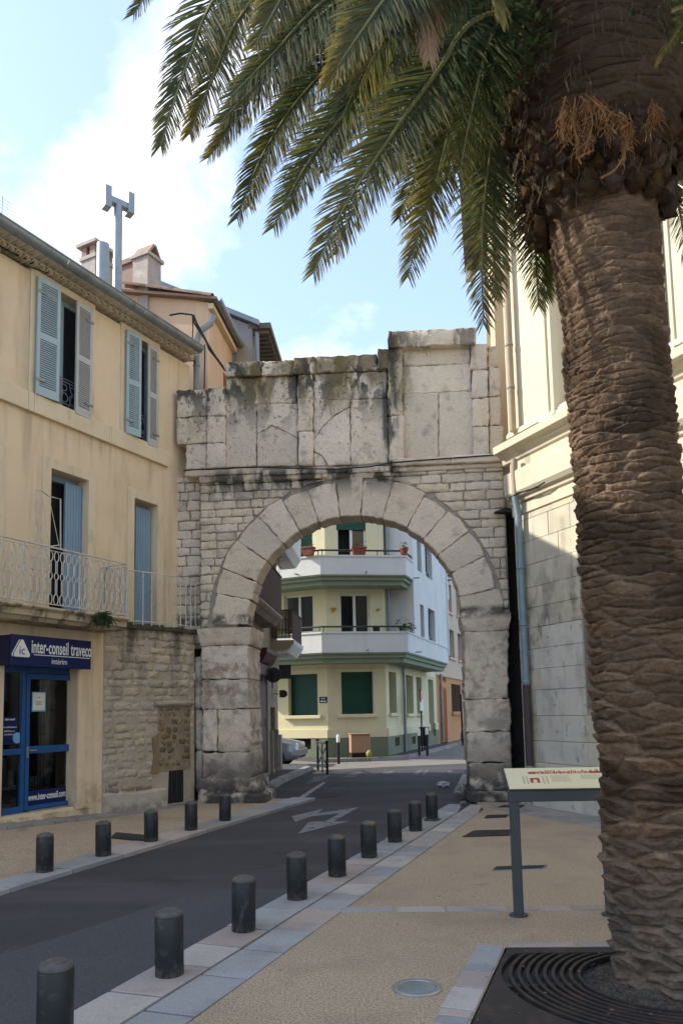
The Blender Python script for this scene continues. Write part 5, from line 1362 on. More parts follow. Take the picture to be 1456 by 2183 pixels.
# ================================================================== HALL ON THE RIGHT
hall = thing('stone_hall', 'tall cream classical stone building with string courses on the right', 'building', HF.w(-3, -.5, 0))
hz = lambda x, y: HF.px(x, y)[1]
hu = lambda x, y: HF.px(x, y)[0]
UE = .43
z_c1, z_c2 = 6.28, 5.36
w0, w1, wz0, wz1 = hu(1190, 800) , hu(1425, 700) + .25, hz(1200, 872), 10.6
op = (hu(1268, 1400) - .15, hu(1242, 1400), 1.62, hz(1242, 1195))
m = M(); fwall(m, HF, -14, UE, z_c2 + .3, 13.8, [(w1, w0, wz0, wz1)], -.5, 0); m.build('upper_wall', MT['hall'], hall)
M().fbox(HF, -14, UE - .0, 0, z_c2 + .31, -.5, -.03).build('lower_core', MT['hallblock'], hall) if False else None
m = M(); fwall(m, HF, -14, UE - .04, 0, z_c2 + .29, [op], -.5, -.035); m.build('lower_wall', MT['mortar'], hall)
M().fbox(HF, UE - .5, UE - .05, 0, 13.7, -9, -.51).build('end_wall', MT['hall'], hall)
M().fbox(HF, -14, UE - .06, 13.8, 14.1, -9, .5).build('roof_cornice', MT['hall'], hall)
# string courses with mouldings
m = M(); m.fextr(HF, [(0.001, z_c1 - .20), (.04, z_c1 - .18), (.06, z_c1 - .10), (.16, z_c1 - .02), (.24, z_c1), (.25, z_c1 + .13), (.20, z_c1 + .15), (.06, z_c1 + .24), (.001, z_c1 + .25)], -14, UE + .16)
m.build('cornice', MT['hall'], hall, bevel=.006)
M().fextr(HF, [(.0, z_c1 + .25), (.09, z_c1 + .25), (.09, z_c1 + .30), (.05, z_c1 + .36), (0, z_c1 + .38)], -14, UE - .05).build('cornice', MT['hall'], hall)
m = M(); m.fextr(HF, [(0.001, z_c2 - .08), (.05, z_c2 - .06), (.06, z_c2), (.12, z_c2 + .03), (.17, z_c2 + .10), (.18, z_c2 + .46), (.15, z_c2 + .49), (.001, z_c2 + .52)], -14, hu(1092, 1060)); m.build('cornice', MT['hall'], hall, bevel=.006)
M().fextr(HF, [(0.0, z_c2 - .30), (.03, z_c2 - .28), (.035, z_c2 - .10), (0, z_c2 - .09)], -14, hu(1094, 1080)).build('cornice', MT['hall'], hall)
# moulded window frame
for k, (g, dpt) in enumerate(((.0, .03), (.10, .10), (.20, .05), (.29, .14))):
    m = M(); a, b = w1 - .36 + g, w0 + .36 - g; t = .085
    m.fbox(HF, a, a + t, wz0 - .36 + g, wz1 + .36 - g, -.02, dpt); m.fbox(HF, b - t, b, wz0 - .36 + g, wz1 + .36 - g, -.02, dpt)
    m.fbox(HF, a + t, b - t, wz1 + .36 - g - t, wz1 + .36 - g, -.02, dpt)
    m.build('window_moulding', MT['hall'], hall, bevel=.008)
M().fbox(HF, w1 - .42, w0 + .42, wz0 - .36, wz0 - .02, -.1, .12).build('window_sill', MT['hall'], hall, bevel=.01)
m = M(); m.fbox(HF, w1 + .01, w0 - .01, wz0, wz1, -.30, -.25); wb = m.build('window_leaf', MT['hallpale'], hall)
M().fbox(HF, (w0 + w1) / 2 - .02, (w0 + w1) / 2 + .02, wz0, wz1, -.249, -.22).build('window_bar', MT['hallpale'], wb)
# ashlar
z = .34; row = 0
hs = [.38, .37, .42, .44, .36, .35, .37, .35, .36, .40, .42, .40, .42]
for h in hs:
    if z > z_c2 - .3: break
    h = min(h, z_c2 - .09 - z)
    u = UE - .05; k = 0
    while u > -4.6:
        L = RG.choice([.55, .62, .72, .48]) if not (k == 0 and row % 2) else .38
        a, b = u - L, u; u -= L; k += 1
        P = None
        if b <= op[0] or a >= op[1] or z + h <= op[2] or z >= op[3]: P = [(a, b)]
        else:
            P = []
            if a < op[0] - .05: P.append((a, op[0]))
            if b > op[1] + .05: P.append((op[1], b))
        for a_, b_ in P:
            mid = (a_ + b_) / 2; zm = z + h / 2
            pale = -1.35 < mid < -.05 and .4 < zm < 2.95
            stone(HF, [(a_, z), (b_, z), (b_, z + h), (a_, z + h)], -.1, .0, gap=.006, bev=.006, jit=.002, seg=.6, proud=.004, rnd=RG).build('stone_block', MT['hallpale' if pale else 'hallblock'], hall)
    z += h; row += 1
M().fbox(HF, op[0] - .02, op[1] + .02, op[2], op[3], -.48, -.42).build('window_glass', MT['darkglass'], hall)
M().fbox(HF, op[0], op[0] + .1, op[2], op[3], -.41, -.3).build('window_frame', MT['paper'], hall)
m = M(); m.fextr(HF, [(0.0, -.02), (.13, -.02), (.13, .24), (.05, .335), (0, .336)], -14, UE - .1); m.build('plinth', MT['hallpale'], hall)
# downpipe
m = M()
pz1 = z_c1 + .35
pu = [HF.px(1069, 620, .12), HF.px(1098, 968, .12)]
up = HF.px(1082, 800, .12)[0]
dn = [HF.px(x, y, .12) for x, y in ((1092, 985), (1104, 1085), (1108, 1160), (1117, 1350), (1128, 1640), (1130, 1716))]
ul = sum(q[0] for q in dn) / len(dn)
m.tube([HF.w(ul + .02, .13, 13.8), HF.w(ul + .02, .13, z_c1 + .30)], .062, 14); 
for z in (11.0, 8.2, 7.4): m.lathe([(.06, -.03), (.074, -.02), (.074, .02), (.06, .03)], HF.w(ul + .02, .13, z), n=14)
dpz = m.build('downpipe', MT['piperust'], hall, smooth=40)
m = M(); m.tube([HF.w(ul + .02, .13, z_c1 - .22), HF.w(ul + .01, .15, z_c2 + .5), HF.w(ul, .15, z_c2)], .060, 14); m.build('downpipe', MT['piperust'], hall, smooth=40)
m = M(); m.tube([HF.w(ul, .16, z_c2 + .02), HF.w(ul, .11, z_c2 - .3), HF.w(ul, .10, 2.05)], .062, 14)
for z in (4.1, 3.1, 2.1): m.lathe([(.06, -.03), (.075, -.02), (.075, .02), (.06, .03)], HF.w(ul, .105, z), n=14)
m.build('downpipe', MT['pipeblue'], hall, smooth=40)
M().tube([HF.w(ul, .10, 2.049), HF.w(ul, .10, .62)], .066, 14).build('downpipe', mat('rust_brown_pipe', (.075, .045, .04), (.05, .045, .05), scale=3, rough=.6), hall, smooth=40)
M().tube([HF.w(ul, .11, .66), HF.w(ul, .15, .30), HF.w(ul, .16, 0)], .078, 14).build('downpipe', MT['concrete'], hall, smooth=40)
# twisted cable stubs
m = M(); P = [HF.w(*(lambda q: (q[0], .2, q[1]))(HF.px(x, y, .2))) for x, y in [(1085, 1062), (1105, 1050), (1125, 1046), (1148, 1036), (1160, 1028)]]
m.tube(P, .013, 6); m.tube([p + Vector((0, .01, .02 * (-1) ** i)) for i, p in enumerate(P[:4])], .010, 5)
P = [HF.w(*(lambda q: (q[0], .08, q[1]))(HF.px(x, y, .08))) for x, y in [(1188, 1012), (1210, 1004), (1235, 992)]]; m.tube(P, .012, 6)
tag(m.build('cable', MT['cable'], smooth=60), 'twisted cable stubs tied to the hall downpipe', 'cable')
# tall tan house behind the gate on the right, its eave seen along the street
e1, e2 = dep(979, 352, 17.0), dep(992, 588, 21.0)
TF = Frame((e1.x, e1.y), (e2.x - e1.x, e2.y - e1.y)); TF.n = TF.n if TF.n.x < 0 else -TF.n
TL = (e2 - e1).to_2d().length
tan_ = thing('tan_house', 'tall tan house with a deep wooden eave behind the right side of the gate', 'house', TF.w(2, -2, 0))
zt_ = (e1.z + e2.z) / 2
M().fbox(TF, -1.6, TL - .1, 0, zt_ - .02, -7, -.62).build('wall', MT['tan'], tan_)
m = M(); m.fextr(TF, [(-.62, zt_ - .0), (.02, zt_ - .02), (.02, zt_ + .10), (-3, zt_ + .6), (-3, zt_ + .5)], -2, TL + .15); m.build('eave', MT['eave'], tan_)
for k in range(14):
    u = -1.6 + k * .42; M().fbox(TF, u, u + .09, zt_ - .13, zt_ - .02, -.62, -.06).build('rafter_end', MT['eave'], tan_)
M().fbox(TF, TL - .35, TL - .08, 0, zt_ - .15, -.62, -.52).build('pilaster', MT['tan'], tan_)
M().fbox(TF, TL - .1, TL + .12, zt_ - .35, zt_ - .02, -.3, .0).build('eave_bracket', MT['whitewall'], tan_)

# ================================================================== YELLOW CORNER BUILDING
Y0, Y1, Y2 = dep(480, 1517, 29.2), dep(699, 1517, 27.4), dep(824, 1517, 27.7)
dY3 = Vector((.309, .951, 0)).normalized(); Y3 = Y2 + dY3 * 9.3
def facing(a, b):
    fr = Frame((a.x, a.y), (b.x - a.x, b.y - a.y)); 
    if fr.n.dot(CAM - Vector((a.x, a.y, CAM.z))) < 0: fr.n = -fr.n
    return fr
A1, A2, A3 = facing(Y0, Y1), facing(Y1, Y2), facing(Y2, Y3)
if A3.n.x < 0: A3.n = -A3.n
LN = [(Y1 - Y0).to_2d().length, (Y2 - Y1).to_2d().length, (Y3 - Y2).to_2d().length]
yb = thing('corner_building', 'pale yellow corner apartment building with wraparound white balconies, seen through the arch', 'apartment building', A2.w(1, -1, 0))
ZT = 13.2
zpl = A2.px(760, 1572)[1]; zb1 = A2.px(760, 1392, 1.0)[1]; zp1 = A2.px(760, 1350, 1.0)[1]; zb2_ = A2.px(760, 1226, 1.0)[1]; zp2 = A2.px(760, 1187, 1.0)[1]
holes = {1: [], 2: [], 3: []}
FRS = {1: A1, 2: A2, 3: A3}
def addh(k, x0, y0, x1, y1):
    h = FRS[k].rect(x0, y0, x1, y1); holes[k].append(h); return h
g1_ = addh(1, 615, 1437, 677, 1525); f1_ = addh(1, 606, 1268, 668, 1350); s1_ = addh(1, 628, 1110, 666, 1188)
g2_ = addh(2, 728, 1432, 796, 1522); f2_ = addh(2, 724, 1265, 788, 1350); s2_ = addh(2, 717, 1085, 780, 1190)
g3_ = [addh(3, 829.5, 1433, 845, 1520), addh(3, 866, 1440, 881, 1521), addh(3, 888, 1444, 899, 1521), addh(3, 914, 1449, 925, 1570)]
f3_ = addh(3, 827, 1272, 840, 1350); s3_ = addh(3, 818, 1112, 828, 1190)
bh = [addh(1, 620, 1575, 664, 1598), addh(3, 840, 1572, 850, 1590), addh(3, 876, 1570, 884, 1586)]
for k in (1, 2, 3):
    m = M(); fwall(m, FRS[k], 0 if k > 1 else 0, LN[k - 1], 0, ZT, holes[k], -.35, 0); m.build('wall', MT['lemon'], yb)
    m = M(); fwall(m, FRS[k], -.02 if k > 1 else 0, LN[k - 1] + (.02 if k < 3 else 0), 0, zpl, [h for h in bh if h in holes[k]] + ([g3_[3]] if k == 3 else []), -.05, .03 + .002 * k); m.build('plinth', MT['greenplinth'], yb)
    segs = [(0, LN[k - 1])] if k != 3 else [(0, g3_[3][0]), (g3_[3][1], LN[2])]
    for a, b in segs: M().fbox(FRS[k], a, b, zpl, zpl + .30, -.05, .05 + .002 * k).build('plinth_band', MT['lemon'], yb)
    zl_ = A2.px(760, 1430)[1]
    for a, b in ([(0, LN[k - 1])]): M().fbox(FRS[k], a, b, zl_ + .05, zl_ + .075, -.05, .02 + .002 * k).build('lintel_line', MT['lemon'], yb)
M().prism([(p.x, p.y) for p in (Y0 + Vector((0, .5, 0)), Y1 + Vector((0, .5, 0)), Y2 + Vector((-.3, .5, 0)), Y3 + Vector((-.5, 0, 0)), Y3 + Vector((-9, 0, 0)), Y0 + Vector((0, 6, 0)))], ZT - .3, ZT).build('roof', MT['concrete'], yb)
def roller(fr, h, bottom=None, d=-.22):
    a, b, c, e = h; c2 = bottom if bottom is not None else c
    n = max(3, int((e - c2) / .13)); root = M().fbox(fr, a, b, c2, e, d - .03, d - .015).build('roller_shutter', MT['greenshutter'], yb)
    for k in range(n):
        z0_ = c2 + (e - c2) * k / n; M().fbox(fr, a, b, z0_ + .006, z0_ + (e - c2) / n - .004, d - .014, d).build('slat', MT['greenshutter'], root)
def sill(fr, h, mt='lemon'): M().fbox(fr, h[0] - .15, h[1] + .15, h[2] - .12, h[2] - .005, -.1, .12).build('window_sill', MT[mt], yb, bevel=.01)
roller(A1, g1_); sill(A1, g1_); roller(A2, g2_); sill(A2, g2_)
for h in g3_[:3]: roller(A3, h, d=-.28); sill(A3, h)
a, b, c, e = g3_[3]; M().fbox(A3, a, b, c, e, -.34, -.28).build('door', MT['greenshutter'], yb)
m = M(); m.fbox(A1, bh[0][0], bh[0][1], bh[0][2], bh[0][3], -.3, -.25)
for h in bh[1:]: m.fbox(A3, h[0], h[1], h[2], h[3], -.3, -.25)
m.build('cellar_vent', MT['dark'], yb)
m = M()
for fr, h in ((A1, bh[0]), (A3, bh[1]), (A3, bh[2])):
    for k in range(5):
        z = h[2] + (h[3] - h[2]) * (k + .5) / 5; m.tube([fr.w(h[0], -.05, z), fr.w(h[1], -.05, z)], .012, 4)
m.build('cellar_grille', MT['blackmetal'], yb)
def sliding(fr, h, open_left=True, shut=None, green=False):
    a, b, c, e = h; t = .07; m = M(); md = (a + b) / 2
    m.fbox(fr, a, a + t, c, e, -.2, -.10); m.fbox(fr, b - t, b, c, e, -.2, -.10); m.fbox(fr, a + t, b - t, e - t, e, -.2, -.101); m.fbox(fr, md - .04, md + .05, c, e - t, -.2, -.09); m.fbox(fr, md + .05, b - t, c, c + .06, -.2, -.101)
    w_ = m.build('window_frame', MT['whitewall'], yb)
    M().fbox(fr, md + .05, b - t, c + .06, e - t, -.16, -.15).build('pane', MT['darkglass'], w_)
    if not open_left: M().fbox(fr, a + t, md - .04, c + .02, e - t, -.18, -.17).build('pane', MT['darkglass'], w_)
    M().fbox(fr, a, b, c, e, -.6, -.5).build('dark_room', MT['dark'], yb)
sliding(A1, f1_, False); sliding(A2, f2_, True); sliding(A2, s2_, True); sliding(A3, f3_, False); roller(A1, s1_)
roller(A2, s2_, s2_[3] - (s2_[3] - s2_[2]) * .42, d=-.06); roller(A3, s3_)
# balconies: mitred bands along the fronts
def offs(pts, d):
    out = []
    for i, p in enumerate(pts):
        n_ = []
        for a, b in ((i - 1, i), (i, i + 1)):
            if a < 0 or b >= len(pts): continue
            t = (pts[b] - pts[a]); t.z = 0; t.normalize(); n_.append(Vector((t.y, -t.x, 0)))
        if len(n_) == 1: out.append(p + n_[0] * d)
        else:
            bis = (n_[0] + n_[1]).normalized(); out.append(p + bis * (d / max(.3, bis.dot(n_[0]))))
    return out
def band(pts, d0, d1, z0, z1, name, mt, parent):
    A, B = offs(pts, d0), offs(pts, d1)
    for i in range(len(pts) - 1):
        m = M(); m.hexa([(B[i].x, B[i].y, z0), (B[i + 1].x, B[i + 1].y, z0), (A[i + 1].x, A[i + 1].y, z0), (A[i].x, A[i].y, z0), (B[i].x, B[i].y, z1), (B[i + 1].x, B[i + 1].y, z1), (A[i + 1].x, A[i + 1].y, z1), (A[i].x, A[i].y, z1)])
        m.build(name, MT[mt], parent)
P0 = [Vector((p.x, p.y, 0)) for p in (Y0, Y1, Y2, Y3)]
uB0 = A3.px(881, 1250, 1.0)[0]; uB1 = A3.px(934, 1300, 1.0)[0]; uE = min(A3.px(955, 1390, 1.0)[0], LN[2])
Pe = P0[:3] + [A3.w(uE, 0, 0)]; Pm = P0[:3] + [A3.w(uB0, 0, 0)]
for pts, zb_, zp_ in ((Pe, zb1, zp1), (Pm, zb2_, zp2)):
    band(pts, .001, .80, zb_ - .32, zb_ - .16, 'slab_moulding', 'slabgreen', yb); band(pts, .001, .90, zb_ - .159, zb_ - .03, 'slab_moulding', 'slabgreen', yb)
    band(pts, .001, .98, zb_ - .029, zb_ + .02, 'balcony_floor', 'slabgreen', yb); band(pts, .86, 1.0, zb_ + .021, zp_, 'parapet', 'whitewall', yb); band(pts, .84, 1.03, zp_ + .001, zp_ + .06, 'parapet_coping', 'whitewall', yb)
    o = offs(pts, .93); zr_ = zp_ + .24
    rail_pts = o[:3] + [o[3] if pts is Pm else A3.w(uB0 - .1, .93, 0)]
    m = M(); m.tube([Vector((p.x, p.y, zr_)) for p in rail_pts], .035, 6)
    for a, b in zip(rail_pts, rail_pts[1:]):
        for f in (.02, .35, .68, .98): q = a.lerp(b, f); m.tube([Vector((q.x, q.y, zp_)), Vector((q.x, q.y, zr_))], .018, 5)
    m.build('balcony_rail', MT['railgreen'], yb)
    m = M()
    for fr, L_ in ((A1, LN[0] - .6), (A2, 1.3), (A3, .6)): m.tube([fr.w(L_, .98, zb_ + .10), fr.w(L_, 1.22, zb_ + .09)], .025, 6)
    m.build('spout', MT['zinc'], yb)
# white bay over the side street
bw = [A3.rect(889, 1145, 897.5, 1218, 1.0), A3.rect(906, 1158, 920, 1232, 1.0), A3.rect(896, 1290, 904, 1364, 1.0), A3.rect(913, 1300, 927, 1372, 1.0)]
m = M(); fwall(m, A3, uB0, uE - .02, zp1 - .1, ZT, bw, .6, 1.002); m.build('bay_wall', MT['whitewall'], yb)
m = M(); m.fbox(A3, uB0, uB0 + .3, zp1 - .1, ZT, 0.01, .599); m.build('bay_side_wall', MT['whitewall'], yb)
for i, h in enumerate(bw):
    a, b, c, e = h
    M().fbox(A3, a, b, c, e, .62, .68).build('pane', MT['darkglass'], yb)
    m = M(); m.fbox(A3, a, a + .05, c, e, .7, .78); m.fbox(A3, (a + b) / 2 - .03, (a + b) / 2 + .03, c, e, .7, .78); m.fbox(A3, b - .05, b, c, e, .7, .78); m.build('window_frame', MT['greenshutter'], yb)
    M().fbox(A3, a, b, c, c + .3, .80, .86).build('window_guard', MT['railgreen'], yb)
M().fbox(A3, uE - .02, uE + .12, zp1 - .3, ZT, .3, 1.06).build('bay_pilaster', MT['whitewall'], yb)
for x, ya in ((849, 1100), (856, 1412)):
    pass
m = M(); ud_ = A3.px(857, 1500)[0]; M().tube([A3.w(ud_, .10, zb1 - .3), A3.w(ud_, .10, .05)], .06, 8).build('downpipe', MT['zinc'], yb, smooth=40); ue_ = A3.px(937, 1500)[0]; m.tube([A3.w(ue_, .10, zb1 - .3), A3.w(ue_, .10, .05)], .07, 8)
m.build('downpipe', MT['zinc'], yb, smooth=40)
m = M(); m.tube([A3.w(uB0 - .25, .10, ZT), A3.w(uB0 - .25, .10, zb1)], .06, 8); m.build('downpipe', MT['zinc'], yb, smooth=40)
# things on the building
def heart(p, fr, s, label):
    m = M(); pts = []
    for k in range(20):
        t = 2 * math.pi * k / 20; pts.append((16 * math.sin(t) ** 3 / 17, (13 * math.cos(t) - 5 * math.cos(2 * t) - 2 * math.cos(3 * t) - math.cos(4 * t)) / 17))
    u0 = (p - fr.o).dot(fr.u)
    m.fprism(fr, [(u0 + x * s, p.z + z * s) for x, z in pts], .01, .06); o = m.build('wall_ornament', MT['gold'], bevel=.02); tag(o, label, 'ornament')
u_, z_ = A2.px(711, 1300); heart(A2.w(u_, 0, z_), A2, .11, 'golden heart ornament on the yellow wall left of the open balcony door')
u_, z_ = A2.px(805.5, 1300); heart(A2.w(u_, 0, z_), A2, .07, 'narrow golden ornament on the yellow wall right of the balcony door')
def planter(P, fr, w_, label, round_=False):
    t = thing('planter', label, 'planter', P, 'flower pots on the balcony parapets')
    m = M()
    if round_: m.lathe([(.10, 0), (.15, .22), (.165, .23), (.165, .28), (.13, .28), (.12, .24)], P, n=14)
    else:
        f2 = Frame((P.x, P.y), (fr.u.x, fr.u.y)); f2.n = fr.n
        m.hexa([f2.w(-w_ * .8, .10, P.z), f2.w(w_ * .8, .10, P.z), f2.w(w_ * .8, -.10, P.z), f2.w(-w_ * .8, -.10, P.z), f2.w(-w_, .14, P.z + .24), f2.w(w_, .14, P.z + .24), f2.w(w_, -.14, P.z + .24), f2.w(-w_, -.14, P.z + .24)])
        m.fbox(f2, -w_ * 1.06, w_ * 1.06, P.z + .241, P.z + .29, -.16, .16)
    m.build('pot', MT['terracotta'], t)
    m = M(); rr = random.Random(int(w_ * 100) + 5); leaf_tuft(m, P + Vector((0, 0, .27)), 60, w_ * .45, .10, .09, rr); m.build('foliage', MT['plant'], t)['kind'] = 'stuff'
oB = offs(Pm, .93)
planter(Vector((oB[1].x - .42, oB[1].y + .0, zp2 + .061)), A1, .20, 'terracotta trough with red flowers left on the upper white parapet')
q = A2.px(765, 1180, .93); planter(A2.w(q[0], .93, zp2 + .061), A2, .25, 'terracotta trough before the glass door on the upper white parapet')
q = A3.px(861, 1190, .93); planter(A3.w(q[0], .93, zp2 + .061), A3, .16, 'round clay pot near the right end of the upper parapet', True)
m = M(); leaf_tuft(m, A3.w(A3.px(865, 1340, .9)[0], .9, zp1 + .1), 90, .2, .2, .16, random.Random(3))
foliage(m, 'potted_plant', 'green plant peeping over the lower parapet near its right corner', 'plant', A3.w(A3.px(865, 1340, .9)[0], .9, zp1))
q = A2.px(801, 1342, .93); fr = Frame(A2.w(q[0], .93, 0).to_2d(), (A2.u.x, A2.u.y)); fr.n = A2.n
tag(M().fbox(fr, -.10, .10, zp1 + .061, zp1 + .26, -.06, .06).build('lantern', MT['blackmetal'], bevel=.02), 'small black lantern on the lower white parapet', 'lantern')
# street name plate
u_, z_ = A2.px(689, 1492); A_ = A1; u_, z_ = A1.px(689.5, 1492)
pl_ = thing('street_plate', 'navy street name plate on the yellow wall between two green shutters', 'street sign', A1.w(u_, 0, z_))
M().fbox(A1, u_ - .15, u_ + .15, z_ - .11, z_ + .11, .001, .02).build('plate', MT['navy'], pl_)
text_mesh('lettering', 'RUE', .085, MT['white'], pl_, A1.w(u_, .022, z_ + .045), A1.u, (0, 0, 1))
m = M()
for k in range(9): m.fbox(A1, u_ - .115 + k * .026, u_ - .098 + k * .026, z_ - .075, z_ - .03 + .006 * (k % 2), .020, .023)   # the name, too small to read
m.build('name_print', MT['white'], pl_)['kind'] = 'stuff'
# utility cabinet
c0 = dep(767, 1590, 26.7); t = thing('utility_cabinet', 'salmon utility cabinet standing before the green-grey plinth', 'cabinet', (c0.x, c0.y, .08))
fr = Frame((c0.x, c0.y), (A2.u.x, A2.u.y)); fr.n = A2.n; zc = lambda y: dep(767, y, 26.7).z
M().fbox(fr, -.34, .34, zc(1605), zc(1566), -.2, .2).build('body', MT['cabinet'], t, bevel=.03)
M().fbox(fr, -.36, .36, zc(1566) + .002, zc(1563.5), -.23, .23).build('lid', MT['cabinet'], t, bevel=.015)
M().fbox(fr, -.31, .31, zc(1603), zc(1569), .2, .212).build('door', MT['cabinet'], t)
M().fbox(fr, -.31, .31, .04, zc(1605) - .002, -.18, .17).build('base', MT['dark'], t)
m = M(); leaf_tuft(m, Vector((dep(787, 1612, 26.4).x, 26.3, .1)), 1, .01, .01, .01, random.Random(1))
bagm = M(); rr = random.Random(8); pb = dep(787, 1612, 26.3)
for i in range(6):
    for j in range(10):
        a = math.pi * i / 5; b = 2 * math.pi * j / 10; k_ = rr.uniform(.75, 1.2); bagm.v.append(Vector((pb.x, pb.y, .20)) + Vector((.11 * math.sin(a) * math.cos(b) * k_, .09 * math.sin(a) * math.sin(b) * k_, .14 * math.cos(a) * k_)))
for i in range(5):
    for j in range(10): bagm.f.append((i * 10 + j, i * 10 + (j + 1) % 10, (i + 1) * 10 + (j + 1) % 10, (i + 1) * 10 + j))
tag(bagm.build('rubbish_bag', MT['yellowbag']), 'yellow plastic bag beside the salmon cabinet', 'bag')
# pavement round the yellow building
o15 = offs(P0, 1.6); fpv = [gnd(598, 1617), gnd(690, 1624), gnd(790, 1621), gnd(868, 1616), gnd(903, 1608)]
far = A3.w(9.2, .95, 0)
struct(M().prism([(p.x, p.y) for p in fpv] + [(far.x, far.y), (far.x - 3, far.y), (Y2.x - 1, Y2.y + 2), (Y0.x, Y0.y + 2), (Y0.x, Y0.y - 1.0)], -.11, .06).build('far_pavement', MT['asphaltnew']))
kp = bpy.data.objects['far_pavement']
for a, b in zip(fpv[1:] , fpv[2:] + [Vector((far.x, far.y, 0))]):
    n_ = max(1, int((b - a).length / 1.0)); dd = (b - a) / n_; nn = Vector((dd.y, -dd.x, 0)).normalized()
    for i in range(min(n_, 10)):
        p, q = a + dd * i, a + dd * (i + 1); paver([p + nn * .02, q + nn * .02, q - nn * .16, p - nn * .16], -.1, .09, kp, 'concrete', 'kerb_stone')
# street furniture beyond the gate
def post(x, yb_, yt, Y, label, white=True):
    b = dep(x, yb_, Y); t = dep(x, yt, Y); o = thing('street_post', label, 'post', (b.x, b.y, max(b.z, -.03)), 'slim black posts with white heads')
    h = t.z - b.z
    M().tube([Vector((b.x, b.y, b.z)), Vector((b.x, b.y, t.z - .25))], .048, 10).build('shaft', MT['blackmetal'], o, smooth=40)
    m = M(); m.lathe([(.052, 0), (.056, .02), (.056, .20), (.04, .245), (.01, .25)], Vector((b.x, b.y, t.z - .25)), n=12); m.build('head', MT['white'], o, smooth=40)
post(722, 1629, 1566, 25.2, 'slim black post with a white head before the green-grey plinth')
post(894, 1611, 1553, 27.0, 'left black post with white head beside the no-stopping sign pole')
post(911, 1611, 1551, 27.6, 'right black post with white head beside the no-stopping sign pole')
# crossed barrier
bx = [dep(681, 1642, 22.2), dep(694, 1646, 21.6)]
t = thing('street_barrier', 'black metal barrier with crossed bars at the kerb corner', 'barrier', (bx[0].x, bx[0].y, 0))
A_, B_ = Vector((dep(678, 1640, 22.6).x, 22.6, 0)), Vector((dep(698, 1648, 21.0).x, 21.0, 0)); zt2_ = dep(688, 1583, 21.8).z
m = M(); m.tube([A_ + Vector((0, 0, -.04)), A_ + Vector((0, 0, zt2_))], .035, 8); m.tube([B_ + Vector((0, 0, -.04)), B_ + Vector((0, 0, zt2_))], .035, 8); m.build('posts', MT['blackmetal'], t, smooth=40)
m = M(); m.tube([A_ + Vector((0, 0, zt2_)), B_ + Vector((0, 0, zt2_))], .03, 8); m.tube([A_ + Vector((0, 0, .15)), B_ + Vector((0, 0, .15))], .02, 6)
m.tube([A_ + Vector((0, 0, .15)), B_ + Vector((0, 0, zt2_ - .05))], .02, 6); m.tube([B_ + Vector((0, 0, .15)), A_ + Vector((0, 0, zt2_ - .05))], .02, 6)
m.tube([A_.lerp(B_, .5) + Vector((0, 0, -.04)), A_.lerp(B_, .5) + Vector((0, 0, zt2_))], .022, 6)
for P_ in (A_, B_): m.lathe([(.03, 0), (.055, .03), (.055, .06), (.02, .09)], P_ + Vector((0, 0, zt2_)), n=10)
m.build('cross_bars', MT['blackmetal'], t, smooth=40)
# sign pole
b = dep(900, 1597, 29.5); zt3 = dep(897, 1470, 29.5).z
t = thing('sign_pole', 'thin black sign pole with a red disc edge-on and a white plate', 'road sign', (b.x, b.y, .06))
M().tube([Vector((b.x, b.y, 0)), Vector((b.x, b.y, zt3))], .03, 8).build('pole', MT['blackmetal'], t, smooth=40)
M().lathe([(.24, -.008), (.245, 0), (.24, .008), (.001, .009)], Vector((b.x + .02, b.y - .05, zt3 - .25)), n=24, axis=(.97, -.22, 0)).build('disc', MT['redprint'], t)
pf = Frame((b.x + .02, b.y - .05), (.45, .9)); M().fbox(pf, -.18, .18, dep(898, 1515, 29.5).z, dep(898, 1491, 29.5).z, -.01, .01).build('plate', MT['white'], t)
b = dep(905, 1590, 30.5); M2 = thing('litter_bin', 'dark wire litter bin between the black posts', 'bin', (b.x, b.y, .06))
M().lathe([(.16, .25), (.20, .95), (.21, .97), (.19, .98), (.15, .30)], Vector((b.x, b.y, 0)), n=14).build('basket', MT['blackmetal'], M2); M().tube([Vector((b.x, b.y, 0)), Vector((b.x, b.y, .3))], .03, 6).build('stand', MT['blackmetal'], M2)

# ================================================================== BEIGE HOUSE FURTHER ON
BO = Y3 - dY3 * 0.0
BFr = Frame((BO.x, BO.y), (dY3.x, dY3.y)); BFr.n = BFr.n if BFr.n.x > 0 else -BFr.n
bg_ = thing('beige_house', 'beige house with an orange ground floor beyond the yellow building', 'house', BFr.w(4, -1, 0))
bh_ = [BFr.rect(*q) for q in ((950, 1245, 962, 1304), (972, 1258, 979, 1313), (937, 1335, 946, 1376), (956, 1343, 968, 1402), (976, 1352, 985, 1408))]
zg_ = BFr.px(960, 1443)[1]; gw = BFr.rect(963, 1459, 983, 1517)
m = M(); fwall(m, BFr, 0.01, 16, zg_, 13.5, bh_, -.4, 0); m.build('wall', MT['beige'], bg_)
rec = (BFr.px(938, 1500)[0], BFr.px(953, 1500)[0])
m = M(); fwall(m, BFr, 0.01, 16, 0, zg_ - .06, [(max(.02, rec[0]), rec[1], 0.0, zg_ - .1), gw], -.4, -.02); m.build('ground_floor', MT['orange'], bg_)
M().fbox(BFr, 0.01, 16, zg_ - .058, zg_ - .001, -.3, .05).build('string_course', MT['beige'], bg_)
M().fbox(BFr, 0, rec[1] + .2, 0, zg_, -1.2, -1.0).build('recess_wall', MT['orange'], bg_)
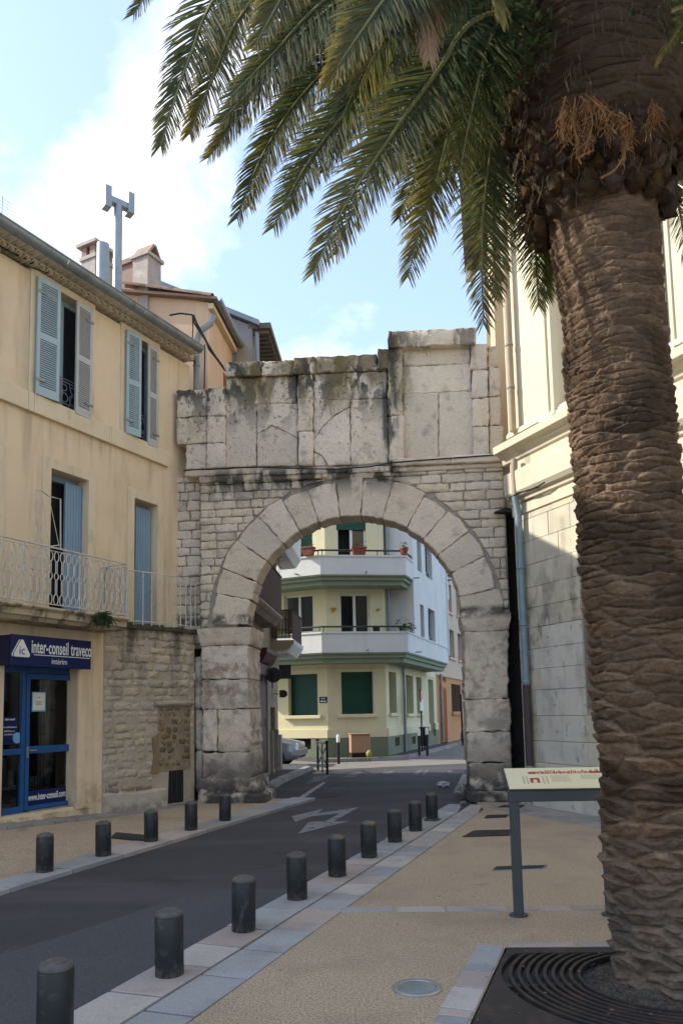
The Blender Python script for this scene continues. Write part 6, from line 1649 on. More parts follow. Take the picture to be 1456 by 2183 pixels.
for h in bh_:
    M().fbox(BFr, h[0], h[1], h[2], h[3], -.35, -.28).build('pane', MT['darkglass'], bg_); M().fbox(BFr, h[0] - .1, h[1] + .1, h[2] - .12, h[2] - .002, -.1, .08).build('window_sill', MT['beige'], bg_)
    m = M(); m.fbox(BFr, h[0], h[0] + .12, h[2], h[3], -.27, -.2); m.fbox(BFr, h[1] - .12, h[1], h[2], h[3], -.27, -.2); m.build('window_frame', MT['cabinet'], bg_)
M().fbox(BFr, gw[0], gw[1], gw[2], gw[3], -.35, -.3).build('pane', MT['darkglass'], bg_)
for k in range(7):
    u = gw[0] + (gw[1] - gw[0]) * (k + .5) / 7; M().tube([BFr.w(u, -.05, gw[2]), BFr.w(u, -.05, gw[3])], .035, 5).build('window_bar', MT['brown'], bg_)
M().fbox(BFr, gw[0] - .2, gw[1] + .2, gw[2] - .16, gw[2] - .002, -.1, .12).build('window_sill', MT['orange'], bg_)
m = M(); uk = BFr.px(945, 1250, .6); 
M().fbox(BFr, .02, .9, BFr.px(940, 1265, .6)[1], BFr.px(940, 1250, .6)[1] + .5, .001, .6).build('balcony', MT['whitewall'], bg_)
m = M(); leaf_tuft(m, BFr.w(.6, .4, BFr.px(940, 1240, .6)[1] + .3), 120, .35, .25, .25, random.Random(2)); foliage(m, 'balcony_plant', 'trailing plant on the small white balcony of the beige house', 'plant', BFr.w(.6, .4, 5))
# pole and bicycle against the orange wall
b = dep(986.5, 1587, 36.0); zt4 = dep(983, 1480, 36.0).z
tag(M().tube([Vector((b.x, b.y, -.02)), Vector((b.x - .02, b.y, zt4))], .045, 8).build('pole', MT['blackmetal'], smooth=40), 'black pole before the orange wall at the right pier edge', 'pole')
b = dep(990, 1582, 36.6); t = thing('bicycle', 'bicycle leaning by the black pole, half hidden by the right pier', 'bicycle', (b.x, b.y, 0))
ax = Vector((.45, .9, 0)).normalized(); side = Vector((ax.y, -ax.x, 0))
for s in (-.52, .52):
    c = Vector((b.x, b.y, .36)) + ax * (s + .35)
    w_ = M().tube([c + ax * (.33 * math.cos(q)) + Vector((0, 0, .33 * math.sin(q))) for q in [2 * math.pi * k / 20 for k in range(20)]], .02, 6, close=True).build('wheel', MT['rubber'], t, smooth=50)
    m = M()
    for k in range(8): q = math.pi * k / 8; v = ax * (.32 * math.cos(q)) + Vector((0, 0, .32 * math.sin(q))); m.tube([c - v, c + v], .004, 4)
    m.build('spokes', MT['steel'], w_)
c = Vector((b.x, b.y, .36)) + ax * .35; m = M()
bb, hd, st_, rw, fw = c + ax * -.02 + Vector((0, 0, -.06)), c + ax * .38 + Vector((0, 0, .42)), c + ax * -.18 + Vector((0, 0, .42)), c - ax * .52, c + ax * .52
for p, q in ((bb, hd), (bb, st_), (st_, hd), (rw, bb), (rw, st_), (hd, fw), (hd, hd + Vector((0, 0, .22)))): m.tube([p, q], .02, 6)
m.tube([hd + Vector((0, 0, .22)) + side * .28, hd + Vector((0, 0, .22)) - side * .28], .015, 6); m.build('frame', MT['galv'], t, smooth=50)
M().tube([st_ + Vector((0, 0, .1)) - ax * .12, st_ + Vector((0, 0, .12)) + ax * .12], .05, 8).build('saddle', MT['blackmetal'], t, smooth=50)
# ================================================================== PARKED CAR
cb = dep(628, 1625, 23.9)
car = thing('parked_car', 'silver hatchback parked behind the street house corner, only its nose showing', 'car', (cb.x - 1.7, cb.y, ROADZ))
cf = Frame((cb.x + .12, cb.y), (1, -.12)); cf.n = Vector((cf.u.y, -cf.u.x, 0))
if cf.n.y > 0: cf.n = -cf.n
def car_pt(u, d, z): return cf.w(u, d, z + ROADZ)
# side profile from nose (u=0) back to u=-3.9; half widths
prof = [(0.0, .30, .34, .55), (-.03, .28, .62, .70), (-.10, .24, .74, .76), (-.35, .20, .80, .80), (-.85, .20, .90, .82), (-1.05, .20, .95, .82), (-1.9, .20, .98, .83), (-3.2, .22, 1.0, .82), (-3.75, .26, .95, .76), (-3.85, .34, .70, .72)]
m = M(); ring = []
for (u, z0, z1, hw) in prof:
    r = [(hw * .9, z0), (hw, z0 + .12), (hw * 1.0, (z0 + z1) / 2), (hw * .97, z1 - .06), (hw * .85, z1), (0, z1 + .02)]
    pts = r + [(-a, b) for a, b in r[-2::-1]]
    ring.append([car_pt(u, a - .8, b) for a, b in pts])
k = len(ring[0]); m.v = [p for r in ring for p in r]
for i in range(len(ring) - 1):
    for j in range(k): m.f.append((i * k + j, i * k + (j + 1) % k, (i + 1) * k + (j + 1) % k, (i + 1) * k + j))
m.f += [tuple(range(k))[::-1], tuple((len(ring) - 1) * k + j for j in range(k))]
m.build('body', MT['carpaint'], car, smooth=35)
cab = [(-1.0, .97, .70), (-1.75, 1.36, .58), (-2.3, 1.42, .56), (-3.1, 1.38, .56), (-3.7, 1.0, .66)]
m = M(); n_ = len(cab)
for u, z, hw in cab: m.v += [car_pt(u, hw - .8, z), car_pt(u, -hw - .8, z)]
for u, z, hw in cab: m.v += [car_pt(u, .74 - .8, .94), car_pt(u, -.74 - .8, .94)]
for i in range(n_ - 1):
    m.f += [(2 * i, 2 * i + 1, 2 * i + 3, 2 * i + 2), (2 * i, 2 * i + 2, 2 * n_ + 2 * i + 2, 2 * n_ + 2 * i), (2 * i + 1, 2 * n_ + 2 * i + 1, 2 * n_ + 2 * i + 3, 2 * i + 3)]
m.build('cabin_glass', MT['darkglass'], car)
m = M(); m.hexa([car_pt(-1.75, -.2, 1.37), car_pt(-3.1, -.2, 1.39), car_pt(-3.1, -1.4, 1.39), car_pt(-1.75, -1.4, 1.37), car_pt(-1.8, -.24, 1.41), car_pt(-3.05, -.24, 1.43), car_pt(-3.05, -1.36, 1.43), car_pt(-1.8, -1.36, 1.41)])
for s in (-.74, .74 - .0): m.tube([car_pt(-1.02, s - .8, .96), car_pt(-1.76, s * .79 - .8, 1.38)], .035, 6)
m.build('roof', MT['carpaint'], car)
for s in (-.58, .58): 
    M().lathe([(.001, -.02), (.10, -.015), (.11, .0), (.07, .03), (.001, .035)], car_pt(-.07, s - .8, .64), n=14, axis=cf.u).build('headlight', MT['white'], car, smooth=50)
M().hexa([car_pt(.02, -.55, .40), car_pt(.02, -1.05, .40), car_pt(-.05, -1.05, .40), car_pt(-.05, -.55, .40), car_pt(.02, -.55, .51), car_pt(.02, -1.05, .51), car_pt(-.05, -1.05, .51), car_pt(-.05, -.55, .51)]).build('number_plate', MT['paper'], car)
m = M(); m.hexa([car_pt(.035, -.02, .34), car_pt(.035, -1.58, .34), car_pt(-.2, -1.62, .34), car_pt(-.2, .02, .34), car_pt(.03, -.02, .54), car_pt(.03, -1.58, .54), car_pt(-.2, -1.62, .54), car_pt(-.2, .02, .54)]); m.build('bumper', MT['carpaint'], car, bevel=.03)
for u in (-.72, -3.1):
    for s in (.0, -1.6):
        c = car_pt(u, s, .29); w_ = M().lathe([(.18, -.09), (.29, -.09), (.30, -.05), (.30, .05), (.29, .09), (.18, .09)], c, n=22, axis=cf.n).build('wheel', MT['rubber'], car, smooth=40)
        M().lathe([(.18, -.07), (.05, -.08), (.04, .08), (.18, .07)], c, n=16, axis=cf.n).build('rim', MT['steel'], w_, smooth=40)

# ================================================================== INFO BOARD
IB = Frame(gnd(1103, 1957).to_2d(), (1, -.05)); IB.n = IB.n if IB.n.y < 0 else -IB.n
info = thing('info_board', 'slanted cream information board about the gate on grey steel legs', 'information board', IB.w(.4, 0, 0))
tl_, tr_ = IB.px(1086, 1683), None
iw = IB.px(1287, 1760)[0] + .075 - IB.px(1086, 1690)[0]; z_f = IB.px(1090, 1684)[1]; u_a = IB.px(1086, 1690)[0]
zl0 = IB.px(1090, 1711)[1]
for uu in (IB.px(1092, 1800)[0] + .0, u_a + iw - .075):
    m = M(); m.fbox(IB, uu, uu + .075, 0.0, zl0 - .001, -.10, -.035); m.build('leg', MT['panelmetal'], info, bevel=.004)
    M().lathe([(.075, 0), (.075, .012), (.001, .0125)], IB.w(uu + .037, -.07, 0), n=20).build('foot_plate', MT['panelmetal'], info)
M().fbox(IB, u_a, u_a + iw, zl0, z_f - .012, -.12, -.03).build('frame', MT['panelmetal'], info, bevel=.004)
# tilted face: front edge at z_f, back edge higher
q = dep(1091, 1638, IB.o.y + .20); tilt = math.atan2(q.z - z_f, .20)
class Tilt:
    def __init__(s): s.uv = Vector((0, math.cos(tilt), math.sin(tilt))); s.nn = IB.u.cross(s.uv).normalized()
    def w(s, a, b, c): return IB.w(u_a + a, -.02, z_f) + IB.u * 0 + s.uv * b + s.nn * c
T_ = Tilt(); 
if T_.nn.z < 0: T_.nn = -T_.nn
pl = .20 / math.cos(tilt)
def tbox(m, a0, a1, b0, b1, c0, c1): return m.hexa([T_.w(a0, b0, c0), T_.w(a1, b0, c0), T_.w(a1, b1, c0), T_.w(a0, b1, c0), T_.w(a0, b0, c1), T_.w(a1, b0, c1), T_.w(a1, b1, c1), T_.w(a0, b1, c1)])
tbox(M(), -.004, iw + .004, -.004, pl, -.012, 0).build('tray', MT['panelmetal'], info)
face = tbox(M(), .004, iw - .004, .004, pl - .006, .0005, .004).build('face', MT['panelface'], info)
m = M(); tbox(m, .19, iw - .004, pl * .69, pl * .79, .0042, .005)
rr = random.Random(6)
for k in range(34):
    a = .19 + k * .023; 
    if rr.random() < .55: tbox(m, a, a + rr.uniform(.008, .02), pl * .79, pl * (.79 + rr.uniform(.01, .07) * (1.6 if k > 20 and rr.random() < .3 else 1)), .0042, .005)
m.build('skyline_print', MT['redprint'], face)
text_mesh('lettering', 'LA PORTE DE FRANCE', .046, MT['panelface'], face, T_.w(.23 + .24, pl * .735, .0052), IB.u, T_.uv, sx=.95, depth=.0003)
m = M(); tbox(m, .19, .265, pl * .28, pl * .50, .0042, .005); m.build('gate_print', MT['redprint'], face)
m = M(); tbox(m, .213, .242, pl * .28, pl * .42, .0051, .0056); m.build('gate_print_opening', MT['panelface'], face)
m = M()
for (a, b) in ((.13, .145), (.16, .175), (.29, .305), (.32, .335)): tbox(m, a, b, pl * .24, pl * .58, .0042, .0048)
for col in (.36, .60, .78):
    for k in range(9 if col != .60 else 6): tbox(m, col, col + .19 - .05 * rr.random(), pl * (.60 - .035 * k), pl * (.612 - .035 * k), .0042, .0048)
m.build('text_print', MT['palered'], face)['kind'] = 'stuff'
m = M(); tbox(m, .80, .835, pl * .22, pl * .30, .0042, .005); tbox(m, .85, .885, pl * .22, pl * .30, .0042, .005); m.build('emblem_print', MT['signside'], face)

# ================================================================== TREE GRATE
pc = gnd(1428, 2095); PCX, PCY = 1.97, 4.92
pit = struct(M().sheet([(PCX - 1.5, PCY - 1.9, -.075), (PCX + 1.3, PCY - 1.9, -.075), (PCX + 1.3, PCY + .8, -.075), (PCX - 1.5, PCY + .8, -.075)]).build('soil', MT['soil']))
grate = thing('tree_grate', 'dark iron tree grate with concentric rings round the palm foot', 'tree grate', (PCX - .9, PCY, 0))
GC = Vector((PCX, PCY - .08, 0)); GRo = 1.03
circ = [GC + Vector((GRo * math.cos(a), GRo * math.sin(a) * .93, 0)) for a in [2 * math.pi * k / 72 for k in range(72)]]
inset = [GR[0] + Vector((.012, -.012, 0)), GR[1] + Vector((-.01, -.012, 0)), GR[2], GR[3] + Vector((.012, 0, 0))]
# hole must stay inside the outline
circ = [Vector((p.x, min(p.y, 5.40 - .046 * (p.x - 1.1)), 0)) for p in circ]
fv, ft = sheet_with_holes([inset, circ])
m = M(); m.add([p + Vector((0, 0, .004)) for p in fv], ft)
n = len(circ); m.add([p + Vector((0, 0, .004)) for p in circ] + [p + Vector((0, 0, -.05)) for p in circ], [(i, (i + 1) % n, n + (i + 1) % n, n + i) for i in range(n)])
m.build('plate', MT['iron'], grate)
for k in range(9):
    r = .985 - k * .052
    mm = M(); N = 80; pts = [(math.cos(2 * math.pi * j / N), math.sin(2 * math.pi * j / N) * .93) for j in range(N)]
    lim = lambda y, x: min(y, 5.395 - .046 * (x - 1.1) - .001 * k)
    for (ra, za, zb_) in ((r, -.04, .004), (r - .022, -.04, .004)):
        for x, y in pts: X = GC.x + ra * x; mm.v.append(Vector((X, lim(GC.y + ra * y, X), za)))
        for x, y in pts: X = GC.x + ra * x; mm.v.append(Vector((X, lim(GC.y + ra * y, X), zb_)))
    for j in range(N):
        j2 = (j + 1) % N
        mm.f += [(j, j2, N + j2, N + j), (2 * N + j2, 2 * N + j, 3 * N + j, 3 * N + j2), (N + j, N + j2, 3 * N + j2, 3 * N + j)]
    mm.build('ring', MT['iron'], grate)
for a in (math.pi, math.pi * .75, math.pi * 1.3, math.pi * .5, math.pi * 1.6):
    v = Vector((math.cos(a), math.sin(a) * .93, 0)); s_ = Vector((-v.y, v.x, 0)) * .03
    a0, a1 = GC + v * .53, GC + v * min(1.02, 1.02)
    M().prism([(p.x, p.y) for p in (a0 - s_, a1 - s_, a1 + s_, a0 + s_)], -.045, -.012).build('spoke', MT['iron'], grate)
# grains and chips of soil
m = M(); rr = random.Random(14)
for k in range(2600):
    a = rr.uniform(0, 6.28); r = rr.uniform(.36, .60) if k < 2100 else rr.uniform(.5, 1.0); p = GC + Vector((r * math.cos(a), r * math.sin(a) * .93, -.06 + max(0, .55 - r) * .25 + rr.uniform(0, .03) * (1 if r < .6 else .3)))
    s_ = rr.uniform(.004, .013); d1_ = Vector((rr.uniform(-1, 1), rr.uniform(-1, 1), rr.uniform(-.3, .6))).normalized() * s_; d2_ = d1_.cross(Vector((0, .2, 1))).normalized() * s_ * .5
    m.add([p + d1_, p + d2_, p - d1_, p - d2_ + Vector((0, 0, s_ * .6))], [(0, 1, 2), (0, 2, 3)])
o = m.build('soil_chips', mat('soil_chips', (.12, .10, .08), (.06, .05, .04), scale=90, bump=0)); o['kind'] = 'stuff'; o['label'] = 'dry soil and bark chips round the palm foot'; o['category'] = 'soil'
# soil mound
m = M(); N = 40
for k, (r, z) in enumerate(((.60, -.07), (.56, -.055), (.48, -.035), (.30, .0))):
    for j in range(N): a = 2 * math.pi * j / N; q = 1 + .03 * math.sin(5 * a + k); m.v.append(GC + Vector((r * q * math.cos(a), r * q * math.sin(a) * .93, z + .012 * math.sin(7 * a + 2 * k))))
for k in range(3):
    for j in range(N): m.f.append((k * N + j, k * N + (j + 1) % N, (k + 1) * N + (j + 1) % N, (k + 1) * N + j))
struct(m.build('soil_mound', MT['soil'], smooth=60))

# ================================================================== PALM
palm = thing('palm_tree', 'big date palm with a thick scarred trunk standing in the iron grate', 'palm tree', (PCX, PCY, 0))
YT = PCY
def tr_c(y, xl, xr): a, b = dep(xl, y, YT), dep(xr, y, YT); return ((a + b) / 2, (b - a).length / 2)
ctr = [tr_c(450, 1166, 1402), tr_c(700, 1194, 1416), tr_c(850, 1207, 1432), tr_c(1000, 1222, 1449)]
zs_ = [c[0].z for c in ctr]; 
rightx = {1200: 1468, 1400: 1486, 1700: 1515, 2000: 1545}
for y, xl in ((1200, 1240), (1400, 1255), (1700, 1283), (1950, 1305)): ctr.append(tr_c(y, xl, rightx.get(y, 1540)))
ctr.sort(key=lambda c: c[0].z)
zz_ = np.array([c[0].z for c in ctr]); cx_ = np.array([c[0].x for c in ctr]); rr_ = np.array([c[1] for c in ctr])
NT, NZ = 400, 1380
zb_, ztop = -.06, 6.6
Z = np.linspace(zb_, ztop, NZ); TH = np.linspace(0, 2 * np.pi, NT, endpoint=False)
CX = np.interp(Z, zz_, cx_); px_ = np.polyfit(zz_, cx_, 2); CX = np.polyval(px_, np.minimum(Z, 5.3))
RR = np.interp(Z, zz_, rr_)
RR = np.convolve(np.pad(RR, 60, mode='edge'), np.ones(121) / 121, mode='valid')
RR = np.where(Z > 4.86, np.maximum(RR, np.interp(Z, [4.86, 4.96, 5.06, 5.3, 5.5, 5.9, 6.4, 6.6], [.30, .38, .44, .52, .57, .58, .48, .40])), RR)
flare = np.clip((.55 - Z) / .55, 0, 1) ** 2; RR = RR + .05 * flare
T2, Z2 = np.meshgrid(TH, Z)
rng = np.random.default_rng(5)
# leaf scars: a jittered, helically staggered lattice of wide flat lenses
NCOL = 7
def rowh_(z): t = np.clip(z / 4.2, 0, 1) - .55 * np.clip((z - 4.9) / .5, 0, 1); return .086 - .040 * t * t * (3 - 2 * t)
_zz = np.linspace(zb_ - .3, ztop + .3, 4000); _ss = np.concatenate([[0], np.cumsum(np.diff(_zz) / rowh_(_zz[:-1]))])
nrow = int(_ss[-1]) + 3
SC = np.zeros((nrow, NCOL, 3))
for i in range(nrow):
    for j in range(NCOL):
        SC[i, j, 0] = ((j + .5 * (i % 2) + rng.uniform(-.36, .36)) / NCOL + i * .012) % 1.0
        SC[i, j, 1] = i + rng.uniform(-.5, .5)
        SC[i, j, 2] = rng.uniform(0, 1)
U = T2 / (2 * np.pi)
# warp so that rows wander
def fbm(u, z, seed, f0, oct=4):
    r = np.random.default_rng(seed); out = np.zeros_like(u); amp = 1
    for o in range(oct):
        k = f0 * 2 ** o; nu_ = max(1, int(round(k))); nz_ = int(k * 2.6) + 2
        g = r.uniform(-1, 1, (nz_ + 2, nu_))
        x = u * nu_; y = (z - zb_) / (ztop - zb_) * nz_
        xi = np.floor(x).astype(int) % nu_; yi = np.clip(np.floor(y).astype(int), 0, nz_)
        fx = x - np.floor(x); fy = y - np.floor(y); fx = fx * fx * (3 - 2 * fx); fy = fy * fy * (3 - 2 * fy)
        a = g[yi, xi]; b = g[yi, (xi + 1) % nu_]; c = g[np.minimum(yi + 1, nz_ + 1), xi]; d = g[np.minimum(yi + 1, nz_ + 1), (xi + 1) % nu_]
        out += amp * ((a * (1 - fx) + b * fx) * (1 - fy) + (c * (1 - fx) + d * fx) * fy); amp *= .5
    return out
Zw = Z2 + .018 * fbm(U, Z2, 3, 7) + .006 * fbm(U, Z2, 9, 26, 3)
F1 = np.full(U.shape, 9.0); F2 = np.full(U.shape, 9.0); ID = np.zeros(U.shape); DZ = np.zeros(U.shape)
S2 = np.interp(Zw, _zz, _ss); RH = rowh_(Z2)
row0 = np.floor(S2).astype(int)
CIRC = 2.1
for di in range(-2, 3):
    ri = np.clip(row0 + di, 0, nrow - 1)
    for j in range(NCOL):
        s = SC[ri, j]
        du = U - s[..., 0]; du = (du - np.round(du)) * CIRC; dz = (S2 - s[..., 1])
        dd = np.sqrt((du / .17) ** 2 + (dz / .62) ** 2)
        closer = dd < F1
        F2 = np.where(closer, F1, np.minimum(F2, dd)); F1 = np.where(closer, dd, F1); ID = np.where(closer, s[..., 2], ID); DZ = np.where(closer, dz, DZ)
edge = np.clip((F2 - F1) / .55, 0, 1); edge = edge * edge * (3 - 2 * edge)
lip = np.clip(DZ / .75, -1, 1)
low = np.clip((1.0 - Z2) / 1.0, 0, 1)                     # the foot is more worn
amp_ = .70 * RH * (1 + .25 * fbm(U, Z2, 21, 5, 2)) * np.where(Z2 > 3.4, 1 - .35 * np.clip((Z2 - 3.4) / 1, 0, 1), 1)
h = amp_ * (edge * (.55 + .60 * np.sign(lip) * np.abs(lip) ** 1.4) + .25 * (ID - .5) * edge) + .006 * fbm(U, Z2, 31, 40, 4) * (1 + low) + .012 * fbm(U, Z2, 33, 9, 4) * (1 + 1.6 * low)
h += .05 * np.clip((.32 - Z2) / .35, 0, 1) * fbm(U, Z2 * .3, 71, 11, 3)
h += .010 * np.abs(fbm(U * 1.0, Z2 * 1.0, 41, 70, 3)) * -1 * (1 - edge * .5)
RAD = RR[:, None] + h - .030
X = CX[:, None] + RAD * np.cos(T2); Y = PCY + RAD * np.sin(T2)
V = np.stack([X - PCX, Y - PCY, Z2], -1).reshape(-1, 3).astype(np.float32)
ii, jj = np.meshgrid(np.arange(NZ - 1), np.arange(NT), indexing='ij'); j2 = (jj + 1) % NT
Q = np.stack([ii * NT + jj, ii * NT + j2, (ii + 1) * NT + j2, (ii + 1) * NT + jj], -1).reshape(-1, 4).astype(np.int32)
me = bpy.data.meshes.new('trunk'); me.vertices.add(len(V)); me.vertices.foreach_set('co', V.ravel())
me.loops.add(Q.size); me.loops.foreach_set('vertex_index', Q.ravel()); me.polygons.add(len(Q)); me.polygons.foreach_set('loop_start', np.arange(0, Q.size, 4, dtype=np.int32)); me.polygons.foreach_set('loop_total', np.full(len(Q), 4, dtype=np.int32))
me.update(calc_edges=True); me.polygons.foreach_set('use_smooth', np.ones(len(Q), dtype=bool))
# each scar has its own bark colour
cA, cB, cC = np.array([.105, .068, .043]), np.array([.215, .148, .095]), np.array([.19, .105, .05])
n1 = np.clip(.5 + .5 * fbm(U, Z2, 51, 4, 3), 0, 1)[..., None]; i3 = ID[..., None]
colr = cA * (1 - i3) + cB * i3; warm = np.clip((n1 - .62) * 3, 0, 1) * np.clip((i3 - .3) * 2, 0, 1); colr = colr * (1 - warm * .7) + cC * warm * .7
torn = (np.clip(lip - .15, 0, 1) * np.clip(.9 - np.abs(edge - .5), 0, 1))[..., None]; colr = colr * (1 + 1.1 * torn); stain_ = np.clip(fbm(U, Z2, 61, 6, 4) - .25, 0, .6)[..., None]; colr = colr * (1 - stain_)
grey = np.clip(1.3 - Z2 / .9, 0, 1)[..., None]; colr = colr * (1 - grey * .55) + np.array([.20, .175, .145]) * grey * .55
colr = colr * (1 - .55 * np.clip((Z2 - 4.95) / .3, 0, 1))[..., None]   # shade of the crown painted in as darker bark towards the top
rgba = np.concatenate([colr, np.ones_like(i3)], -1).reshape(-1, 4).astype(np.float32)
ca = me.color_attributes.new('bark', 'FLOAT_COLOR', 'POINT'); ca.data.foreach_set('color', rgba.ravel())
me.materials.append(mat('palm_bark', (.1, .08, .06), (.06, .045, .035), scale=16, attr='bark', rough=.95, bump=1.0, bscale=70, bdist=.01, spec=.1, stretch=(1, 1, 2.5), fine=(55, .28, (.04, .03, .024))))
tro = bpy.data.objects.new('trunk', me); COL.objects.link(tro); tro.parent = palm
# the boss of cut leaf bases under the crown
HX = float(np.polyval(px_, 5.3)); 
bark2 = mat('leaf_base', (.085, .054, .032), (.028, .020, .015), scale=14, rough=.9, bump=.8, bscale=50, bdist=.01, rnd=.3, spec=.1, stretch=(1, 1, .4), stains=[dict(col=(.05, .04, .03), scale=9, lo=.5, hi=.62, amt=.7)])
sm = M(); sm.v = []
prof_b = [(0, -.12, .02), (.055, -.09, .05), (.085, -.01, .075), (.07, .07, .10), (.045, .13, .105), (0.0, .15, .10)]
# a lozenge-shaped stub: local x across, y outward, z up
L_ = [(-.085, .03, .0), (-.06, .055, -.07), (0, .07, -.12), (.06, .055, -.07), (.085, .03, .0), (.055, .085, .09), (0, .11, .14), (-.055, .085, .09)]
sm.v = [Vector((x * .85, -.06, z * .85)) for x, y, z in L_] + [Vector(p) for p in L_] + [Vector((x * .62, y + .028, z * .62 + .02)) for x, y, z in L_] + [Vector((0, .105, .02))]
n = 8
for k in (0, 1):
    for j in range(n): sm.f.append((k * n + j, k * n + (j + 1) % n, (k + 1) * n + (j + 1) % n, (k + 1) * n + j))
for j in range(n): sm.f.append((2 * n + j, 2 * n + (j + 1) % n, 3 * n))
stubs = []
rj = random.Random(77)
for k in range(6):
    st_m = bpy.data.meshes.new('leaf_base'); sx_, sz_ = rj.uniform(.9, 1.25), rj.uniform(.6, .95)
    st_m.from_pydata([((v.x + rj.gauss(0, .010)) * sx_, v.y * .8 + rj.gauss(0, .012), (v.z + rj.gauss(0, .014)) * sz_) for v in sm.v], [], sm.f); st_m.materials.append(bark2); smooth_by(st_m, 75); stubs.append(st_m)
rr = random.Random(31)
def bossr(z): # radius of the boss at height z
    return float(np.interp(z, [4.80, 4.90, 5.0, 5.27, 5.48, 5.9, 6.4, 7.0], [.31, .37, .43, .50, .56, .58, .50, .30]))
m = M(); N = 48; zb = np.linspace(4.80, 7.0, 26)
for z in zb:
    for j in range(N): a = 2 * math.pi * j / N; r = bossr(z) - .14; m.v.append(Vector((HX + r * math.cos(a), PCY + r * math.sin(a), z)))
for i in range(len(zb) - 1):
    for j in range(N): m.f.append((i * N + j, i * N + (j + 1) % N, (i + 1) * N + (j + 1) % N, (i + 1) * N + j))
m.f.append(tuple(range(N))[::-1]); m.f.append(tuple((len(zb) - 1) * N + j for j in range(N)))
m.build('crown_boss', mat('crown_fibre', (.055, .04, .028), (.03, .022, .016), scale=18, bump=1, bscale=60, bdist=.02, rough=1), palm)
z = 4.93; row = 0
while z < 5.75:
    nb = 18
    for j in range(nb):
        a = 2 * math.pi * (j + .5 * (row % 2)) / nb + rr.uniform(-.05, .05)
        if z > 5.28 and (-2.5 < ((a + math.pi) % (2 * math.pi) - math.pi) < -.6): continue
        r = bossr(z) + .005 + rr.uniform(-.02, .03)
        o = bpy.data.objects.new('leaf_base', rr.choice(stubs)); COL.objects.link(o); o.parent = palm
        tilt_ = rr.uniform(.25, .5) + 0
        sc_ = rr.uniform(.42, .85)
        o.matrix_local = Matrix.Translation((HX - PCX + r * math.cos(a), r * math.sin(a), z + rr.uniform(-.03, .03))) @ Matrix.Rotation(a - math.pi / 2, 4, 'Z') @ Matrix.Rotation(tilt_ * .5, 4, 'X') @ Matrix.Diagonal((sc_ * .95, sc_, sc_, 1))
    z += .105; row += 1
# fronds -----------------------------------------------------------------
leafmats = [mat('frond_green', (.045, .075, .028), (.026, .050, .026), scale=2.2, rough=.42, bump=0, spec=.45, attr='tint', transl=.62)]
rachism = mat('frond_rib', (.17, .17, .07), (.12, .13, .05), scale=6, rough=.5, bump=0)
deadm = mat('dead_frond', (.46, .33, .23), (.36, .25, .17), scale=6, rough=.8, bump=0, transl=.2)
G0, G1, YEL, BRN = Vector((.032, .068, .036)), Vector((.062, .115, .050)), Vector((.42, .30, .045)), Vector((.30, .20, .09))
def bez(pts, n):
    """smooth Catmull-Rom through the points, n samples"""
    P = [pts[0] * 2 - pts[1]] + list(pts) + [pts[-1] * 2 - pts[-2]]; out = []
    segs = len(pts) - 1
    for i in range(n):
        t = i / (n - 1) * segs; k = min(int(t), segs - 1); f = t - k; a, b, c, d = P[k:k + 4]
        out.append(.5 * ((2 * b) + (c - a) * f + (2 * a - 5 * b + 4 * c - d) * f * f + (3 * b - a - 3 * c + d) * f ** 3))
    return out
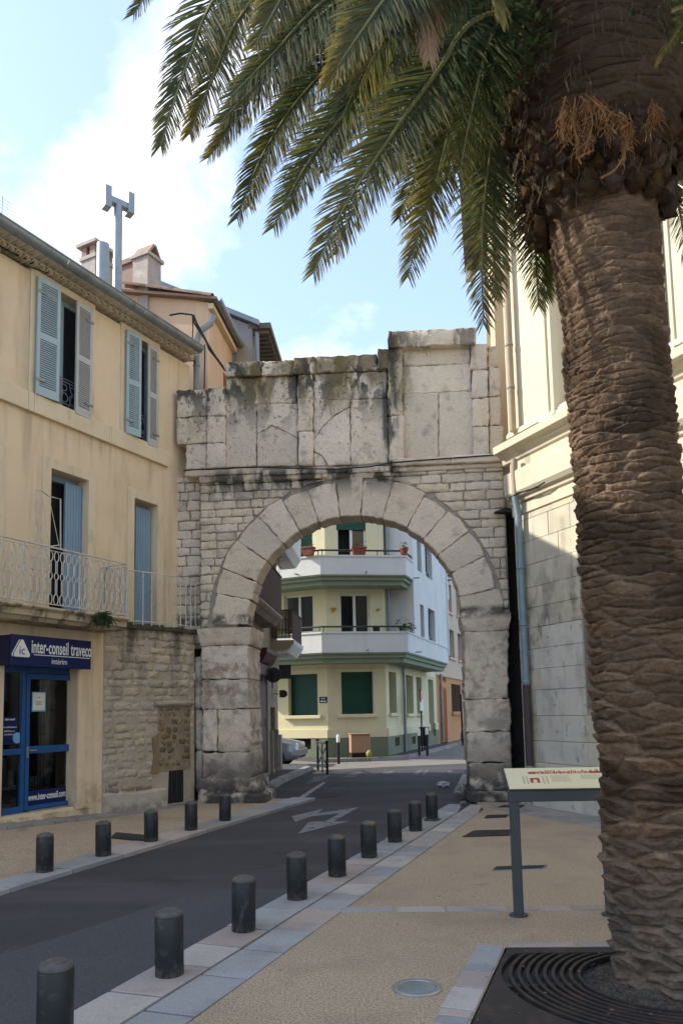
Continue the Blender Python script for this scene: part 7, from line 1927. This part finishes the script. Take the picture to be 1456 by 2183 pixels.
def frond(pts, twist=0.0, llen=.38, yel=.0, dead=False, seed=0, droop=.35, start=.10, dens=52, sag_plane=None, name='frond', vee=.25):
    rn = random.Random(seed); C_ = bez(pts, 60)
    L = sum((C_[i + 1] - C_[i]).length for i in range(59))
    m = M(); n = 6
    # rachis: tapering
    k = len(C_); 
    m.tube(C_, .024, 6, r1=.003)
    fr = m.build(name, deadm if dead else rachism, palm, smooth=60)
    nl = int(L * dens); V, F, CI = [], [], []
    base = wloc(palm)
    for i in range(nl):
        t = start + (1 - start) * (i + .5) / nl
        x = t * 59; a = min(int(x), 58); p = C_[a].lerp(C_[a + 1], x - a); T = (C_[a + 1] - C_[a]).normalized()
        side = T.cross(Vector((0, 0, 1)))
        if side.length < .15: side = T.cross(Vector((0.2, -1, 0)))
        side.normalize()
        if twist:
            s2 = T.cross(Vector((.15, -1, .25))).normalized()
            if s2.dot(side) < 0: s2 = -s2
            side = (side * (1 - twist) + s2 * twist); side = (side - T * side.dot(T)).normalized()
        up = side.cross(T).normalized()
        tt = (t - start) / (1 - start)
        ll = llen * (min(1, .35 + tt * 3.0) * (1 - .74 * max(0, (tt - .40) / .60) ** 1.4)) * rn.uniform(.86, 1.08)
        ang = R_(66 - 34 * tt)
        tipc = rn.random()
        for s in (-1, 1):
            av = ang + rn.gauss(0, .07); dv = vee + rn.gauss(0, .10)
            d = (T * math.cos(av) + (side * s) * math.sin(av) * math.cos(dv) + up * math.sin(av) * math.sin(dv)).normalized()
            g = Vector((0, 0, -1)); w_ = .0064 * (1 - .3 * tt) * rn.uniform(.85, 1.15)
            wv = d.cross(up); wv = wv.normalized() if wv.length > .1 else T
            wv = (wv * math.cos(.5 * s) + up * math.sin(.5 * s)).normalized()
            m1 = p + d * ll * .45 + g * (ll * droop * .14); m2 = p + d * ll * .78 + g * (ll * droop * .42); e = p + d * ll * .98 + g * (ll * droop * (.75 + rn.uniform(-.1, .25)))
            b0 = len(V)
            V += [p - wv * w_ * .7, p + wv * w_ * .7, m1 - wv * w_, m1 + wv * w_, m2 - wv * w_ * .7, m2 + wv * w_ * .7, e]
            F += [(b0, b0 + 1, b0 + 3, b0 + 2), (b0 + 2, b0 + 3, b0 + 5, b0 + 4), (b0 + 4, b0 + 5, b0 + 6)]
            gcol = G0.lerp(G1, rn.random())
            yel_ = yel + .20
            yv = max(0, min(1, yel_ * (1.1 * tt - .1) + rn.gauss(0, .16) + yel * .15 * (s > 0))) if yel else max(0, rn.gauss(-.40, .25))
            cb = gcol.lerp(YEL, yv * .6); ct = gcol.lerp(YEL.lerp(BRN, rn.random() * .7), min(1, yv * 1.0 + .10))
            CI += [cb, cb, cb, cb, cb.lerp(ct, .6), cb.lerp(ct, .6), ct]
    me = bpy.data.meshes.new('leaflets'); me.from_pydata([tuple(v - base) for v in V], [], F)
    ca = me.color_attributes.new('tint', 'FLOAT_COLOR', 'POINT'); ca.data.foreach_set('color', np.array([(c.x, c.y, c.z, 1) for c in CI], dtype=np.float32).ravel())
    me.materials.append(deadm if dead else leafmats[0])
    o = bpy.data.objects.new('leaflets', me); COL.objects.link(o); o.parent = fr; o['kind'] = 'stuff'
    return fr
HEART = Vector((HX, PCY, 6.5))
def pd(*q): return [dep(x, y, Y) for x, y, Y in q]
def pdl(q): return [dep(x, y - 14, Y) for x, y, Y in q]
def visible(q, **kw):
    kw.setdefault('twist', .82); return frond([HEART + Vector((-.35, -.05, kw.pop('hz', 0)))] + pdl(q), **kw)
sd_ = 100
VIS = [
 (dict(hz=.5), [(1000, -420, 5.0), (700, -390, 4.9), (430, -170, 4.8), (285, 45, 4.7)], .1),
 (dict(hz=.5), [(1000, -330, 4.7), (720, -270, 4.5), (480, -20, 4.35), (400, 150, 4.3), (343, 325, 4.25)], .15),
 (dict(hz=.3), [(980, -230, 4.9), (700, -150, 4.9), (520, 40, 4.85), (455, 180, 4.8), (405, 300, 4.75)], .75),
 (dict(hz=.2), [(980, -140, 5.2), (800, -60, 5.2), (640, 90, 5.2), (530, 230, 5.15), (445, 350, 5.1)], .35),
 (dict(hz=.3), [(960, -130, 4.5), (820, -60, 4.45), (660, 70, 4.4), (560, 180, 4.35), (470, 275, 4.3)], .25),
 (dict(hz=0), [(960, -40, 5.3), (820, 60, 5.3), (660, 200, 5.3), (565, 335, 5.25), (505, 480, 5.2)], .12),
 (dict(hz=0), [(980, 0, 4.75), (870, 110, 4.7), (730, 265, 4.65), (645, 380, 4.6), (583, 500, 4.55)], .2),
 (dict(hz=0), [(1010, 60, 4.45), (930, 170, 4.4), (830, 310, 4.35), (735, 455, 4.3), (668, 597, 4.25)], .35),
 (dict(hz=-.2), [(1060, 110, 5.0), (1020, 210, 4.95), (955, 340, 4.9), (905, 470, 4.85), (869, 605, 4.8)], .55),
 (dict(hz=-.2), [(1050, 90, 5.6), (990, 200, 5.6), (930, 300, 5.6), (890, 380, 5.55), (850, 480, 5.5)], .5),
 (dict(hz=-.3), [(1085, 180, 5.15), (1057, 277, 5.1), (1032, 440, 5.05), (1027, 580, 5.0), (1030, 705, 4.95)], .3),
 (dict(hz=-.4), [(1110, 300, 5.65), (1128, 400, 5.65), (1136, 480, 5.65), (1142, 570, 5.6), (1147, 668, 5.6)], .2),
 (dict(hz=-.3), [(1050, 150, 5.9), (1040, 260, 5.95), (1035, 380, 6.0), (1030, 520, 6.0)], .4),
 (dict(hz=.3), [(960, -130, 4.1), (890, -60, 4.0), (820, 20, 3.95), (755, 110, 3.92), (694, 200, 3.9)], .95),
 (dict(hz=.3), [(1010, -160, 5.4), (880, -100, 5.4), (740, 40, 5.4), (640, 180, 5.4), (590, 300, 5.4)], .15),
 (dict(hz=.2), [(1000, -100, 5.7), (900, 0, 5.7), (800, 130, 5.7), (730, 260, 5.7), (690, 380, 5.7)], .1),
 (dict(hz=.1), [(1010, -40, 5.6), (950, 60, 5.6), (880, 190, 5.6), (830, 300, 5.6), (800, 400, 5.6)], .15),
 (dict(hz=.4), [(900, -300, 5.6), (700, -260, 5.6), (560, -100, 5.6), (480, 60, 5.6), (440, 170, 5.6)], .2),
 (dict(hz=.4), [(930, -220, 4.3), (800, -200, 4.2), (660, -90, 4.1), (600, 10, 4.05), (545, 110, 4.0)], .5),
 (dict(hz=.2), [(1010, -80, 4.2), (930, -30, 4.15), (850, 60, 4.1), (780, 160, 4.1), (730, 260, 4.1)], .1),
 (dict(hz=-.1), [(1060, 20, 6.0), (1000, 110, 6.1), (960, 210, 6.1), (930, 300, 6.1)], .3),
 (dict(hz=-.1), [(1040, -60, 6.1), (960, 10, 6.2), (880, 120, 6.2), (830, 220, 6.2)], .2),
 (dict(hz=-.1), [(1060, 40, 4.55), (1020, 100, 4.5), (985, 190, 4.5), (955, 300, 4.5), (930, 400, 4.5)], .15),
]
rv = random.Random(55)
for (kw, q, y_) in list(VIS[3:18]) + list(VIS[17:23]):
    ox, oy, od = rv.uniform(10, 70), rv.uniform(-70, -15), rv.uniform(-.35, .6)
    VIS.append((dict(hz=kw['hz']), [(x + ox * (.4 + .6 * i / len(q)), y + oy * (.4 + .6 * i / len(q)), Y + od) for i, (x, y, Y) in enumerate(q)], rv.choice([.15, .35, .6])))
for i, (kw, q, y_) in enumerate(VIS):
    visible(q, yel=y_, seed=sd_ + i, llen=.37 if i not in (13,) else .28, droop=.18 + .12 * (i % 3) * .5, vee=.12, **kw)
frond([HEART + Vector((-.2, -.5, .3))] + pd((960, -220, 4.1), (912, -90, 4.05), (908, 20, 4.0), (915, 125, 3.98)), dead=True, seed=77, llen=.22, droop=.8, name='dead_frond', vee=-.2)['label'] = 'dead brown hanging frond'
frond([HEART + Vector((-.1, -.5, .3))] + pd((1010, -160, 3.9), (1035, -60, 3.85), (1062, 40, 3.8)), yel=1.0, seed=78, llen=.24, droop=.6)
frond([HEART + Vector((.2, -.5, .3))] + pd((1520, -160, 3.8), (1470, -20, 3.75), (1425, 70, 3.7), (1385, 125, 3.65)) if False else [HEART + Vector((.3, -.4, .5))] + pd((1640, -330, 4.2), (1560, -100, 4.1), (1470, 30, 4.05), (1415, 110, 4.0)), yel=.5, seed=79, llen=.30, droop=.6)
frond([HEART + Vector((.35, .2, -.4))] + pd((1420, 250, 5.7), (1432, 350, 5.75), (1448, 450, 5.75), (1470, 580, 5.7)), yel=.3, seed=80, llen=.34, twist=.8)
frond([HEART + Vector((.4, .1, -.3))] + pd((1460, 150, 5.6), (1500, 260, 5.6), (1530, 400, 5.6), (1540, 520, 5.6)), yel=.2, seed=81)
frond([HEART + Vector((.4, .1, 0))] + pd((1500, 0, 5.5), (1600, 40, 5.5), (1700, 200, 5.4), (1760, 400, 5.3)), yel=.2, seed=82)
frond([HEART + Vector((.3, .3, 0))] + pd((1430, 40, 6.2), (1480, 90, 6.5), (1500, 190, 6.6), (1490, 300, 6.6)), yel=.2, seed=83)
frond([HEART + Vector((.1, .3, 0))] + pd((1330, -60, 6.5), (1440, -20, 7.2), (1450, 80, 7.4), (1420, 190, 7.4)), yel=.2, seed=84)
# the rest of the crown, over the frame: it shades the trunk
rr = random.Random(17)
for k in range(74):
    az = 2 * math.pi * k / 74 * 3.0 + rr.uniform(-.2, .2); el = R_(rr.choice([12, 25, 40, 55, 68, 78]) + rr.uniform(-6, 6))
    d = Vector((math.cos(az), math.sin(az), 0)); Lf = rr.uniform(2.6, 3.6)
    if d.x < -.25 and d.y > -.75: el = max(el, R_(50))
    if d.y > .3: el = max(el, R_(42))
    p0 = HEART + d * .3 + Vector((0, 0, rr.uniform(.1, .6))); p1 = p0 + (d * math.cos(el) + Vector((0, 0, math.sin(el)))) * Lf * .4
    e2 = el - R_(38); p2 = p1 + (d * math.cos(e2) + Vector((0, 0, math.sin(e2)))) * Lf * .35; e3 = el - R_(85); p3 = p2 + (d * math.cos(e3) + Vector((0, 0, math.sin(e3)))) * Lf * .3
    frond([p0, p1, p2, p3], seed=200 + k, yel=rr.choice([0, 0, .2]), dens=50, twist=rr.uniform(0, .5))
# hanging flower stalks, fibres and creeper
m = M(); rr = random.Random(23)
stalks = [[(1235, 205, 4.3), (1252, 222, 4.25), (1262, 262, 4.22), (1248, 318, 4.2)], [(1245, 200, 4.3), (1275, 225, 4.22), (1290, 250, 4.2), (1296, 280, 4.2)], [(1262, 205, 4.28), (1300, 240, 4.22), (1335, 262, 4.2), (1328, 345, 4.2)], [(1300, 240, 4.25), (1330, 256, 4.2), (1343, 270, 4.2), (1340, 300, 4.2)], [(1392, 222, 4.3), (1394, 240, 4.28), (1390, 262, 4.28)], [(1205, 205, 4.3), (1195, 250, 4.25), (1200, 300, 4.2)], [(1225, 210, 4.3), (1222, 260, 4.25), (1232, 315, 4.2)]]
for s in stalks:
    P = bez(pd(*s), 14); m.tube(P, .005, 5)
    for k in range(60):
        i = rr.randrange(2, 14); p = P[i] + Vector((rr.gauss(0, .018), rr.gauss(0, .012), rr.gauss(0, .02))); d = Vector((rr.gauss(0, .5), rr.gauss(0, .5), -1)).normalized() * rr.uniform(.03, .10)
        m.tube([p, p + d * .5 + Vector((rr.gauss(0, .006), 0, 0)), p + d], .0024, 3)
for s in ([(1265, 320, 4.25), (1235, 335, 4.2), (1238, 350, 4.2)], [(1330, 330, 4.25), (1310, 362, 4.2), (1280, 380, 4.2)]): m.tube(bez(pd(*s), 8), .006, 4)
o = m.build('flower_stalks', MT['stalk'], palm); o['kind'] = 'stuff'
m = M()
for k in range(260):
    a = rr.uniform(math.pi * .75, math.pi * 1.9); z = rr.uniform(4.95, 6.0); r = bossr(z) + rr.uniform(.0, .10); p = Vector((HX + r * math.cos(a), PCY + r * math.sin(a), z)); d = Vector((math.cos(a) * .3, math.sin(a) * .3, -1)) * rr.uniform(.06, .22)
    m.tube([p, p + d * .5 + Vector((rr.gauss(0, .02), rr.gauss(0, .02), 0)), p + d], .003, 3)
o = m.build('hanging_fibres', mat('brown_fibre', (.11, .075, .045), (.06, .04, .025), scale=20, bump=0), palm); o['kind'] = 'stuff'
m = M()
for c, n_, s_ in (((1085, 70, 4.55), 260, .13), ((1105, 140, 4.5), 160, .10), ((1075, 180, 4.55), 130, .10), ((1000, 90, 4.9), 300, .2), ((1390, 60, 4.4), 60, .1)):
    leaf_tuft(m, dep(*c), n_, s_, s_ * .8, .045, rr)
o = m.build('creeper', MT['plant'], palm); o['kind'] = 'stuff'
